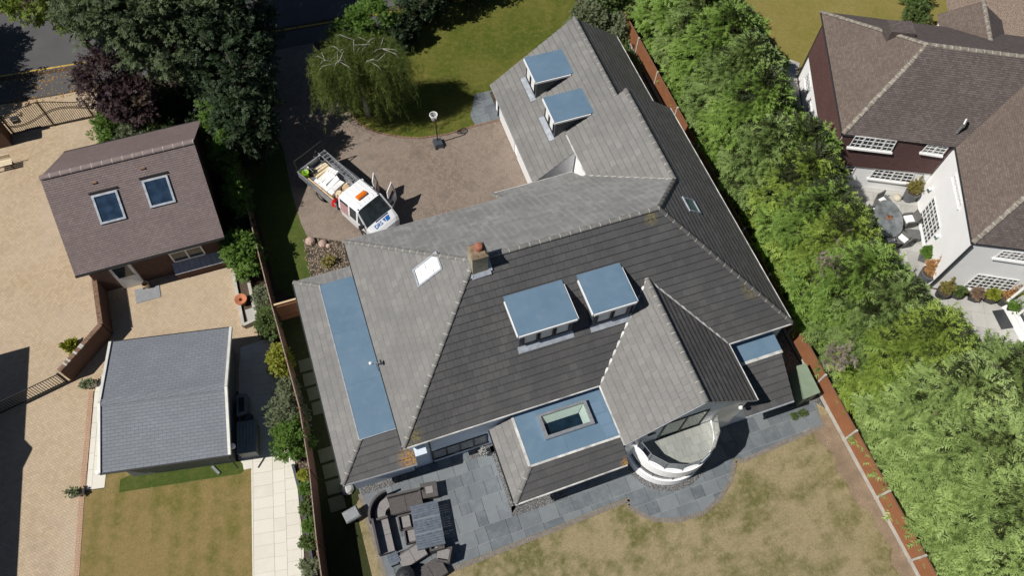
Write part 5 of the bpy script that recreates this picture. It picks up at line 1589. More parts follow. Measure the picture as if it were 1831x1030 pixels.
wall_window(RH, [(26.58, 18.88, 1.13), (27.57, 18.41, 1.05), (27.53, 18.44, 1.91), (26.64, 18.85, 1.93)], 2, 3, 2, .0)
wall_window(RH, [(28.48, 17.99, 1.00), (30.64, 16.98, 0.89), (30.51, 17.04, 1.76), (28.50, 17.98, 1.84)], 2, 3, 4, .0)
wall_window(RH, [(30.55, 15.19, 3.68), (29.58, 13.36, 3.88), (29.59, 13.39, 4.18), (30.60, 15.29, 4.01)], 2, 3, 4)
wall_window(RH, [(30.57, 15.23, 0.09), (29.54, 13.29, 0.36), (29.57, 13.35, 2.02), (30.60, 15.29, 1.83)], 2, 5, 4)
wall_window(RH, [(29.87, 10.41, 0.42), (31.95, 9.35, 0.42), (31.82, 9.42, 1.81), (29.90, 10.39, 1.91)], 2, 5, 4)
wall_window(RH, [(29.81, 10.44, 3.54), (31.59, 9.53, 3.49), (31.54, 9.56, 4.29), (29.85, 10.42, 4.24)], 2, 3, 4)
wall_window(RH, [(28.84, 25.80, 0.92), (28.41, 24.80, 0.87), (28.35, 24.65, 1.52), (28.81, 25.73, 1.60)], 2, 3, 2)
wall_window(RH, [(27.90, 23.60, -0.01), (27.55, 22.78, 0.00), (27.58, 22.85, 1.13), (28.00, 23.83, 1.19)], 2, 4, 2)
# gutters and pipes
for a, b in ((SW, IN), (WS, tuple(wIn)), (NW, SW), (WS, tuple(SE_))):
    m = MB(); m.tube([Vector(a) + Vector((0, 0, -.06)), Vector(b) + Vector((0, 0, -.06))], .07, 6); m.build('gutter', 'plastic_dark', RH)
for x, y in ((28.36, 11.05), (29.15, 26.7)):
    m = MB(); m.tube([(x, y, 4.4), (x, y, 0)], .06, 6); m.build('drainpipe', 'plastic_dark', RH)
# lights on the bright wall, swan vent on the roof
for i, (px, lab) in enumerate((((30.90, 15.85, 1.49), 'white box lantern on the bright wall near the inner corner'), ((29.40, 13.03, 1.62), 'white box lantern beside the lower end of the glazed doors'))):
    t = thing('wall_lantern', lab, 'lantern', px, 0, 'lanterns on the white wall')
    c = Vector(px) + Vector((-.09, .05, 0))
    m = MB(); m.box(c.x - .09, c.y - .08, c.z - .02, c.x + .09, c.y + .08, c.z + .2); m.build('lamp_glass', 'glass_green', t)
    m = MB(); m.hexa([(c.x - .12, c.y - .1, c.z + .2), (c.x + .12, c.y - .1, c.z + .2), (c.x + .12, c.y + .1, c.z + .2), (c.x - .12, c.y + .1, c.z + .2)], [(c.x - .02, c.y - .02, c.z + .3), (c.x + .02, c.y - .02, c.z + .3), (c.x + .02, c.y + .02, c.z + .3), (c.x - .02, c.y + .02, c.z + .3)]); m.build('cap', 'upvc', t)
vp = Vector((31.10, 16.94, 5.60)); m = MB(); m.tube([vp - Vector((0, 0, .5)), vp + Vector((0, 0, .25)), vp + Vector((.1, .1, .4)), vp + Vector((.2, .16, .36))], .07, 8); m.build('roof_vent', 'steel', RH)
# rear hipped wing
g1, g2, g3, g4, g5 = Vector((36.18, 25.47, 4.20)), Vector((37.43, 24.23, 5.90)), Vector((35.73, 21.13, 5.90)), Vector((38.52, 22.04, 4.40)), Vector((39.57, 23.87, 4.20))
g6 = Vector((35.29, 23.80, 4.20))
sheet_slope(RH, 'roof', [tuple(g6), tuple(g1), tuple(g2), tuple(g3)], .105, 'plain_brown', .02, 21)
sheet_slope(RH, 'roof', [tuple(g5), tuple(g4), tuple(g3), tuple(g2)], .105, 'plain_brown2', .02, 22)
ridge_run(RH, g2, g3, 'ridge_moss', .4, .13, .03)
wallprism('wall', [(g6.x + .2, g6.y), (g4.x, g4.y - 1), (g5.x - .2, g5.y), (g2.x, g2.y - .3), (g1.x + .3, g1.y - .2)], 0, 4.15, 'white', RH)
dm = Vector((30.06, 23.07, 7.00))
m = MB(); m.hexa([(dm.x - .45, dm.y - .45, 6.2), (dm.x + .7, dm.y - 1.0, 6.2), (dm.x + 1.0, dm.y - .1, 6.2), (dm.x - .2, dm.y + .4, 6.2)], [(dm.x - .45, dm.y - .45, 7.3), (dm.x + .7, dm.y - 1.0, 7.3), (dm.x + 1.0, dm.y - .1, 7.3), (dm.x - .2, dm.y + .4, 7.3)]); m.build('roof_turret', 'plain_brown2', RH)
# conservatory at the right edge
CN = thing('conservatory', 'white framed conservatory with big panes at the terrace end', 'conservatory', (31.6, 7, 0))
ca_, cb_ = Vector((31.65, 8.9, 0)), Vector((31.0, 4.4, 0)); cd = (cb_ - ca_).normalized(); cn = Vector((-.99, .14, 0))
m = MB(); m.bar(ca_ + Vector((0, 0, .25)), cb_ + Vector((0, 0, .25)), .2, .5); m.build('dwarf_wall', 'white', CN)
for k in range(6):
    p = ca_.lerp(cb_, k / 5); m = MB(); m.bar(p + Vector((0, 0, .5)), p + Vector((0, 0, 2.3)), .12, .12, (0, 1, 0)); m.build('mullion', 'upvc', CN)
m = MB(); m.bar(ca_ + Vector((0, 0, 2.35)), cb_ + Vector((0, 0, 2.35)), .2, .14); m.bar(ca_ + Vector((0, 0, .55)), cb_ + Vector((0, 0, .55)), .2, .1); m.build('frame', 'upvc', CN)
for k in range(5):
    a, b = ca_.lerp(cb_, k / 5 + .02), ca_.lerp(cb_, (k + 1) / 5 - .02); m = MB(); m.bar(a + Vector((.02, 0, 1.45)), b + Vector((.02, 0, 1.45)), .02, 1.7); m.build('pane', 'clear', CN)
m = MB(); m.box(31.7, 3.5, .02, 36, 8.9, .05); m.build('floor', 'palestone', CN)
for k in range(5):
    a = ca_.lerp(cb_, k / 5); b = a + Vector((3.4, -.5, 1.2)); m = MB(); m.bar(a + Vector((0, 0, 2.42)), b + Vector((0, 0, 2.42)), .1, .1); m.build('rafter', 'upvc', CN)
m = MB(); m.hexa([tuple(ca_ + Vector((0, 0, 2.38))), tuple(cb_ + Vector((0, 0, 2.38))), tuple(cb_ + Vector((3.4, -.5, 3.58))), tuple(ca_ + Vector((3.4, -.5, 3.58)))], [tuple(ca_ + Vector((0, 0, 2.4))), tuple(cb_ + Vector((0, 0, 2.4))), tuple(cb_ + Vector((3.4, -.5, 3.6))), tuple(ca_ + Vector((3.4, -.5, 3.6)))]); m.build('roof_pane', 'clear', CN)
bc_ = thing('blue_chair', 'bright blue seat glimpsed behind the conservatory glass', 'seat', (32.3, 7.2, .05))
m = MB(); m.box(32.0, 6.9, .3, 32.7, 7.6, .5); m.build('seat', 'bluebright', bc_)
m = MB(); m.box(32.62, 6.9, .5, 32.75, 7.6, 1.0); m.build('backrest', 'bluebright', bc_)
for x in (32.05, 32.6):
    for y in (6.95, 7.5):
        m = MB(); m.box(x, y, .05, x + .06, y + .06, .3); m.build('leg', 'blackmetal', bc_)
sm = MB(); sm.box(-.55, -.5, 0, .55, .5, .02); sm = sm.build('terrace_mat', 'plastic_dark'); sm.location = (*(31.27, 8.15), .035); sm.rotation_euler = (0, 0, R(80))
tag(sm, 'dark rectangular mat lying on the terrace beside the conservatory', 'mat')

# ================================================================== TERRACE FURNITURE AND POTS (right)
def disc_pts(c, rx, ry, z, n=28, rot=0.0):
    return [(c[0] + rx * math.cos(t) * math.cos(rot) - ry * math.sin(t) * math.sin(rot), c[1] + rx * math.cos(t) * math.sin(rot) + ry * math.sin(t) * math.cos(rot), z) for t in np.linspace(0, 2 * math.pi, n, endpoint=False)]
MAT['rattan'] = simple('grey_rattan', (0.13, 0.128, 0.125), 0.65, 0.15, 9, .3, bump=.4, bscale=60)
MAT['tableglass'] = glass_mat('smoked_table_glass', (0.15, 0.165, 0.17), .12, .5)
tc = Vector((28.28, 15.34, 0.72))
TT = thing('oval_table', 'oval smoked glass garden table on the pale terrace', 'table', (tc.x, tc.y, 0))
m = MB(); a = disc_pts(tc, 1.25, .8, .7, rot=R(62)); b = disc_pts(tc, 1.25, .8, .72, rot=R(62)); m.hexa(a, b); m.build('tabletop', 'tableglass', TT)
m = MB(); a = disc_pts(tc, 1.2, .76, .55, rot=R(62)); b = disc_pts(tc, 1.22, .78, .69, rot=R(62)); m.hexa(a, b); m.build('apron', 'rattan', TT)
for k in range(4):
    t = R(62) + (.5, 2.64, 3.64, 5.78)[k]; m = MB(); x, y = tc.x + .95 * math.cos(t) * .9, tc.y + .95 * math.sin(t) * .7; m.box(x - .05, y - .05, .03, x + .05, y + .05, .55); m.build('leg', 'rattan', TT)
dv = thing('dried_centrepiece', 'small rusty dried flower bowl at the centre of the oval table', 'centrepiece', (tc.x, tc.y, .72))
m = MB(); m.lathe((tc.x, tc.y, .72), [(.05, 0), (.12, .04), (.14, .09), (.1, .09)], 12); m.build('bowl', 'terracotta', dv)
P_, O_, T_ = clump_cloud((tc.x, tc.y, .85), (.12, .12, .08), 10, 8, .05, .2)
scatter('flowers', 'leaf', P_, O_ + unit(len(P_)) * .4, O_ + np.array([0, 0, .5]), np.full(len(P_), .08), T_, 'leaf_red', dv, tuple(dv.location))
def armchair():
    t = thing('rattan_chair', 'x', 'chair', (0, 0, 0), 0, 'rattan chairs around the oval table')
    m = MB(); m.box(-.28, -.28, .1, .28, .28, .38); m.build('seat_base', 'rattan', t, local=True)
    m = MB(); m.box(-.25, -.24, .38, .25, .26, .46); m.build('cushion', 'cushion', t, local=True)
    m = MB(); m.hexa([(-.3, .24, .2), (.3, .24, .2), (.3, .32, .2), (-.3, .32, .2)], [(-.3, .36, .9), (.3, .36, .9), (.3, .42, .9), (-.3, .42, .9)]); m.build('backrest', 'rattan', t, local=True)
    for s in (-1, 1):
        m = MB(); m.box(s * .31 - .04, -.26, .1, s * .31 + .04, .26, .6); m.build('armrest', 'rattan', t, local=True)
    for x in (-.24, .24):
        for y in (-.22, .22):
            m = MB(); m.box(x - .03, y - .03, 0, x + .03, y + .03, .1); m.build('leg', 'rattan', t, local=True)
    return t
pc_ = armchair()
for i, (v, face, lab) in enumerate((((28.79, 16.51, 0.40), 100, 'rattan chair at the top end of the oval table, its back to the house wall'), ((29.56, 15.03, 0.40), -10, 'rattan chair with white cushion between oval table and glazed doors'),
                                         ((28.45, 14.04, 0.40), -70, 'rattan chair with white cushion turned out from the table foot'), ((27.78, 14.11, 0.40), -110, 'rattan chair half hidden by the conifer at the table foot'), ((27.96, 16.07, 0.40), 170, 'rattan chair on the conifer side of the oval table'))):
    place(pc_, i > 0, (v[0], v[1], .03), R(face - 90), lab, 'rattan chairs around the oval table')
rd = MB(); rd.box(-.35, -.3, 0, .35, .3, .34); rd = rd.build('footstool', 'rattan'); v = Vector((29.34, 14.16, 0.30)); rd.location = (v.x, v.y, .03); rd.rotation_euler = (0, 0, R(-25))
tag(rd, 'square grey rattan footstool against the white wall', 'footstool')

def pot(base, h, r0, r1, mat, label, plantmat, ph, pr, leafs=.16, lean=(0, 0), square=False, n=26, group='plant pots on the right-hand terrace', tall=0.0):
    t = thing('potted_plant', label, 'potted plant', (base[0], base[1], .03), 0, group)
    m = MB()
    k = 4 if square else 18
    m.lathe((base[0], base[1], .03), [(r0, 0), (r1, h), (r1 * .9, h), (r1 * .86, h - .06)], k); m.build('pot', mat, t)
    m = MB(); m.face(disc_pts(base, r1 * .88, r1 * .88, .03 + h - .05, 14)); m.build('soil', 'soil', t)
    c = (base[0] + lean[0] * .5, base[1] + lean[1] * .5, h + .03 + ph * .42)
    P_, O_, T_ = clump_cloud(c, (pr, pr, ph * .5), n, 14, pr * .45, .3)
    scatter('foliage', 'sprig', P_, O_ + unit(len(P_)) * .5, O_ * .4 + np.array([0, 0, .9]), np.full(len(P_), leafs), T_, plantmat, t, tuple(t.location))
    if tall:
        P_ = np.zeros((70, 3)); q = nrng.random(70)
        P_[:, 0] = base[0] + lean[0] * q + nrng.normal(size=70) * .1 * (1.1 - q); P_[:, 1] = base[1] + lean[1] * q + nrng.normal(size=70) * .1 * (1.1 - q); P_[:, 2] = h + .1 + tall * q
        scatter('spire', 'sprig', P_, unit(70) + np.array([0, 0, .5]), unit(70) + np.array([0, 0, .8]), np.full(70, leafs * .9), nrng.random(70), plantmat, t, tuple(t.location))
    return t
for v, h, r0, r1, mt, lab, pm_, ph, pr, ln, sq, tl in (
    ((30.60, 16.46), .75, .3, .42, 'potgrey', 'large grey pot with an olive-green shrub in the inner wall corner', 'leaf_rust', .5, .36, (.25, .3), 0, .9),
    ((29.11, 12.72), .6, .28, .36, 'potgrey', 'grey tapered pot with a bright green bush at the white wall foot', 'leaf_bright', .5, .28, (0, 0), 1, 0),
    ((28.48, 11.60), .75, .34, .46, 'potgrey', 'big grey tub holding a dried orange shrub at the wall corner', 'leaf_orange', .4, .38, (.35, .3), 0, .9),
    ((28.75, 10.46), .5, .27, .38, 'potdark', 'dark pot with a sparse leaning plant, first below the shaded wall', 'leaf_rust', .25, .3, (.4, .35), 0, .7),
    ((29.50, 10.21), .42, .3, .36, 'potdark', 'dark square tub with a small green clump, second below the shaded wall', 'leaf_mid', .3, .26, (0, 0), 1, 0),
    ((30.30, 9.77), .42, .3, .36, 'potdark', 'dark square tub with a reddish pink-flowered plant, third along the shaded wall', 'leaf_red', .35, .28, (0, 0), 1, 0),
    ((31.04, 9.42), .42, .3, .36, 'potdark', 'dark square tub with a lime green bush, fourth along the shaded wall', 'leaf_gold', .42, .28, (0, 0), 1, 0),
    ((31.68, 9.06), .5, .28, .36, 'potdark', 'dark round pot with a tall rust-coloured plume by the conservatory', 'leaf_orange', .25, .25, (.55, .3), 0, 1.0),
    ((31.80, 8.49), .5, .28, .36, 'potdark', 'dark pot of vivid green foliage nearest the conservatory', 'leaf_bright', .5, .4, (0, 0), 0, 0)):
    pot(v, h, r0, r1, mt, lab, pm_, ph, pr, .15, ln, sq, tall=tl)
dog = thing('pale_stone_ornament', 'pale stone ornament with a dark end by the big grey pot', 'ornament', (*(30.03, 16.68), 0))
v = Vector((*(30.03, 16.68), 0)); m = MB(); m.lathe((v.x, v.y, .03), [(.2, 0), (.24, .08), (.18, .2), (.05, .26)], 12); m.build('ornament_body', 'stone', dog)
m = MB(); m.lathe((v.x + .2, v.y - .1, .03), [(.09, 0), (.1, .12), (.02, .2)], 10); m.build('ornament_head', 'potdark', dog)

# ================================================================== BACK PATIO FURNITURE
def slat_top(parent, x0, y0, x1, y1, z, n, mat, axis='x', gap=.006, t=.03, name='slat'):
    for k in range(n):
        m = MB()
        if axis == 'x':
            a = y0 + (y1 - y0) * k / n; b = y0 + (y1 - y0) * (k + 1) / n; m.box(x0, a + gap, z - t, x1, b - gap, z)
        else:
            a = x0 + (x1 - x0) * k / n; b = x0 + (x1 - x0) * (k + 1) / n; m.box(a + gap, y0, z - t, b - gap, y1, z)
        m.build(name, mat, parent)
PZ = .03
# local frame of the set: turned a few degrees
TB = thing('dining_table', 'blue-grey slatted outdoor dining table on the slate patio', 'table', (-.44, 7.6, PZ), R(-6))
def lb(mm, *a):
    mm.box(*a); return mm
for k in range(18):
    y = -.95 + 1.9 * k / 18
    m = MB(); m.box(-.58, y + .005, .69, .58, y + 1.9 / 18 - .005, .72 + (.004 if k % 6 else .0)); m.build('slat', 'slatwood', TB, local=True)
for y in (-.32, .32):
    m = MB(); m.box(-.6, y - .012, .722, .6, y + .012, .728); m.build('joint_strip', 'steel', TB, local=True)
m = MB()
for q in ((-.62, -.97, -.58, .97), (.58, -.97, .62, .97)):
    m.box(q[0], q[1], .6, q[2], q[3], .72)
m.box(-.58, -.97, .6, .58, -.95, .72); m.box(-.58, .95, .6, .58, .97, .72)
m.build('table_frame', 'slatwood', TB, local=True)
for x in (-.55, .55):
    for y in (-.9, .9):
        m = MB(); m.box(x - .05, y - .05, 0, x + .05, y + .05, .6); m.build('leg', 'slatwood', TB, local=True)
m = MB(); m.lathe((.02, 0, .722), [(.03, 0), (.03, .012), (.012, .014)], 10); m.build('parasol_hole_cap', 'plastic_dark', TB, local=True)
m = MB(); m.bar((.72, -.2, .45), (.72, .42, .45), .06, .04); m.build('side_handle', 'steel', TB, local=True)

def sofa(name, label, loc, rz, w_, d_, back_sides, h=.78, seat=.36, cush='wicker_pale', group=None, cat='sofa'):
    t = thing(name, label, cat, (loc[0], loc[1], PZ), rz, group)
    m = MB(); m.box(-w_ / 2, -d_ / 2, .03, w_ / 2, d_ / 2, seat - .06); m.build('seat_base', 'wicker', t, local=True)
    n = max(1, round(w_ / .65))
    for k in range(n):
        a = -w_ / 2 + w_ * k / n; b = -w_ / 2 + w_ * (k + 1) / n
        m = MB(); m.box(a + .008, -d_ / 2 + .02, seat - .06, b - .008, d_ / 2 - .1, seat + .02); m.build('seat_cushion', cush, t, local=True)
    for s in back_sides:
        m = MB()
        if s == 'n': m.box(-w_ / 2, d_ / 2 - .1, seat - .06, w_ / 2, d_ / 2, h)
        if s == 'e': m.box(w_ / 2 - .1, -d_ / 2, seat - .06, w_ / 2 - .002, d_ / 2 - .102, h - .15)
        if s == 'w': m.box(-w_ / 2 + .002, -d_ / 2, seat - .06, -w_ / 2 + .1, d_ / 2 - .102, h - .15)
        m.build('backrest' if s == 'n' else 'armrest', 'wicker', t, local=True)
    for x in (-w_ / 2 + .08, w_ / 2 - .08):
        for y in (-d_ / 2 + .08, d_ / 2 - .08):
            m = MB(); m.box(x - .03, y - .03, 0, x + .03, y + .03, .03); m.build('foot', 'plastic_dark', t, local=True)
    return t
sofa('wicker_sofa', 'grey wicker sofa along the patio top, back toward the house', (-1.1, 8.95), R(-5), 1.5, .85, 'ne', .75, .4, 'wicker')
sofa('wicker_sofa', 'long grey wicker sofa along the left patio edge, back to the lawn strip', (-2.42, 7.85), R(88), 1.55, .72, 'ne', .78, .38)
# curved corner piece
CS = thing('curved_sofa', 'curved grey wicker corner sofa with a rounded back', 'sofa', (-1.85, 8.65, PZ), 0)
def arcseg(r0, r1, z0, z1, a0, a1, n, mat, name, c=(.05, 0)):
    m = MB(); ts = np.linspace(R(a0), R(a1), n)
    for i in range(n - 1):
        def p(r, t): return (c[0] + r * math.cos(t), c[1] + r * math.sin(t))
        q = [p(r0, ts[i]), p(r1, ts[i]), p(r1, ts[i + 1]), p(r0, ts[i + 1])]
        m.hexa([(*v_, z0) for v_ in q], [(*v_, z1) for v_ in q])
    return m.build(name, mat, CS, local=True)
arcseg(.28, 1.05, .03, .34, 92, 184, 12, 'wicker', 'seat_base')
arcseg(.32, .78, .34, .42, 94, 138, 8, 'wicker_pale', 'seat_cushion'); arcseg(.32, .78, .34, .42, 139, 182, 8, 'wicker_pale', 'seat_cushion')
arcseg(.95, 1.05, .34, .78, 90, 186, 14, 'wicker', 'backrest')
for a_ in (100, 140, 176):
    m = MB(); x, y = .05 + .85 * math.cos(R(a_)), .85 * math.sin(R(a_)); m.box(x - .04, y - .04, 0, x + .04, y + .04, .03); m.build('foot', 'plastic_dark', CS, local=True)
# cube stools between sofa and table
def stool():
    t = thing('cube_stool', 'x', 'stool', (0, 0, 0))
    m = MB(); m.box(-.27, -.3, .02, .27, .3, .36); m.build('seat_base', 'wicker', t, local=True)
    m = MB(); m.box(-.14, -.25, .36, .25, .25, .43); m.build('seat_cushion', 'wicker_pale', t, local=True)
    m = MB(); m.box(-.27, .24, .36, .27, .3, .56); m.build('backrest', 'wicker', t, local=True)
    m = MB(); m.box(-.27, -.3, .36, -.21, .24, .56); m.build('armrest', 'wicker', t, local=True)
    return t
st_ = stool()
place(st_, False, (-1.38, 8.12, PZ), R(-5), 'low grey wicker stool with pale cushion beside the table, nearer the house', 'low stools beside the dining table')
place(st_, True, (-1.28, 7.45, PZ), R(-5), 'low grey wicker stool with pale cushion beside the table, nearer the lawn', 'low stools beside the dining table')
def armch():
    t = thing('wicker_armchair', 'x', 'armchair', (0, 0, 0))
    m = MB(); m.box(-.33, -.33, .03, .33, .33, .34); m.build('seat_base', 'wicker', t, local=True)
    m = MB(); m.box(-.25, -.3, .34, .25, .24, .42); m.build('seat_cushion', 'wicker_pale', t, local=True)
    m = MB(); m.box(-.33, .25, .34, .33, .33, .8); m.build('backrest', 'wicker', t, local=True)
    for s in (-1, 1):
        m = MB(); m.box(s * .29 - .04, -.33, .34, s * .29 + .04, .25, .6); m.build('armrest', 'wicker', t, local=True)
    return t
ac_ = armch()
place(ac_, False, (-.12, 6.2, PZ), R(-118), 'dark wicker armchair standing askew at the patio edge by the lawn', 'wicker armchairs')
place(ac_, True, (-.3, 6.75, PZ), R(175), 'dark wicker armchair pushed under the near end of the dining table', 'wicker armchairs')
SC2 = sofa('wicker_bench', 'two-cushion grey wicker bench at the near end of the seating group', (-1.45, 6.65), R(14), 1.2, .72, '', .5, .4)
SC3 = sofa('wicker_bench', 'low flat wicker bench at the bottom edge of the patio, beyond the round cover', (-.85, 5.7), R(14), 1.25, .85, '', .5, .36, 'wicker')
sq = thing('side_table', 'small slatted grey side table at the end of the long sofa', 'side table', (-2.25, 6.75, PZ), R(10))
for k in range(4):
    m = MB(); m.box(-.24, -.24 + .12 * k + .004, .42, .24, -.24 + .12 * (k + 1) - .004, .45); m.build('slat', 'slatwood', sq, local=True)
for x in (-.2, .2):
    for y in (-.2, .2):
        m = MB(); m.box(x - .03, y - .03, 0, x + .03, y + .03, .42); m.build('leg', 'slatwood', sq, local=True)
fp = thing('fire_pit_table', 'square grey wicker gas box with a recessed hatch beside the sofa', 'fire pit', (.05, 9.12, PZ), R(-8))
m = MB(); m.box(-.36, -.33, 0, .36, .33, .5); m.build('casing', 'wicker', fp, local=True)
m = MB()
for q in ((-.38, -.35, .38, -.16), (-.38, .16, .38, .35), (-.38, -.16, -.17, .16), (.17, -.16, .38, .16)):
    m.box(q[0], q[1], .5, q[2], q[3], .54)
m.build('tabletop', 'wicker', fp, local=True)
m = MB(); m.box(-.17, -.16, .5, .17, .16, .525); m.build('hatch_lid', 'wicker_pale', fp, local=True)
m = MB(); m.box(-.26, -.05, .541, -.22, .1, .56); m.build('handle', 'plastic_dark', fp, local=True)
bb = thing('covered_barbecue', 'round dark green covered barbecue at the patio bottom edge', 'barbecue', (-1.95, 5.85, PZ))
m = MB(); m.lathe((0, 0, 0), [(.42, 0), (.46, .4), (.4, .75), (.2, .9), (.03, .93)], 20); m.build('cover', 'plastic_dark', bb, local=True)
m = MB(); m.tube([(-.12, 0, .92), (0, 0, 1.0), (.12, 0, .92)], .025, 6); m.build('handle', 'plastic_dark', bb, local=True)
v = Vector((*(-3.53, 9.18), 0)); bn_ = thing('recycling_bin', 'grey lidded bin standing on the shaded edge of the grass', 'bin', (v.x, v.y, 0), R(12))
m = MB(); m.hexa([(-.28, -.2, 0), (.28, -.2, 0), (.28, .2, 0), (-.28, .2, 0)], [(-.34, -.26, .55), (.34, -.26, .55), (.34, .26, .55), (-.34, .26, .55)]); m.build('bin_body', 'plastic_grey', bn_, local=True)
m = MB(); m.hexa([(-.36, -.28, .55), (.36, -.28, .55), (.36, .28, .55), (-.36, .28, .55)], [(-.3, -.22, .63), (.3, -.22, .63), (.3, .22, .63), (-.3, .22, .63)]); m.build('lid', 'plastic_grey', bn_, local=True)
for i, (v, s, lab) in enumerate((((-3.47, 10.74), .26, 'rounded yellowish stone by the lean-to corner, the one nearer the wall'), ((-3.49, 10.47), .3, 'pale grey stone by the lean-to corner, the one nearer the grass'))):
    v = Vector((*v, 0)); o = MB(); o.lathe((0, 0, 0), [(s * .8, 0), (s, s * .4), (s * .7, s * .8), (.02, s)], 9); o = o.build('stone', 'stone' if i == 0 else 'palestone'); o.location = v; o.rotation_euler = (0, 0, i)
    tag(o, lab, 'stone', 'stones at the lean-to corner')
# small statue/plant by the kitchen corner
wp_ = thing('white_flower_pot', 'white flowering pot in the dark corner beside the kitchen extension', 'potted plant', (*(3.01, 10.06), .03))
v = Vector((*(3.01, 10.06), .03)); m = MB(); m.lathe(v, [(.14, 0), (.2, .3), (.17, .3), (.16, .25)], 14); m.build('pot', 'potdark', wp_)
P_, O_, T_ = clump_cloud((v.x, v.y, .45), (.2, .2, .15), 14, 8, .09, .2); scatter('flowers', 'leaf', P_, O_ + unit(len(P_)) * .5, O_ * .3 + np.array([0, 0, .9]), np.full(len(P_), .07), T_, 'palestone', wp_, tuple(wp_.location))

# sage storage shed by the fence
GS = thing('green_storage_shed', 'sage green plastic storage shed against the orange fence', 'storage shed', (18.55, 8.1, 0))
c0, c1, c2, c3 = Vector((18.77, 9.00, 1.25)), Vector((19.25, 8.96, 1.25)), Vector((19.16, 7.40, 1.25)), Vector((18.29, 7.36, 1.25))
cc = (c0 + c1 + c2 + c3) / 4
def shr(k, z, dz=0):
    return [tuple(Vector((cc.x + (p.x - cc.x) * k, cc.y + (p.y - cc.y) * k, z + (dz if p is c1 or p is c2 else 0)))) for p in (c0, c3, c2, c1)]
m = MB(); m.hexa(shr(.94, 0), shr(.94, 1.1, .06)); m.build('shed_body', 'sage', GS)
m = MB(); m.hexa(shr(1.0, 1.1, .06), shr(1.0, 1.2, .06)); m.build('lid', 'sage', GS)
m = MB(); a, b = Vector(shr(.955, 0)[1]), Vector(shr(.955, 0)[2]); d = (b - a)
m.bar(a + d * .48 + Vector((0, 0, .08)), a + d * .48 + Vector((0, 0, 1.05)), .03, .03, (0, 1, 0)); m.build('door_seam', 'plastic_dark', GS)

# ================================================================== BASKET POST
NB = thing('netball_post', 'slim black netball post with white net on a weighted base', 'netball post', (*(6.20, 28.54), 0))
v = Vector((*(6.20, 28.54), 0))
m = MB(); m.hexa([(v.x - .27, v.y - .32, 0), (v.x + .27, v.y - .32, 0), (v.x + .27, v.y + .32, 0), (v.x - .27, v.y + .32, 0)], [(v.x - .22, v.y - .26, .3), (v.x + .22, v.y - .26, .3), (v.x + .22, v.y + .26, .26), (v.x - .22, v.y + .26, .26)]); m.build('weighted_base', 'anthracite', NB)
m = MB(); m.tube([(v.x, v.y + .1, .25), (v.x, v.y + .1, 2.15)], .035, 8); m.build('pole', 'blackmetal', NB)
hc = Vector((v.x - .03, v.y + .38, 2.2))
m = MB(); m.tube([(v.x, v.y + .1, 2.1), (hc.x, hc.y - .2, 2.2)], .02, 6)
m.tube([hc + Vector((.22 * math.cos(t), .22 * math.sin(t), 0)) for t in np.linspace(0, 2 * math.pi, 20)], .022, 6); m.build('hoop', 'upvc', NB)
m = MB()
for k in range(16):
    t0, t1 = 2 * math.pi * k / 16, 2 * math.pi * (k + 1) / 16
    for s in (1, -1):
        m.tube([hc + Vector((.21 * math.cos(t0), .21 * math.sin(t0), -.01)), hc + Vector((.17 * math.cos(t0 + s * .4), .17 * math.sin(t0 + s * .4), -.2)), hc + Vector((.12 * math.cos(t0), .12 * math.sin(t0), -.4))], .012, 4, cap=False)
m.build('net', 'upvc', NB)
for s in (-1, 1):
    m = MB(); m.lathe((v.x + s * .2, v.y - .34, .05), [(.05, -.05), (.05, .05)], 10); m.build('wheel', 'plastic_dark', NB)

# ================================================================== FLATBED TRUCK
TR_LOC, TR_RZ = (-1.05, 28.57, 0), R(-61.5)
TK = thing('flatbed_truck', 'white double-cab dropside truck with both near doors open on the brown drive', 'truck', TR_LOC, TR_RZ)
m = MB(); m.box(.05, -.98, .78, 3.22, .98, .86); m.build('bed_floor', 'potgrey', TK, local=True)
for y in (-1, 1):
    m = MB(); m.box(0, y * 1.0 - .025, .8, 3.22, y * 1.0 + .025, 1.25); m.box(0, y * 1.0 - .035, 1.25, 3.22, y * 1.0 + .035, 1.28)
    m.build('dropside', 'alu', TK, local=True)
m = MB(); m.box(-.03, -.975, .8, .03, .975, 1.25); m.box(-.04, -.975, 1.25, .04, .975, 1.28); m.build('tailgate', 'alu', TK, local=True)
m = MB(); m.box(3.23, -1.0, .8, 3.29, 1.0, 1.62); m.build('headboard', 'blackmetal', TK, local=True)
m = MB()
for y in (-.97, .97):
    m.bar((-.06, y, .8), (-.06, y, 2.1), .05, .05, (0, 1, 0))
m.bar((-.06, -1.0, 2.1), (-.06, 1.0, 2.1), .05, .05); m.build('rear_rack', 'blackmetal', TK, local=True)
m = MB(); m.box(.1, -.5, .5, 5.4, -.35, .75); m.box(.1, .35, .5, 5.4, .5, .75); m.build('chassis', 'blackmetal', TK, local=True)
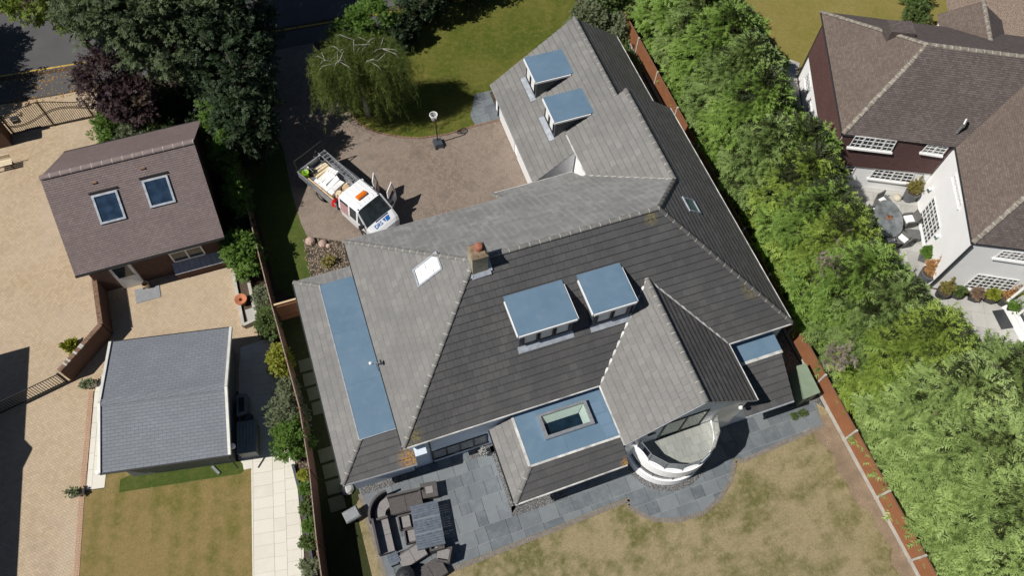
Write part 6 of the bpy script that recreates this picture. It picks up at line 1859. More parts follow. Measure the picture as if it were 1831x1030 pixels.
# cab: lofted half sections mirrored
ST = [(3.36, .93, 1.18, .83, 1.93, 2.06), (4.2, .96, 1.2, .83, 1.95, 2.09), (4.85, .96, 1.2, .81, 1.93, 2.06), (5.52, .94, 1.2, .86, 1.24, 1.27), (5.95, .9, 1.0, .74, 1.07, 1.1), (6.12, .82, .86, .62, .95, .98), (6.22, .7, .6, .5, .72, .78)]
def half(st, s):
    x, w0, zb, rw, zs, zt = st
    return [Vector((x, s * w0 * .97, .38)), Vector((x, s * w0, zb * .7 + .1)), Vector((x, s * w0, zb)), Vector((x, s * rw, zs)), Vector((x, s * rw * .86, zt - .015)), Vector((x, s * rw * .5, zt)), Vector((x, 0, zt + .008))]
body, scr, sws = MB(), MB(), {1: MB(), -1: MB()}
for a, b in zip(ST, ST[1:]):
    for s in (1, -1):
        ha, hb = half(a, s), half(b, s)
        for k in range(6):
            q = [ha[k], hb[k], hb[k + 1], ha[k + 1]]
            if s < 0: q.reverse()
            tgt = body
            if a[0] == 4.85 and k >= 3: tgt = scr
            elif k == 2 and a[0] in (3.36, 4.2, 4.85): tgt = sws[s]
            tgt.face(q)
for st in (ST[0], ST[-1]):
    l, r = half(st, 1), half(st, -1)
    body.face(l + r[-2::-1])
body.build('cab_body', 'vanwhite', TK, smooth=False, local=True)
scr.build('windscreen', 'glass', TK, smooth=True, local=True)
for s in (1, -1):
    sws[s].build('side_window', 'glass', TK, local=True)
for s in (-1, 1):
    m = MB()
    for x in (3.42, 4.18, 4.82):
        m.bar((x, s * .965, 1.19), (x, s * .835, 1.96), .12, .03, (0, s, .2))
    m.bar((4.86, s * .82, 1.95), (5.5, s * .92, 1.22), .08, .05); m.build('door_pillar', 'vanwhite', TK, local=True)
m = MB(); m.bar((3.8, -.975, 1.02), (3.8, -.93, 1.4), .62, .01, (0, -1, .1)); m.face([(3.48, -.975, 1.22), (4.1, -.975, 1.22), (4.1, -.87, 1.75), (3.48, -.87, 1.75)]); m.build('side_graphic', 'pinkbrown', TK, local=True)
for k in range(4):
    y = -.45 + .3 * k
    m = MB(); m.bar((3.45, y, 2.075), (4.7, y, 2.085), .035, .03); m.build('roof_rib', 'vanwhite', TK, local=True)
for x, y in ((4.78, .7), (4.78, -.7)):
    m = MB(); m.lathe((x, y, 2.02), [(.05, 0), (.05, .04), (.02, .05)], 8); m.build('marker_lamp', 'plastic_dark', TK, local=True)
m = MB(); m.bar((4.28, -.3, 2.16), (4.28, .3, 2.16), .26, .13); m.bar((4.28, -.24, 2.23), (4.28, .24, 2.23), .16, .04); m.build('beacon_bar', 'orange_lens', TK, local=True)
m = MB(); m.hexa([(5.54, -.3, 1.2), (5.6, -.3, 1.18), (5.6, .55, 1.18), (5.54, .55, 1.2)], [(5.54, -.3, 1.275), (5.6, -.3, 1.252), (5.6, .55, 1.252), (5.54, .55, 1.275)]); m.build('bonnet_grille', 'navy', TK, local=True)
m = MB(); m.box(6.13, -.62, .3, 6.3, .62, .62); m.box(5.95, -.85, .3, 6.13, .85, .6); m.build('bumper', 'plastic_dark', TK, local=True)
for s in (-1, 1):
    m = MB(); m.hexa([(5.95, s * .5, .75), (6.2, s * .5, .7), (6.1, s * .84, .7), (5.85, s * .9, .75)][::s], [(5.9, s * .55, 1.0), (6.12, s * .52, .9), (6.03, s * .78, .9), (5.8, s * .86, .98)][::s]); m.build('headlight', 'glass_green', TK, local=True)
    m = MB(); m.bar((5.3, s * .97, 1.35), (5.28, s * 1.22, 1.35), .12, .3); m.build('wing_mirror', 'plastic_dark', TK, local=True)
    for x in (1.55, 5.25):
        wh = bpy.data.objects.new('wheel', None); COL.objects.link(wh); wh.parent = TK; wh.location = (x, s * .86, .35)
        m = MB()
        prof = [(.2, -.11), (.34, -.11), (.355, -.08), (.355, .08), (.34, .11), (.2, .11)]
        n = 20
        for (r0, y0), (r1, y1) in zip(prof, prof[1:]):
            for k in range(n):
                a, b = 2 * math.pi * k / n, 2 * math.pi * (k + 1) / n
                m.face([(r0 * math.cos(a), y0, r0 * math.sin(a)), (r0 * math.cos(b), y0, r0 * math.sin(b)), (r1 * math.cos(b), y1, r1 * math.sin(b)), (r1 * math.cos(a), y1, r1 * math.sin(a))])
        m.build('tyre', 'rubber', wh, local=True)
        m = MB(); m.face([(.21 * math.cos(a), s * .09, .21 * math.sin(a)) for a in np.linspace(0, 2 * math.pi, 16, endpoint=False)]); m.build('rim', 'steel', wh, local=True)
# open doors on the far side of the driver
def door_leaf(hx, ang, L, mat):
    d = bpy.data.objects.new('door', None); COL.objects.link(d); d.parent = TK; d.location = (hx, 1.0, 0); d.rotation_euler = (0, 0, ang)
    m = MB(); m.box(-L, -.03, .45, 0, .03, 1.2); m.build('door_panel', mat, d, local=True)
    m = MB(); m.hexa([(-L, -.025, 1.2), (-L + .06, -.025, 1.2), (-L + .06, .025, 1.2), (-L, .025, 1.2)], [(-L, -.15, 1.9), (-L + .06, -.15, 1.9), (-L + .06, -.1, 1.9), (-L, -.1, 1.9)])
    m.hexa([(-.06, -.025, 1.2), (0, -.025, 1.2), (0, .025, 1.2), (-.06, .025, 1.2)], [(-.3, -.15, 1.9), (-.24, -.15, 1.9), (-.24, -.1, 1.9), (-.3, -.1, 1.9)])
    m.bar((-L, -.125, 1.9), (-.24, -.125, 1.9), .05, .05); m.build('window_frame', 'vanwhite', d, local=True)
    m = MB(); m.face([(-L + .06, 0, 1.2), (-.06, 0, 1.2), (-.28, -.12, 1.88), (-L + .06, -.12, 1.88)]); m.build('pane', 'clear', d, local=True)
    m = MB(); m.box(-L + .05, -.05, .55, -.1, -.031, 1.1); m.build('door_trim', 'potgrey', d, local=True)
door_leaf(5.2, R(-62), .95, 'vanwhite')
door_leaf(4.15, R(-48), .85, 'pinkbrown')
# lettering on the bonnet
def lettering(txt, size, mat, parent, mw):
    cu = bpy.data.curves.new('lettering', 'FONT'); cu.body = txt; cu.size = size; cu.align_x = 'CENTER'; cu.align_y = 'CENTER'; cu.extrude = .002; cu.offset = .006
    o = bpy.data.objects.new('lettering', cu); COL.objects.link(o)
    dg = bpy.context.evaluated_depsgraph_get(); me = bpy.data.meshes.new_from_object(o.evaluated_get(dg)); COL.objects.unlink(o); bpy.data.objects.remove(o)
    me.materials.clear(); me.materials.append(MAT[mat])
    o = bpy.data.objects.new('lettering', me); COL.objects.link(o); o.parent = parent; o.matrix_local = mw
    return o
sl_ = math.atan2(1.27 - 1.1, .43)
lettering('DRS', .29, 'blue_print', TK, Matrix.Translation((5.78, -.3, 1.187)) @ Matrix.Rotation(sl_, 4, 'Y') @ Matrix.Rotation(R(90), 4, 'Z'))
m = MB()
for q in ([(5.66, .05), (5.66, .22), (5.88, .14)], [(5.65, .25), (5.88, .2), (5.88, .42), (5.66, .5)]):
    m.hexa([(x, y, 1.275 - (x - 5.52) * .395 + .0) for x, y in q], [(x, y, 1.275 - (x - 5.52) * .395 + .012) for x, y in q])
m.build('logo', 'blue_print', TK, local=True)

TM = Matrix.Translation(TR_LOC) @ Matrix.Rotation(TR_RZ, 4, 'Z')
def on_bed(name, label, cat, loc, rz=0.0, group=None):
    p = TM @ Vector(loc)
    return thing(name, label, cat, tuple(p), TR_RZ + rz, group)
ld = on_bed('ladder', 'aluminium ladder lying along the far side of the truck bed up to the cab', 'ladder', (.0, .78, 1.34), R(-2))
for y in (-.19, .19):
    m = MB(); m.bar((-.1, y, 0), (3.1, y, .06), .04, .08); m.build('stile', 'alu', ld, local=True)
for k in range(12):
    x = 0 + k * .27; m = MB(); m.bar((x, -.19, x * .019), (x, .19, x * .019), .04, .035); m.build('rung', 'alu', ld, local=True)
def slabthing(name, label, cat, loc, rz, sx, sy, sz, mat, wob=.0, parts=None):
    t = on_bed(name, label, cat, loc, rz)
    r = random.Random(hash(label) % 997)
    m = MB()
    n = 4
    for i in range(n):
        a = -sx / 2 + sx * i / n; b = -sx / 2 + sx * (i + 1) / n
        z = lambda: sz + r.uniform(-wob, wob)
        m.hexa([(a, -sy / 2, 0), (b - .01, -sy / 2, 0), (b - .01, sy / 2, 0), (a, sy / 2, 0)], [(a + r.uniform(0, wob), -sy / 2 + r.uniform(0, wob * 2), z()), (b - .01, -sy / 2 + r.uniform(0, wob * 2), z()), (b - .01, sy / 2 - r.uniform(0, wob * 2), z()), (a, sy / 2 - r.uniform(0, wob * 2), z())])
    m.build(parts or 'bundle', mat, t, local=True)
    return t
slabthing('insulation_sheets', 'stack of crumpled white sheeting in the middle of the truck bed', 'sheeting', (1.75, -.12, .87), R(4), 1.25, .95, .34, 'rag', .07)
slabthing('white_tubes', 'long white boxed lengths beside the timber plank on the truck bed', 'boxed lengths', (1.75, -.62, .87), R(3), 1.45, .26, .3, 'rag', .02)
slabthing('white_carton', 'smaller white carton on top of the load near the ladder', 'carton', (1.4, .3, 1.2), R(12), .62, .36, .16, 'rag', .02)
slabthing('timber_plank', 'long sandy timber plank along the near side of the truck bed', 'plank', (1.85, -.88, .87), 0, 2.3, .16, .32, 'sand', .005)
for i in range(4):
    t = slabthing('timber_board', ('pale board at the tail of the truck bed, nearest the tailgate', 'pale board second from the tailgate of the truck bed', 'pale board third from the tailgate, lying across the load', 'pale batten lying crossways just behind the white sheeting')[i], 'board', (.4 + .2 * i, .1 - .02 * i, .87 + .03 * (i % 2)), R(82 + 4 * i), 1.0, .15, .12, 'sand2', .01)
slabthing('plywood_offcut', 'small pale plywood offcut by the red cans behind the cab', 'plywood', (2.72, -.3, .87), R(25), .5, .36, .28, 'sand2', .03)
slabthing('plywood_offcut', 'larger tan plywood offcut in the bed corner nearest the cab', 'plywood', (2.6, .2, .87), R(-10), .55, .4, .2, 'sand', .03)
for i, (x, y, lab) in enumerate(((3.02, -.62, 'red fuel can behind the cab, nearer the middle of the truck bed'), (2.95, -.92, 'red fuel can behind the cab, at the near bed side'))):
    t = on_bed('fuel_can', lab, 'fuel can', (x, y, .95), R(20), 'red fuel cans on the truck bed')
    m = MB(); m.hexa([(-.13, -.17, 0), (.13, -.17, 0), (.13, .17, 0), (-.13, .17, 0)], [(-.1, -.13, .36), (.1, -.13, .36), (.1, .13, .36), (-.1, .13, .36)]); m.build('can_body', 'red', t, local=True)
    m = MB(); m.tube([(0, -.1, .36), (0, -.05, .44), (0, .05, .44), (0, .1, .36)], .022, 6); m.build('handle', 'red', t, local=True)
    m = MB(); m.lathe((.05, .11, .36), [(.035, 0), (.035, .05)], 8); m.build('cap', 'plastic_dark', t, local=True)
for nm, lab, mt, loc, r in (('lime_bucket', 'lime green bucket in the near rear corner of the truck bed', 'lime', (.3, -.72, .87), .18), ('white_tub', 'small white tub beside the lime bucket in the truck bed', 'upvc', (.15, -.5, .87), .13), ('black_bucket', 'black bucket beside the pale boards in the truck bed', 'plastic_dark', (.42, -.42, .87), .17), ('black_tool_bag', 'dark tool bag in the far rear corner of the truck bed', 'potgrey', (.25, .62, .87), .22)):
    t = on_bed(nm, lab, nm.split('_')[-1], loc)
    m = MB(); m.lathe((0, 0, 0), [(r * .8, 0), (r, .34), (r * 1.08, .36), (r * .92, .35), (r * .75, .1)], 14); m.build('tub', mt, t, local=True)
    m = MB(); m.tube([(r * math.cos(a), 0, .36 + r * .6 * math.sin(a)) for a in np.linspace(0, math.pi, 8)], .012, 5); m.build('handle', 'steel', t, local=True)
for i in range(4):
    t = on_bed('bracket_bundle', ('grey metal brackets heaped by the headboard', 'pale blue pipe clips heaped beside the ladder foot', 'steel offcuts lying against the far bed side', 'bent grey flashing lying behind the cab')[i], 'metal offcuts', (2.5 + .17 * i, .52 + .08 * (i % 2), .87 + .05 * i), R(37 * i))
    m = MB()
    for k in range(3):
        m.bar((-.22, -.1 + .1 * k, .1 + .05 * k), (.22, -.05 + .08 * k, .12 + .04 * k), .05, .04)
    m.bar((-.1, -.2, .15), (0, .2, .22), .07, .03); m.build('offcut', 'steel', t, local=True)

MAT['leaf_deadwood'] = leaf_mat('dead_conifer_twig', (0.13, 0.105, 0.08), (0.26, 0.22, 0.18), .05)
MAT['leaf_orange_dry'] = simple('dry_fallen_leaf', (0.36, 0.2, 0.05), .8, .4, 20)
# ================================================================== ROCKERY AND PLANTING
for i, (v, s, lab) in enumerate((((-2.30, 24.23), .28, 'largest pink boulder at the top left of the stony bed'), ((-1.70, 23.88), .24, 'pink boulder in the middle of the three on the stony bed'), ((-1.44, 23.65), .15, 'small pale rock right of the pink boulders on the stony bed'))):
    o = MB(); o.lathe((0, 0, 0), [(s * .9, 0), (s, s * .4), (s * .75, s * .9), (s * .3, s * 1.15), (.01, s * 1.2)], 8); o = o.build('boulder', 'pinkstone'); o.location = (v[0], v[1], 0); o.rotation_euler = (.1 * i, .12, i)
    tag(o, lab, 'boulder', 'boulders on the stony bed')
st = MB()
rk = [(-2.66, 24.54), (-0.52, 23.53), (-0.5, 20.6), (-3.0, 20.6)]
r_ = random.Random(5)
for k in range(420):
    u, v = r_.random(), r_.random()
    a = Vector(rk[0]).lerp(Vector(rk[1]), u); b = Vector(rk[3]).lerp(Vector(rk[2]), u); p = a.lerp(b, v); s = r_.uniform(.02, .065)
    z = .012
    rr = [Vector((p.x + s * math.cos(t + r_.uniform(-.3, .3)) * r_.uniform(.7, 1.2), p.y + s * math.sin(t) * r_.uniform(.7, 1.2), z)) for t in (0, 1.2, 2.5, 3.8, 5)]
    st.hexa(rr, [q_ + (Vector((p.x, p.y, z)) - q_) * .45 + Vector((0, 0, s * .8)) for q_ in rr])
tag(st.build('loose_stones', 'stone_brown'), None, None, None, 'stuff')
P_ = np.array([[r_.uniform(-3, -.5), r_.uniform(20.6, 23), .1] for _ in range(260)])
for i, (x, y, lab) in enumerate(((-1.9, 21.4, 'straggling dark low plant in the middle of the stony bed'), (-1.0, 21.2, 'small brownish plant at the house end of the stony bed'), (-1.6, 22.6, 'twiggy dark plant behind the pink boulders'))):
    t = thing('rockery_plant', lab, 'plant', (x, y, 0), 0, 'plants in the stony bed')
    P_, O_, T_ = clump_cloud((x, y, .2), (.4, .35, .22), 26, 10, .14, .1)
    scatter('foliage', 'leaf', P_, O_ + unit(len(P_)) * .6, O_ * .3 + np.array([0, 0, .8]), np.full(len(P_), .13), T_, 'leaf_rust' if i else 'leaf_mid', t, tuple(t.location))

broadleaf('sycamore_tree', 'tall spreading grey-green tree above the drive gate and garage', 'tree', (-7.0, 37.8), [((-7.6, 37.0, 7.2), (3.4, 2.9, 2.7)), ((-4.9, 37.0, 7.6), (3.0, 3.0, 2.6)), ((-9.9, 39.0, 6.6), (2.5, 2.3, 2.0)), ((-6.6, 34.8, 6.0), (2.4, 1.8, 2.2)), ((-8.0, 40.4, 8.4), (4.0, 2.8, 2.4)), ((-4.8, 35.6, 6.4), (1.8, 1.6, 2.0))], 'leaf_syc', 7.5, .3, 1050, 22, .36, .25, limbs=9)
for i_, (base, h, r, lab) in enumerate((((-3.4, 38.0), 9.0, 2.6, 'dark tall tree at the road end of the brown drive, crossing the top edge'), ((-13.6, 47.9), 9.5, 3.0, 'tall tree across the top left corner whose crown hides the road'))):
    broadleaf('road_tree', lab, 'tree', base, [((base[0] + (.7 if i_ == 0 else 0), base[1] + (3.4 if i_ == 0 else -2.3), h * .66), (r, r * .85, h * .33)), ((base[0] - .6, base[1] + (2.4 if i_ == 0 else -3.1), h * .55), (r * .7, r * .6, h * .22))], 'leaf_syc', h * .8, .22, 420, 22, .38, .26, 'trees along the road')
broadleaf('maple_tree', 'light yellow-green tree overhanging the road at the far corner', 'tree', (-11.4, 40.55), [((-13.2, 40.2, 6.4), (2.0, 1.8, 1.5)), ((-14.6, 42.2, 6.6), (2.2, 2.0, 1.8)), ((-11.6, 41.6, 6.6), (2.0, 1.8, 1.6)), ((-12.0, 39.2, 5.2), (.9, .9, .8))], 'leaf_maple', 6.0, .18, 240, 22, .38, .27)
broadleaf('purple_plum_tree', 'dark purple-leaved tree next to the iron drive gate', 'tree', (-10.7, 36.4), [((-10.4, 35.3, 3.7), (1.8, 1.6, 1.7)), ((-9.4, 34.4, 3.1), (1.6, 1.4, 1.4))], 'leaf_purple', 3.6, .12, 260, 22, .3, .19)
for base, cr, mt, lab in (
    ((-11.5, 34.5), [((-11.4, 34.4, 1.2), (.9, 1.0, 1.2))], 'leaf_bright', 'bright green shrub at the right end of the iron gate'),
    ((-10.3, 33.7), [((-10.3, 33.6, 1.1), (.9, .8, 1.1))], 'leaf_grey', 'greyish speckled shrub under the purple tree behind the brick garage'),
    ((-8.8, 33.3), [((-8.8, 33.2, .9), (1.0, .8, 1.0))], 'leaf_mid', 'mid green shrub behind the middle of the brick garage roof'),
    ((-8.4, 35.3), [((-8.4, 35.2, 1.0), (1.3, 1.0, 1.0))], 'leaf_dark', 'dark undergrowth bush below the tall tree, beside the purple one'),
    ((-6.3, 35.2), [((-6.3, 35.2, 1.1), (1.3, 1.2, 1.1))], 'leaf_dark', 'dark undergrowth bush at the foot of the tall spreading tree'),
    ((-7.2, 36.8), [((-7.4, 36.9, 1.0), (1.6, 1.0, 1.0))], 'leaf_dark', 'dark undergrowth bush between the tall tree and the road'),
    ((-7.0, 33.0), [((-7.0, 33.0, .8), (1.1, .7, .9))], 'leaf_dark', 'dark low shrub behind the right end of the brick garage roof'),
    ((-5.4, 31.6), [((-5.4, 31.6, 2.5), (.9, 1.2, 1.7))], 'leaf_bright', 'tall shrub at the corner of the brick garage by the fence'),
    ((-5.45, 29.4), [((-5.35, 29.5, 2.6), (.75, 1.3, 1.8)), ((-5.2, 28.4, 2.0), (.5, .6, 1.2))], 'leaf_bright', 'fresh green shrub beside the right gable of the brick garage'),
    ((-5.4, 27.0), [((-5.2, 27.0, 1.8), (.55, 1.1, 1.4))], 'leaf_bright', 'loose climbing shrub along the fence by the brick garage'),
    ((-5.5, 25.6), [((-5.4, 25.5, .9), (.5, .7, .8))], 'leaf_dark', 'small dark shrub between garage wall and fence')):
    broadleaf('shrub', lab, 'shrub', base, cr, mt, 1.2, .05, 110, 18, .26, .16, 'shrubs behind and beside the brick garage', limbs=5, shell=.35)
broadleaf('round_bush', 'round vivid green bush between garage window and planter', 'bush', (-5.75, 23.9), [((-5.7, 24.0, 1.35), (.95, 1.0, 1.1)), ((-5.6, 23.2, 1.1), (.75, .7, .9))], 'leaf_bright', 1.6, .07, 260, 18, .24, .17, limbs=6, shell=.45)
for base, cr, mt, lab, lf in (
    ((-5.35, 21.2), [((-5.3, 21.2, .5), (.35, .8, .5))], 'leaf_grey', 'pale variegated plant beside the raised planter', .13),
    ((-5.25, 19.6), [((-5.25, 19.6, .8), (.5, .8, .8))], 'leaf_mid', 'dark green bush just beyond the end of the raised planter', .13),
    ((-5.1, 17.5), [((-5.1, 17.4, .9), (.55, .75, .85))], 'leaf_gold', 'golden yellow-green bush against the brown fence', .12),
    ((-5.0, 15.8), [((-5.0, 15.8, .7), (.4, .6, .6))], 'leaf_grey', 'pale cream-flecked plant between golden bush and silvery shrub', .13),
    ((-5.35, 14.5), [((-5.3, 14.5, 1.1), (1.0, .9, .8))], 'leaf_grey', 'wide silvery grey-green shrub reaching over the fence', .12),
    ((-5.3, 13.2), [((-5.3, 13.2, 1.1), (.85, 1.0, 1.05))], 'leaf_bright', 'dense rich green bush beside the cream path in shade', .14)):
    broadleaf('border_shrub', lab, 'shrub', base, cr, mt, 1.0, .04, 130, 18, .2, lf, 'shrubs along the brown fence', limbs=5, shell=.4)
bd = sheet('planting_bed', [(-5.9, 25), (-4.85, 24), (-4.65, 16.8), (-4.6, 14), (-4.75, 11.4), (-5.1, 8), (-5.4, 4), (-5.95, 4), (-5.6, 8), (-5.5, 10.5), (-5.6, 13), (-5.7, 18), (-6.0, 21)], .014, 'rockery')
kb = MB()
for a, b in zip([(-5.62, 12.4), (-5.55, 10.3), (-5.68, 8), (-5.95, 4)], [(-5.55, 10.3), (-5.68, 8), (-5.95, 4), (-6.1, 3)]):
    kb.bar((*a, .1), (*b, .1), .12, .2)
tag(kb.build('timber_edging', 'anthracite'), None, None, None, 'structure')
for v, mt, s, lab in (((-5.20, 11.71), 'leaf_gold', .15, 'small yellow-green plant in the stony strip, nearest the bushes'), ((-5.26, 11.10), 'leaf_bright', .2, 'second low green plant in the stony strip beside the cream path'), ((-5.37, 10.17), 'leaf_mid', .27, 'third low dark green plant in the stony strip beside the cream path'), ((-5.43, 9.43), 'leaf_bright', .22, 'fourth low bright plant in the stony strip beside the cream path'), ((-5.58, 8.71), 'leaf_mid', .3, 'fifth low dark plant in the stony strip beside the cream path'), ((-5.81, 7.66), 'leaf_grey', .42, 'grey-green grassy tussock at the bottom of the stony strip')):
    t = thing('border_plant', lab, 'plant', (v[0] - .05, v[1], 0), 0, 'low plants in the stony strip')
    P_, O_, T_ = clump_cloud((v[0] - .05, v[1], .22), (s, s, .25), 26, 16, .15, .2)
    P_[:, 2] = np.maximum(P_[:, 2], .03)
    scatter('foliage', 'sprig', P_, O_ + unit(len(P_)) * .5, O_ * .3 + np.array([0, 0, .9]), np.full(len(P_), .13), T_, mt, t, tuple(t.location))

# dark boundary trees between the two drives
for (x, y), h, r, lab in (((-3.6, 33.4), 7.5, 2.3, 'dark evergreen tree at the shaded drive edge, nearest the garage'), ((-2.9, 36.6), 8.5, 2.5, 'dark evergreen tree at the shaded drive edge, nearest the road'), ((-3.9, 30.4), 5.6, 1.6, 'slim dark evergreen by the fence opposite the truck tail')):
    broadleaf('evergreen_tree', lab, 'tree', (x, y), [((x, y, h * .58), (r, r, h * .42)), ((x - .5, y + .4, h * .4), (r * .9, r * .9, h * .3))], 'leaf_dark', h * .8, .16, 330, 20, .34, .24, 'dark evergreens between the drives')
# weeping birch
WB_ = thing('weeping_birch', 'weeping birch with white limbs and hanging curtains of leaves by the lawn', 'tree', (2.8, 31.9, 0))
m = MB()
m.tube([(2.8, 31.9, -.05), (2.8, 31.85, 1.2), (2.7, 31.7, 2.6), (2.65, 31.6, 3.6)], [.17, .14, .12, .09], 8)
tips = []
br = random.Random(3)
limb_dirs = [(-1.6, .3, 5.2), (-1.0, -.4, 5.5), (-.9, .9, 5.5), (.3, .7, 5.8), (1.4, .8, 5.5), (1.7, .1, 5.3), (1.2, -.5, 5.1)]
for dx, dy, z in limb_dirs:
    s = Vector((2.65, 31.55, br.uniform(2.4, 3.5))); e = Vector((2.65 + dx, 31.45 + dy, z))
    mid = s.lerp(e, .55) + Vector((0, 0, .75)); e2 = e + Vector((dx * .22, dy * .22 - .1, -.35))
    path = [s, s.lerp(mid, .5) + Vector((0, 0, .15)), mid, mid.lerp(e, .55) + Vector((0, 0, .12)), e, e2]
    m.tube(path, [.07, .05, .036, .024, .014, .005], 6)
    tips += [path[2], path[3], path[3].lerp(path[4], .5), path[4], path[4].lerp(path[5], .5), path[5]]
    for k in range(3):
        a = path[2].lerp(path[4], br.random()); t = br.uniform(0, 6.28); L = br.uniform(.5, .9)
        b = a + Vector((math.cos(t) * L, math.sin(t) * L, .12)); c = b + Vector((math.cos(t) * .25, math.sin(t) * .25, -.25))
        m.tube([a, b, c], [.018, .012, .004], 5); tips += [a.lerp(b, .6), b, c]
m.build('trunk', 'birch_bark', WB_, smooth=True)
n = 4600
P_ = np.zeros((n, 3)); S_ = np.zeros(n)
for i in range(n):
    t = tips[br.randrange(len(tips))]
    P_[i] = (t.x + br.gauss(0, .17), t.y + br.gauss(0, .15), t.z + br.uniform(-.2, .12)); S_[i] = br.uniform(.45, .9)
Ps, Ds, Ss = [], [], []
for lev in range(5):          # chains of strand pieces, each hanging from the one above
    Ps.append(P_.copy()); d = np.tile(np.array([0, 0, -1.0]), (n, 1)) + nrng.normal(size=(n, 3)) * (.2 if lev else .5)
    d[:, :2] += (P_[:, :2] - np.array([2.65, 31.5])) * .05
    d /= np.linalg.norm(d, axis=1, keepdims=True); Ds.append(d); Ss.append(S_)
    P_ = P_ + d * S_[:, None] * .85
    keep = (nrng.random(n) < .82) & (P_[:, 2] > .9)
    P_, S_ = P_[keep], S_[keep]; n = len(P_)
P_ = np.concatenate(Ps); D_ = np.concatenate(Ds); S_ = np.concatenate(Ss)
scatter('crown', 'strand', P_, D_, unit(len(P_)), S_, np.clip(nrng.random(len(P_)), 0, 1), 'leaf_birch', WB_, tuple(WB_.location))
for base, cr, mt, lab in (
    ((3.6, 37.2), [((3.4, 37.0, 1.6), (1.5, 1.1, 1.5)), ((4.9, 37.6, 1.8), (1.6, 1.2, 1.6))], 'leaf_bright', 'light green shrub mass beyond the weeping birch'),
    ((6.3, 37.0), [((6.2, 36.9, 1.1), (1.2, .9, 1.1))], 'leaf_dark', 'dark shrub right of the light green one beyond the birch'),
    ((8.4, 38.4), [((8.4, 38.6, 2.0), (1.8, 1.3, 2.0))], 'leaf_dark', 'dark shrub at the top edge of the front lawn, left part'),
    ((11.6, 39.4), [((11.6, 39.6, 2.2), (2.0, 1.4, 2.2))], 'leaf_dark', 'dark shrub at the top edge of the front lawn, middle part'),
    ((17.9, 34.4), [((17.8, 34.2, 1.2), (1.5, 1.1, 1.2)), ((19.2, 33.4, 1.0), (.8, .9, 1.0))], 'leaf_grey', 'greyish flowering shrub beyond the garage gable'),
    ((19.8, 35.4), [((19.6, 35.2, 2.0), (1.4, 1.3, 1.9))], 'leaf_mid', 'dark green shrub between garage gable and tall conifers')):
    broadleaf('lawn_shrub', lab, 'shrub', base, cr, mt, 1.6, .07, 230, 20, .3, .19, 'shrubs around the front lawn', limbs=6, shell=.4)
broadleaf('ivy_clump', 'low green ivy clump at the foot of the fence behind the garage wing', 'ivy', (19.3, 30.6), [((19.2, 30.8, .6), (.5, 1.5, .6))], 'leaf_mid', .6, .03, 90, 18, .22, .15, limbs=4)
broadleaf('corner_weeds', 'tuft of weeds on the slate in front of the sage storage shed', 'weeds', (18.2, 6.9), [((18.2, 6.95, .08), (.45, .15, .1))], 'leaf_mid', .1, .01, 26, 10, .1, .08, limbs=2)
for base, cr, mt, lab in (
    ((27.9, 27.6), [((27.9, 27.6, .6), (.55, .5, .6))], 'leaf_bright', 'small round green bush on the yellow-green lawn by the conifers'),
    ((37.6, 27.6), [((37.4, 27.4, .8), (.8, .8, .8)), ((38.6, 28.6, .9), (.9, .9, .9)), ((39.9, 30.2, .9), (1.0, 1.1, .9))], 'leaf_mid', 'low hedge of mixed green shrubs behind the rear tiled wing')):
    broadleaf('garden_bush', lab, 'bush', base, cr, mt, .8, .04, 150, 18, .24, .17, limbs=5, shell=.4)
# trees beyond the frame that shade the road and the top of the lawn
for base, h, r, lab in (((-22.8, 43.6), 7.5, 2.4, 'tall roadside tree beyond the left edge, seen by its shade on the road'), ((-22.4, 40.0), 7.0, 2.3, 'roadside tree left of the gate pier, seen by its shade')):
    broadleaf('roadside_tree', lab, 'tree', base, [((base[0], base[1], h * .62), (r, r, h * .36))], 'leaf_syc', h * .8, .2, 200, 20, .5, .36, 'roadside trees')

CT = [(-5, 22.5, 6.8, 2.7, 3), (-2.6, 22.2, 6.6, 2.5, 3), (-.2, 22.3, 6.8, 2.5, 3), (2.2, 22.4, 6.8, 2.6, 3), (4.6, 22.6, 6.6, 2.6, 3), (7, 22.7, 6.4, 2.5, 1), (9.3, 22.5, 6.0, 2.4, 2), (11.4, 22.3, 6.1, 2.3, 0), (13.4, 22.4, 5.8, 2.2, 1),
      (15.4, 22.3, 5.6, 2.1, 0), (17.5, 23.0, 5.6, 2.3, 1), (19.5, 23.7, 5.2, 2.3, 0), (19.9, 21.8, 5.4, 1.8, 2), (22.3, 22.4, 6.2, 2.2, 0), (24.7, 22.8, 6.4, 2.4, 2), (27.1, 23.0, 6.6, 2.5, 0), (29.5, 23.1, 6.6, 2.5, 2), (31.9, 23.1, 6.6, 2.5, 0), (34.3, 23.1, 6.4, 2.4, 2), (36.7, 23.0, 6.0, 2.4, 0),
      (-4.6, 26.6, 7.0, 2.8, 2), (-1.3, 26.6, 7.2, 2.8, 3), (1.9, 26.5, 6.8, 2.7, 3), (4.4, 26.2, 5.6, 2.3, 2), (-2.5, 30.5, 7.0, 2.8, 2), (1.2, 30.3, 6.5, 2.6, 0)]
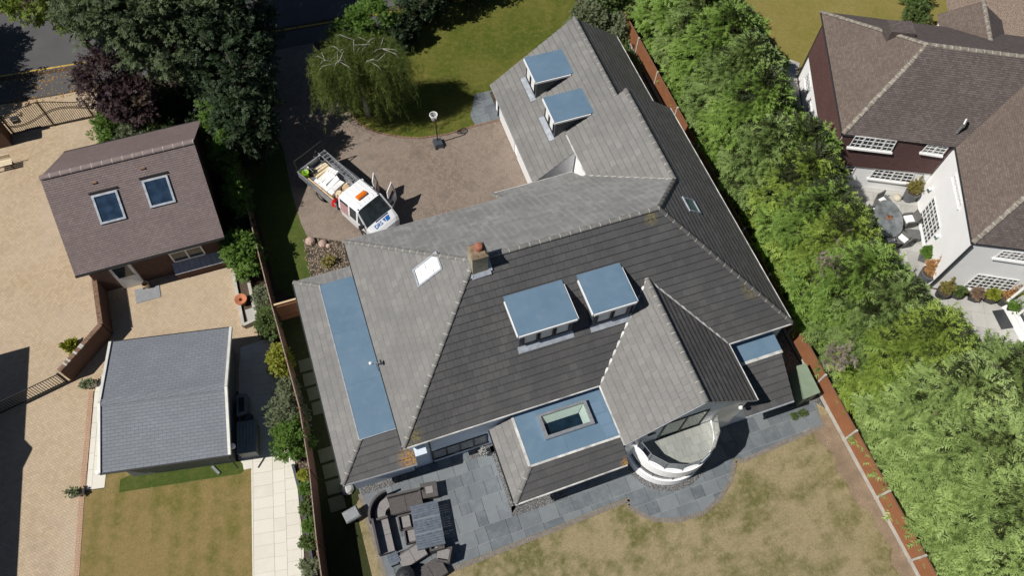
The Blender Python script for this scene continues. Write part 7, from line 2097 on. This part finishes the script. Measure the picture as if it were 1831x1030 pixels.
NEAR = ['opposite the bottom end of the orange fence', 'behind the second fence bay from the bottom', 'behind the third fence bay from the bottom', 'behind the fence just below the patio corner', 'level with the slate patio strip', 'behind the sage storage shed', 'opposite the back right corner of the house roof', 'beside the long dark roof slope, facing the terrace pots', 'covering one end of the oval terrace table', 'left of the oval terrace table', 'left of the maroon wall, in front of its ground floor', 'touching the corner of the mossy tiled roof', 'beside the dark roof slope level with the small roof window', 'left of the maroon gable wall', 'opposite the join of the garage wing', 'opposite the garage ridge, next to the yellow-green lawn', 'behind the fence by the garage gable', 'level with the garage gable end', 'at the top edge, second from the end', 'farthest from the patio, at the top edge', 'deepest in the bottom right corner, second row', 'in the second row above the bottom right corner', 'in the second row facing the conservatory', 'closest to the conservatory and the row of pots', 'in the back row by the right edge, lower', 'in the back row by the right edge, upper']
KIND = ['leaf_con', 'leaf_con2', 'leaf_con3', 'leaf_con4']
for i, (y, x, h, r, k) in enumerate(CT):
    nm = ('green', 'yellow-green', 'bluish green', 'pale green')[k]
    conifer(f'feathery {nm} conifer ' + NEAR[i], (x + .22, y), h, r, KIND[k], int(2500 * r * (0.8 if i > 19 else 1.0)), (rng.uniform(-.3, .3), rng.uniform(-.3, .3)))

# fallen leaves blown against the road edge and the brick apron
fl_ = MB(); r_ = random.Random(8)
for k in range(420):
    x = r_.uniform(-17.5, -11.2); y = r_.choice((41.0 + r_.gauss(0, .35), 39.2 + r_.gauss(0, .25), 40.2 + r_.gauss(0, .5)))
    s = r_.uniform(.04, .085); t = r_.uniform(0, 6.28); c_, s_ = math.cos(t) * s, math.sin(t) * s
    fl_.face([(x - c_, y - s_, .022), (x + s_ * .5, y - c_ * .5, .03), (x + c_, y + s_, .022), (x - s_ * .5, y + c_ * .5, .034)])
tag(fl_.build('fallen_leaves', 'leaf_orange_dry'), None, None, None, 'stuff')

# dead brown twigs showing in two of the conifers
for px, nm in (((20.92, 12.37, 4.60), 8), ((22.31, 13.10, 4.80), 7), ((18.98, 8.01, 4.50), 5)):
    par = [o for o in COL.objects if o.name.startswith('conifer_tree')][nm]
    n = 70; c = np.array(px)
    P_ = c + nrng.normal(size=(n, 3)) * np.array([.28, .28, .18])
    tw_ = scatter('dead_twigs', 'frond', P_, unit(n) * .8 + np.array([.2, -.5, .5]), unit(n) * .4 + np.array([0, 0, .9]), np.full(n, .34), nrng.random(n), 'leaf_deadwood', par, tuple(par.location)); tw_['kind'] = 'stuff'
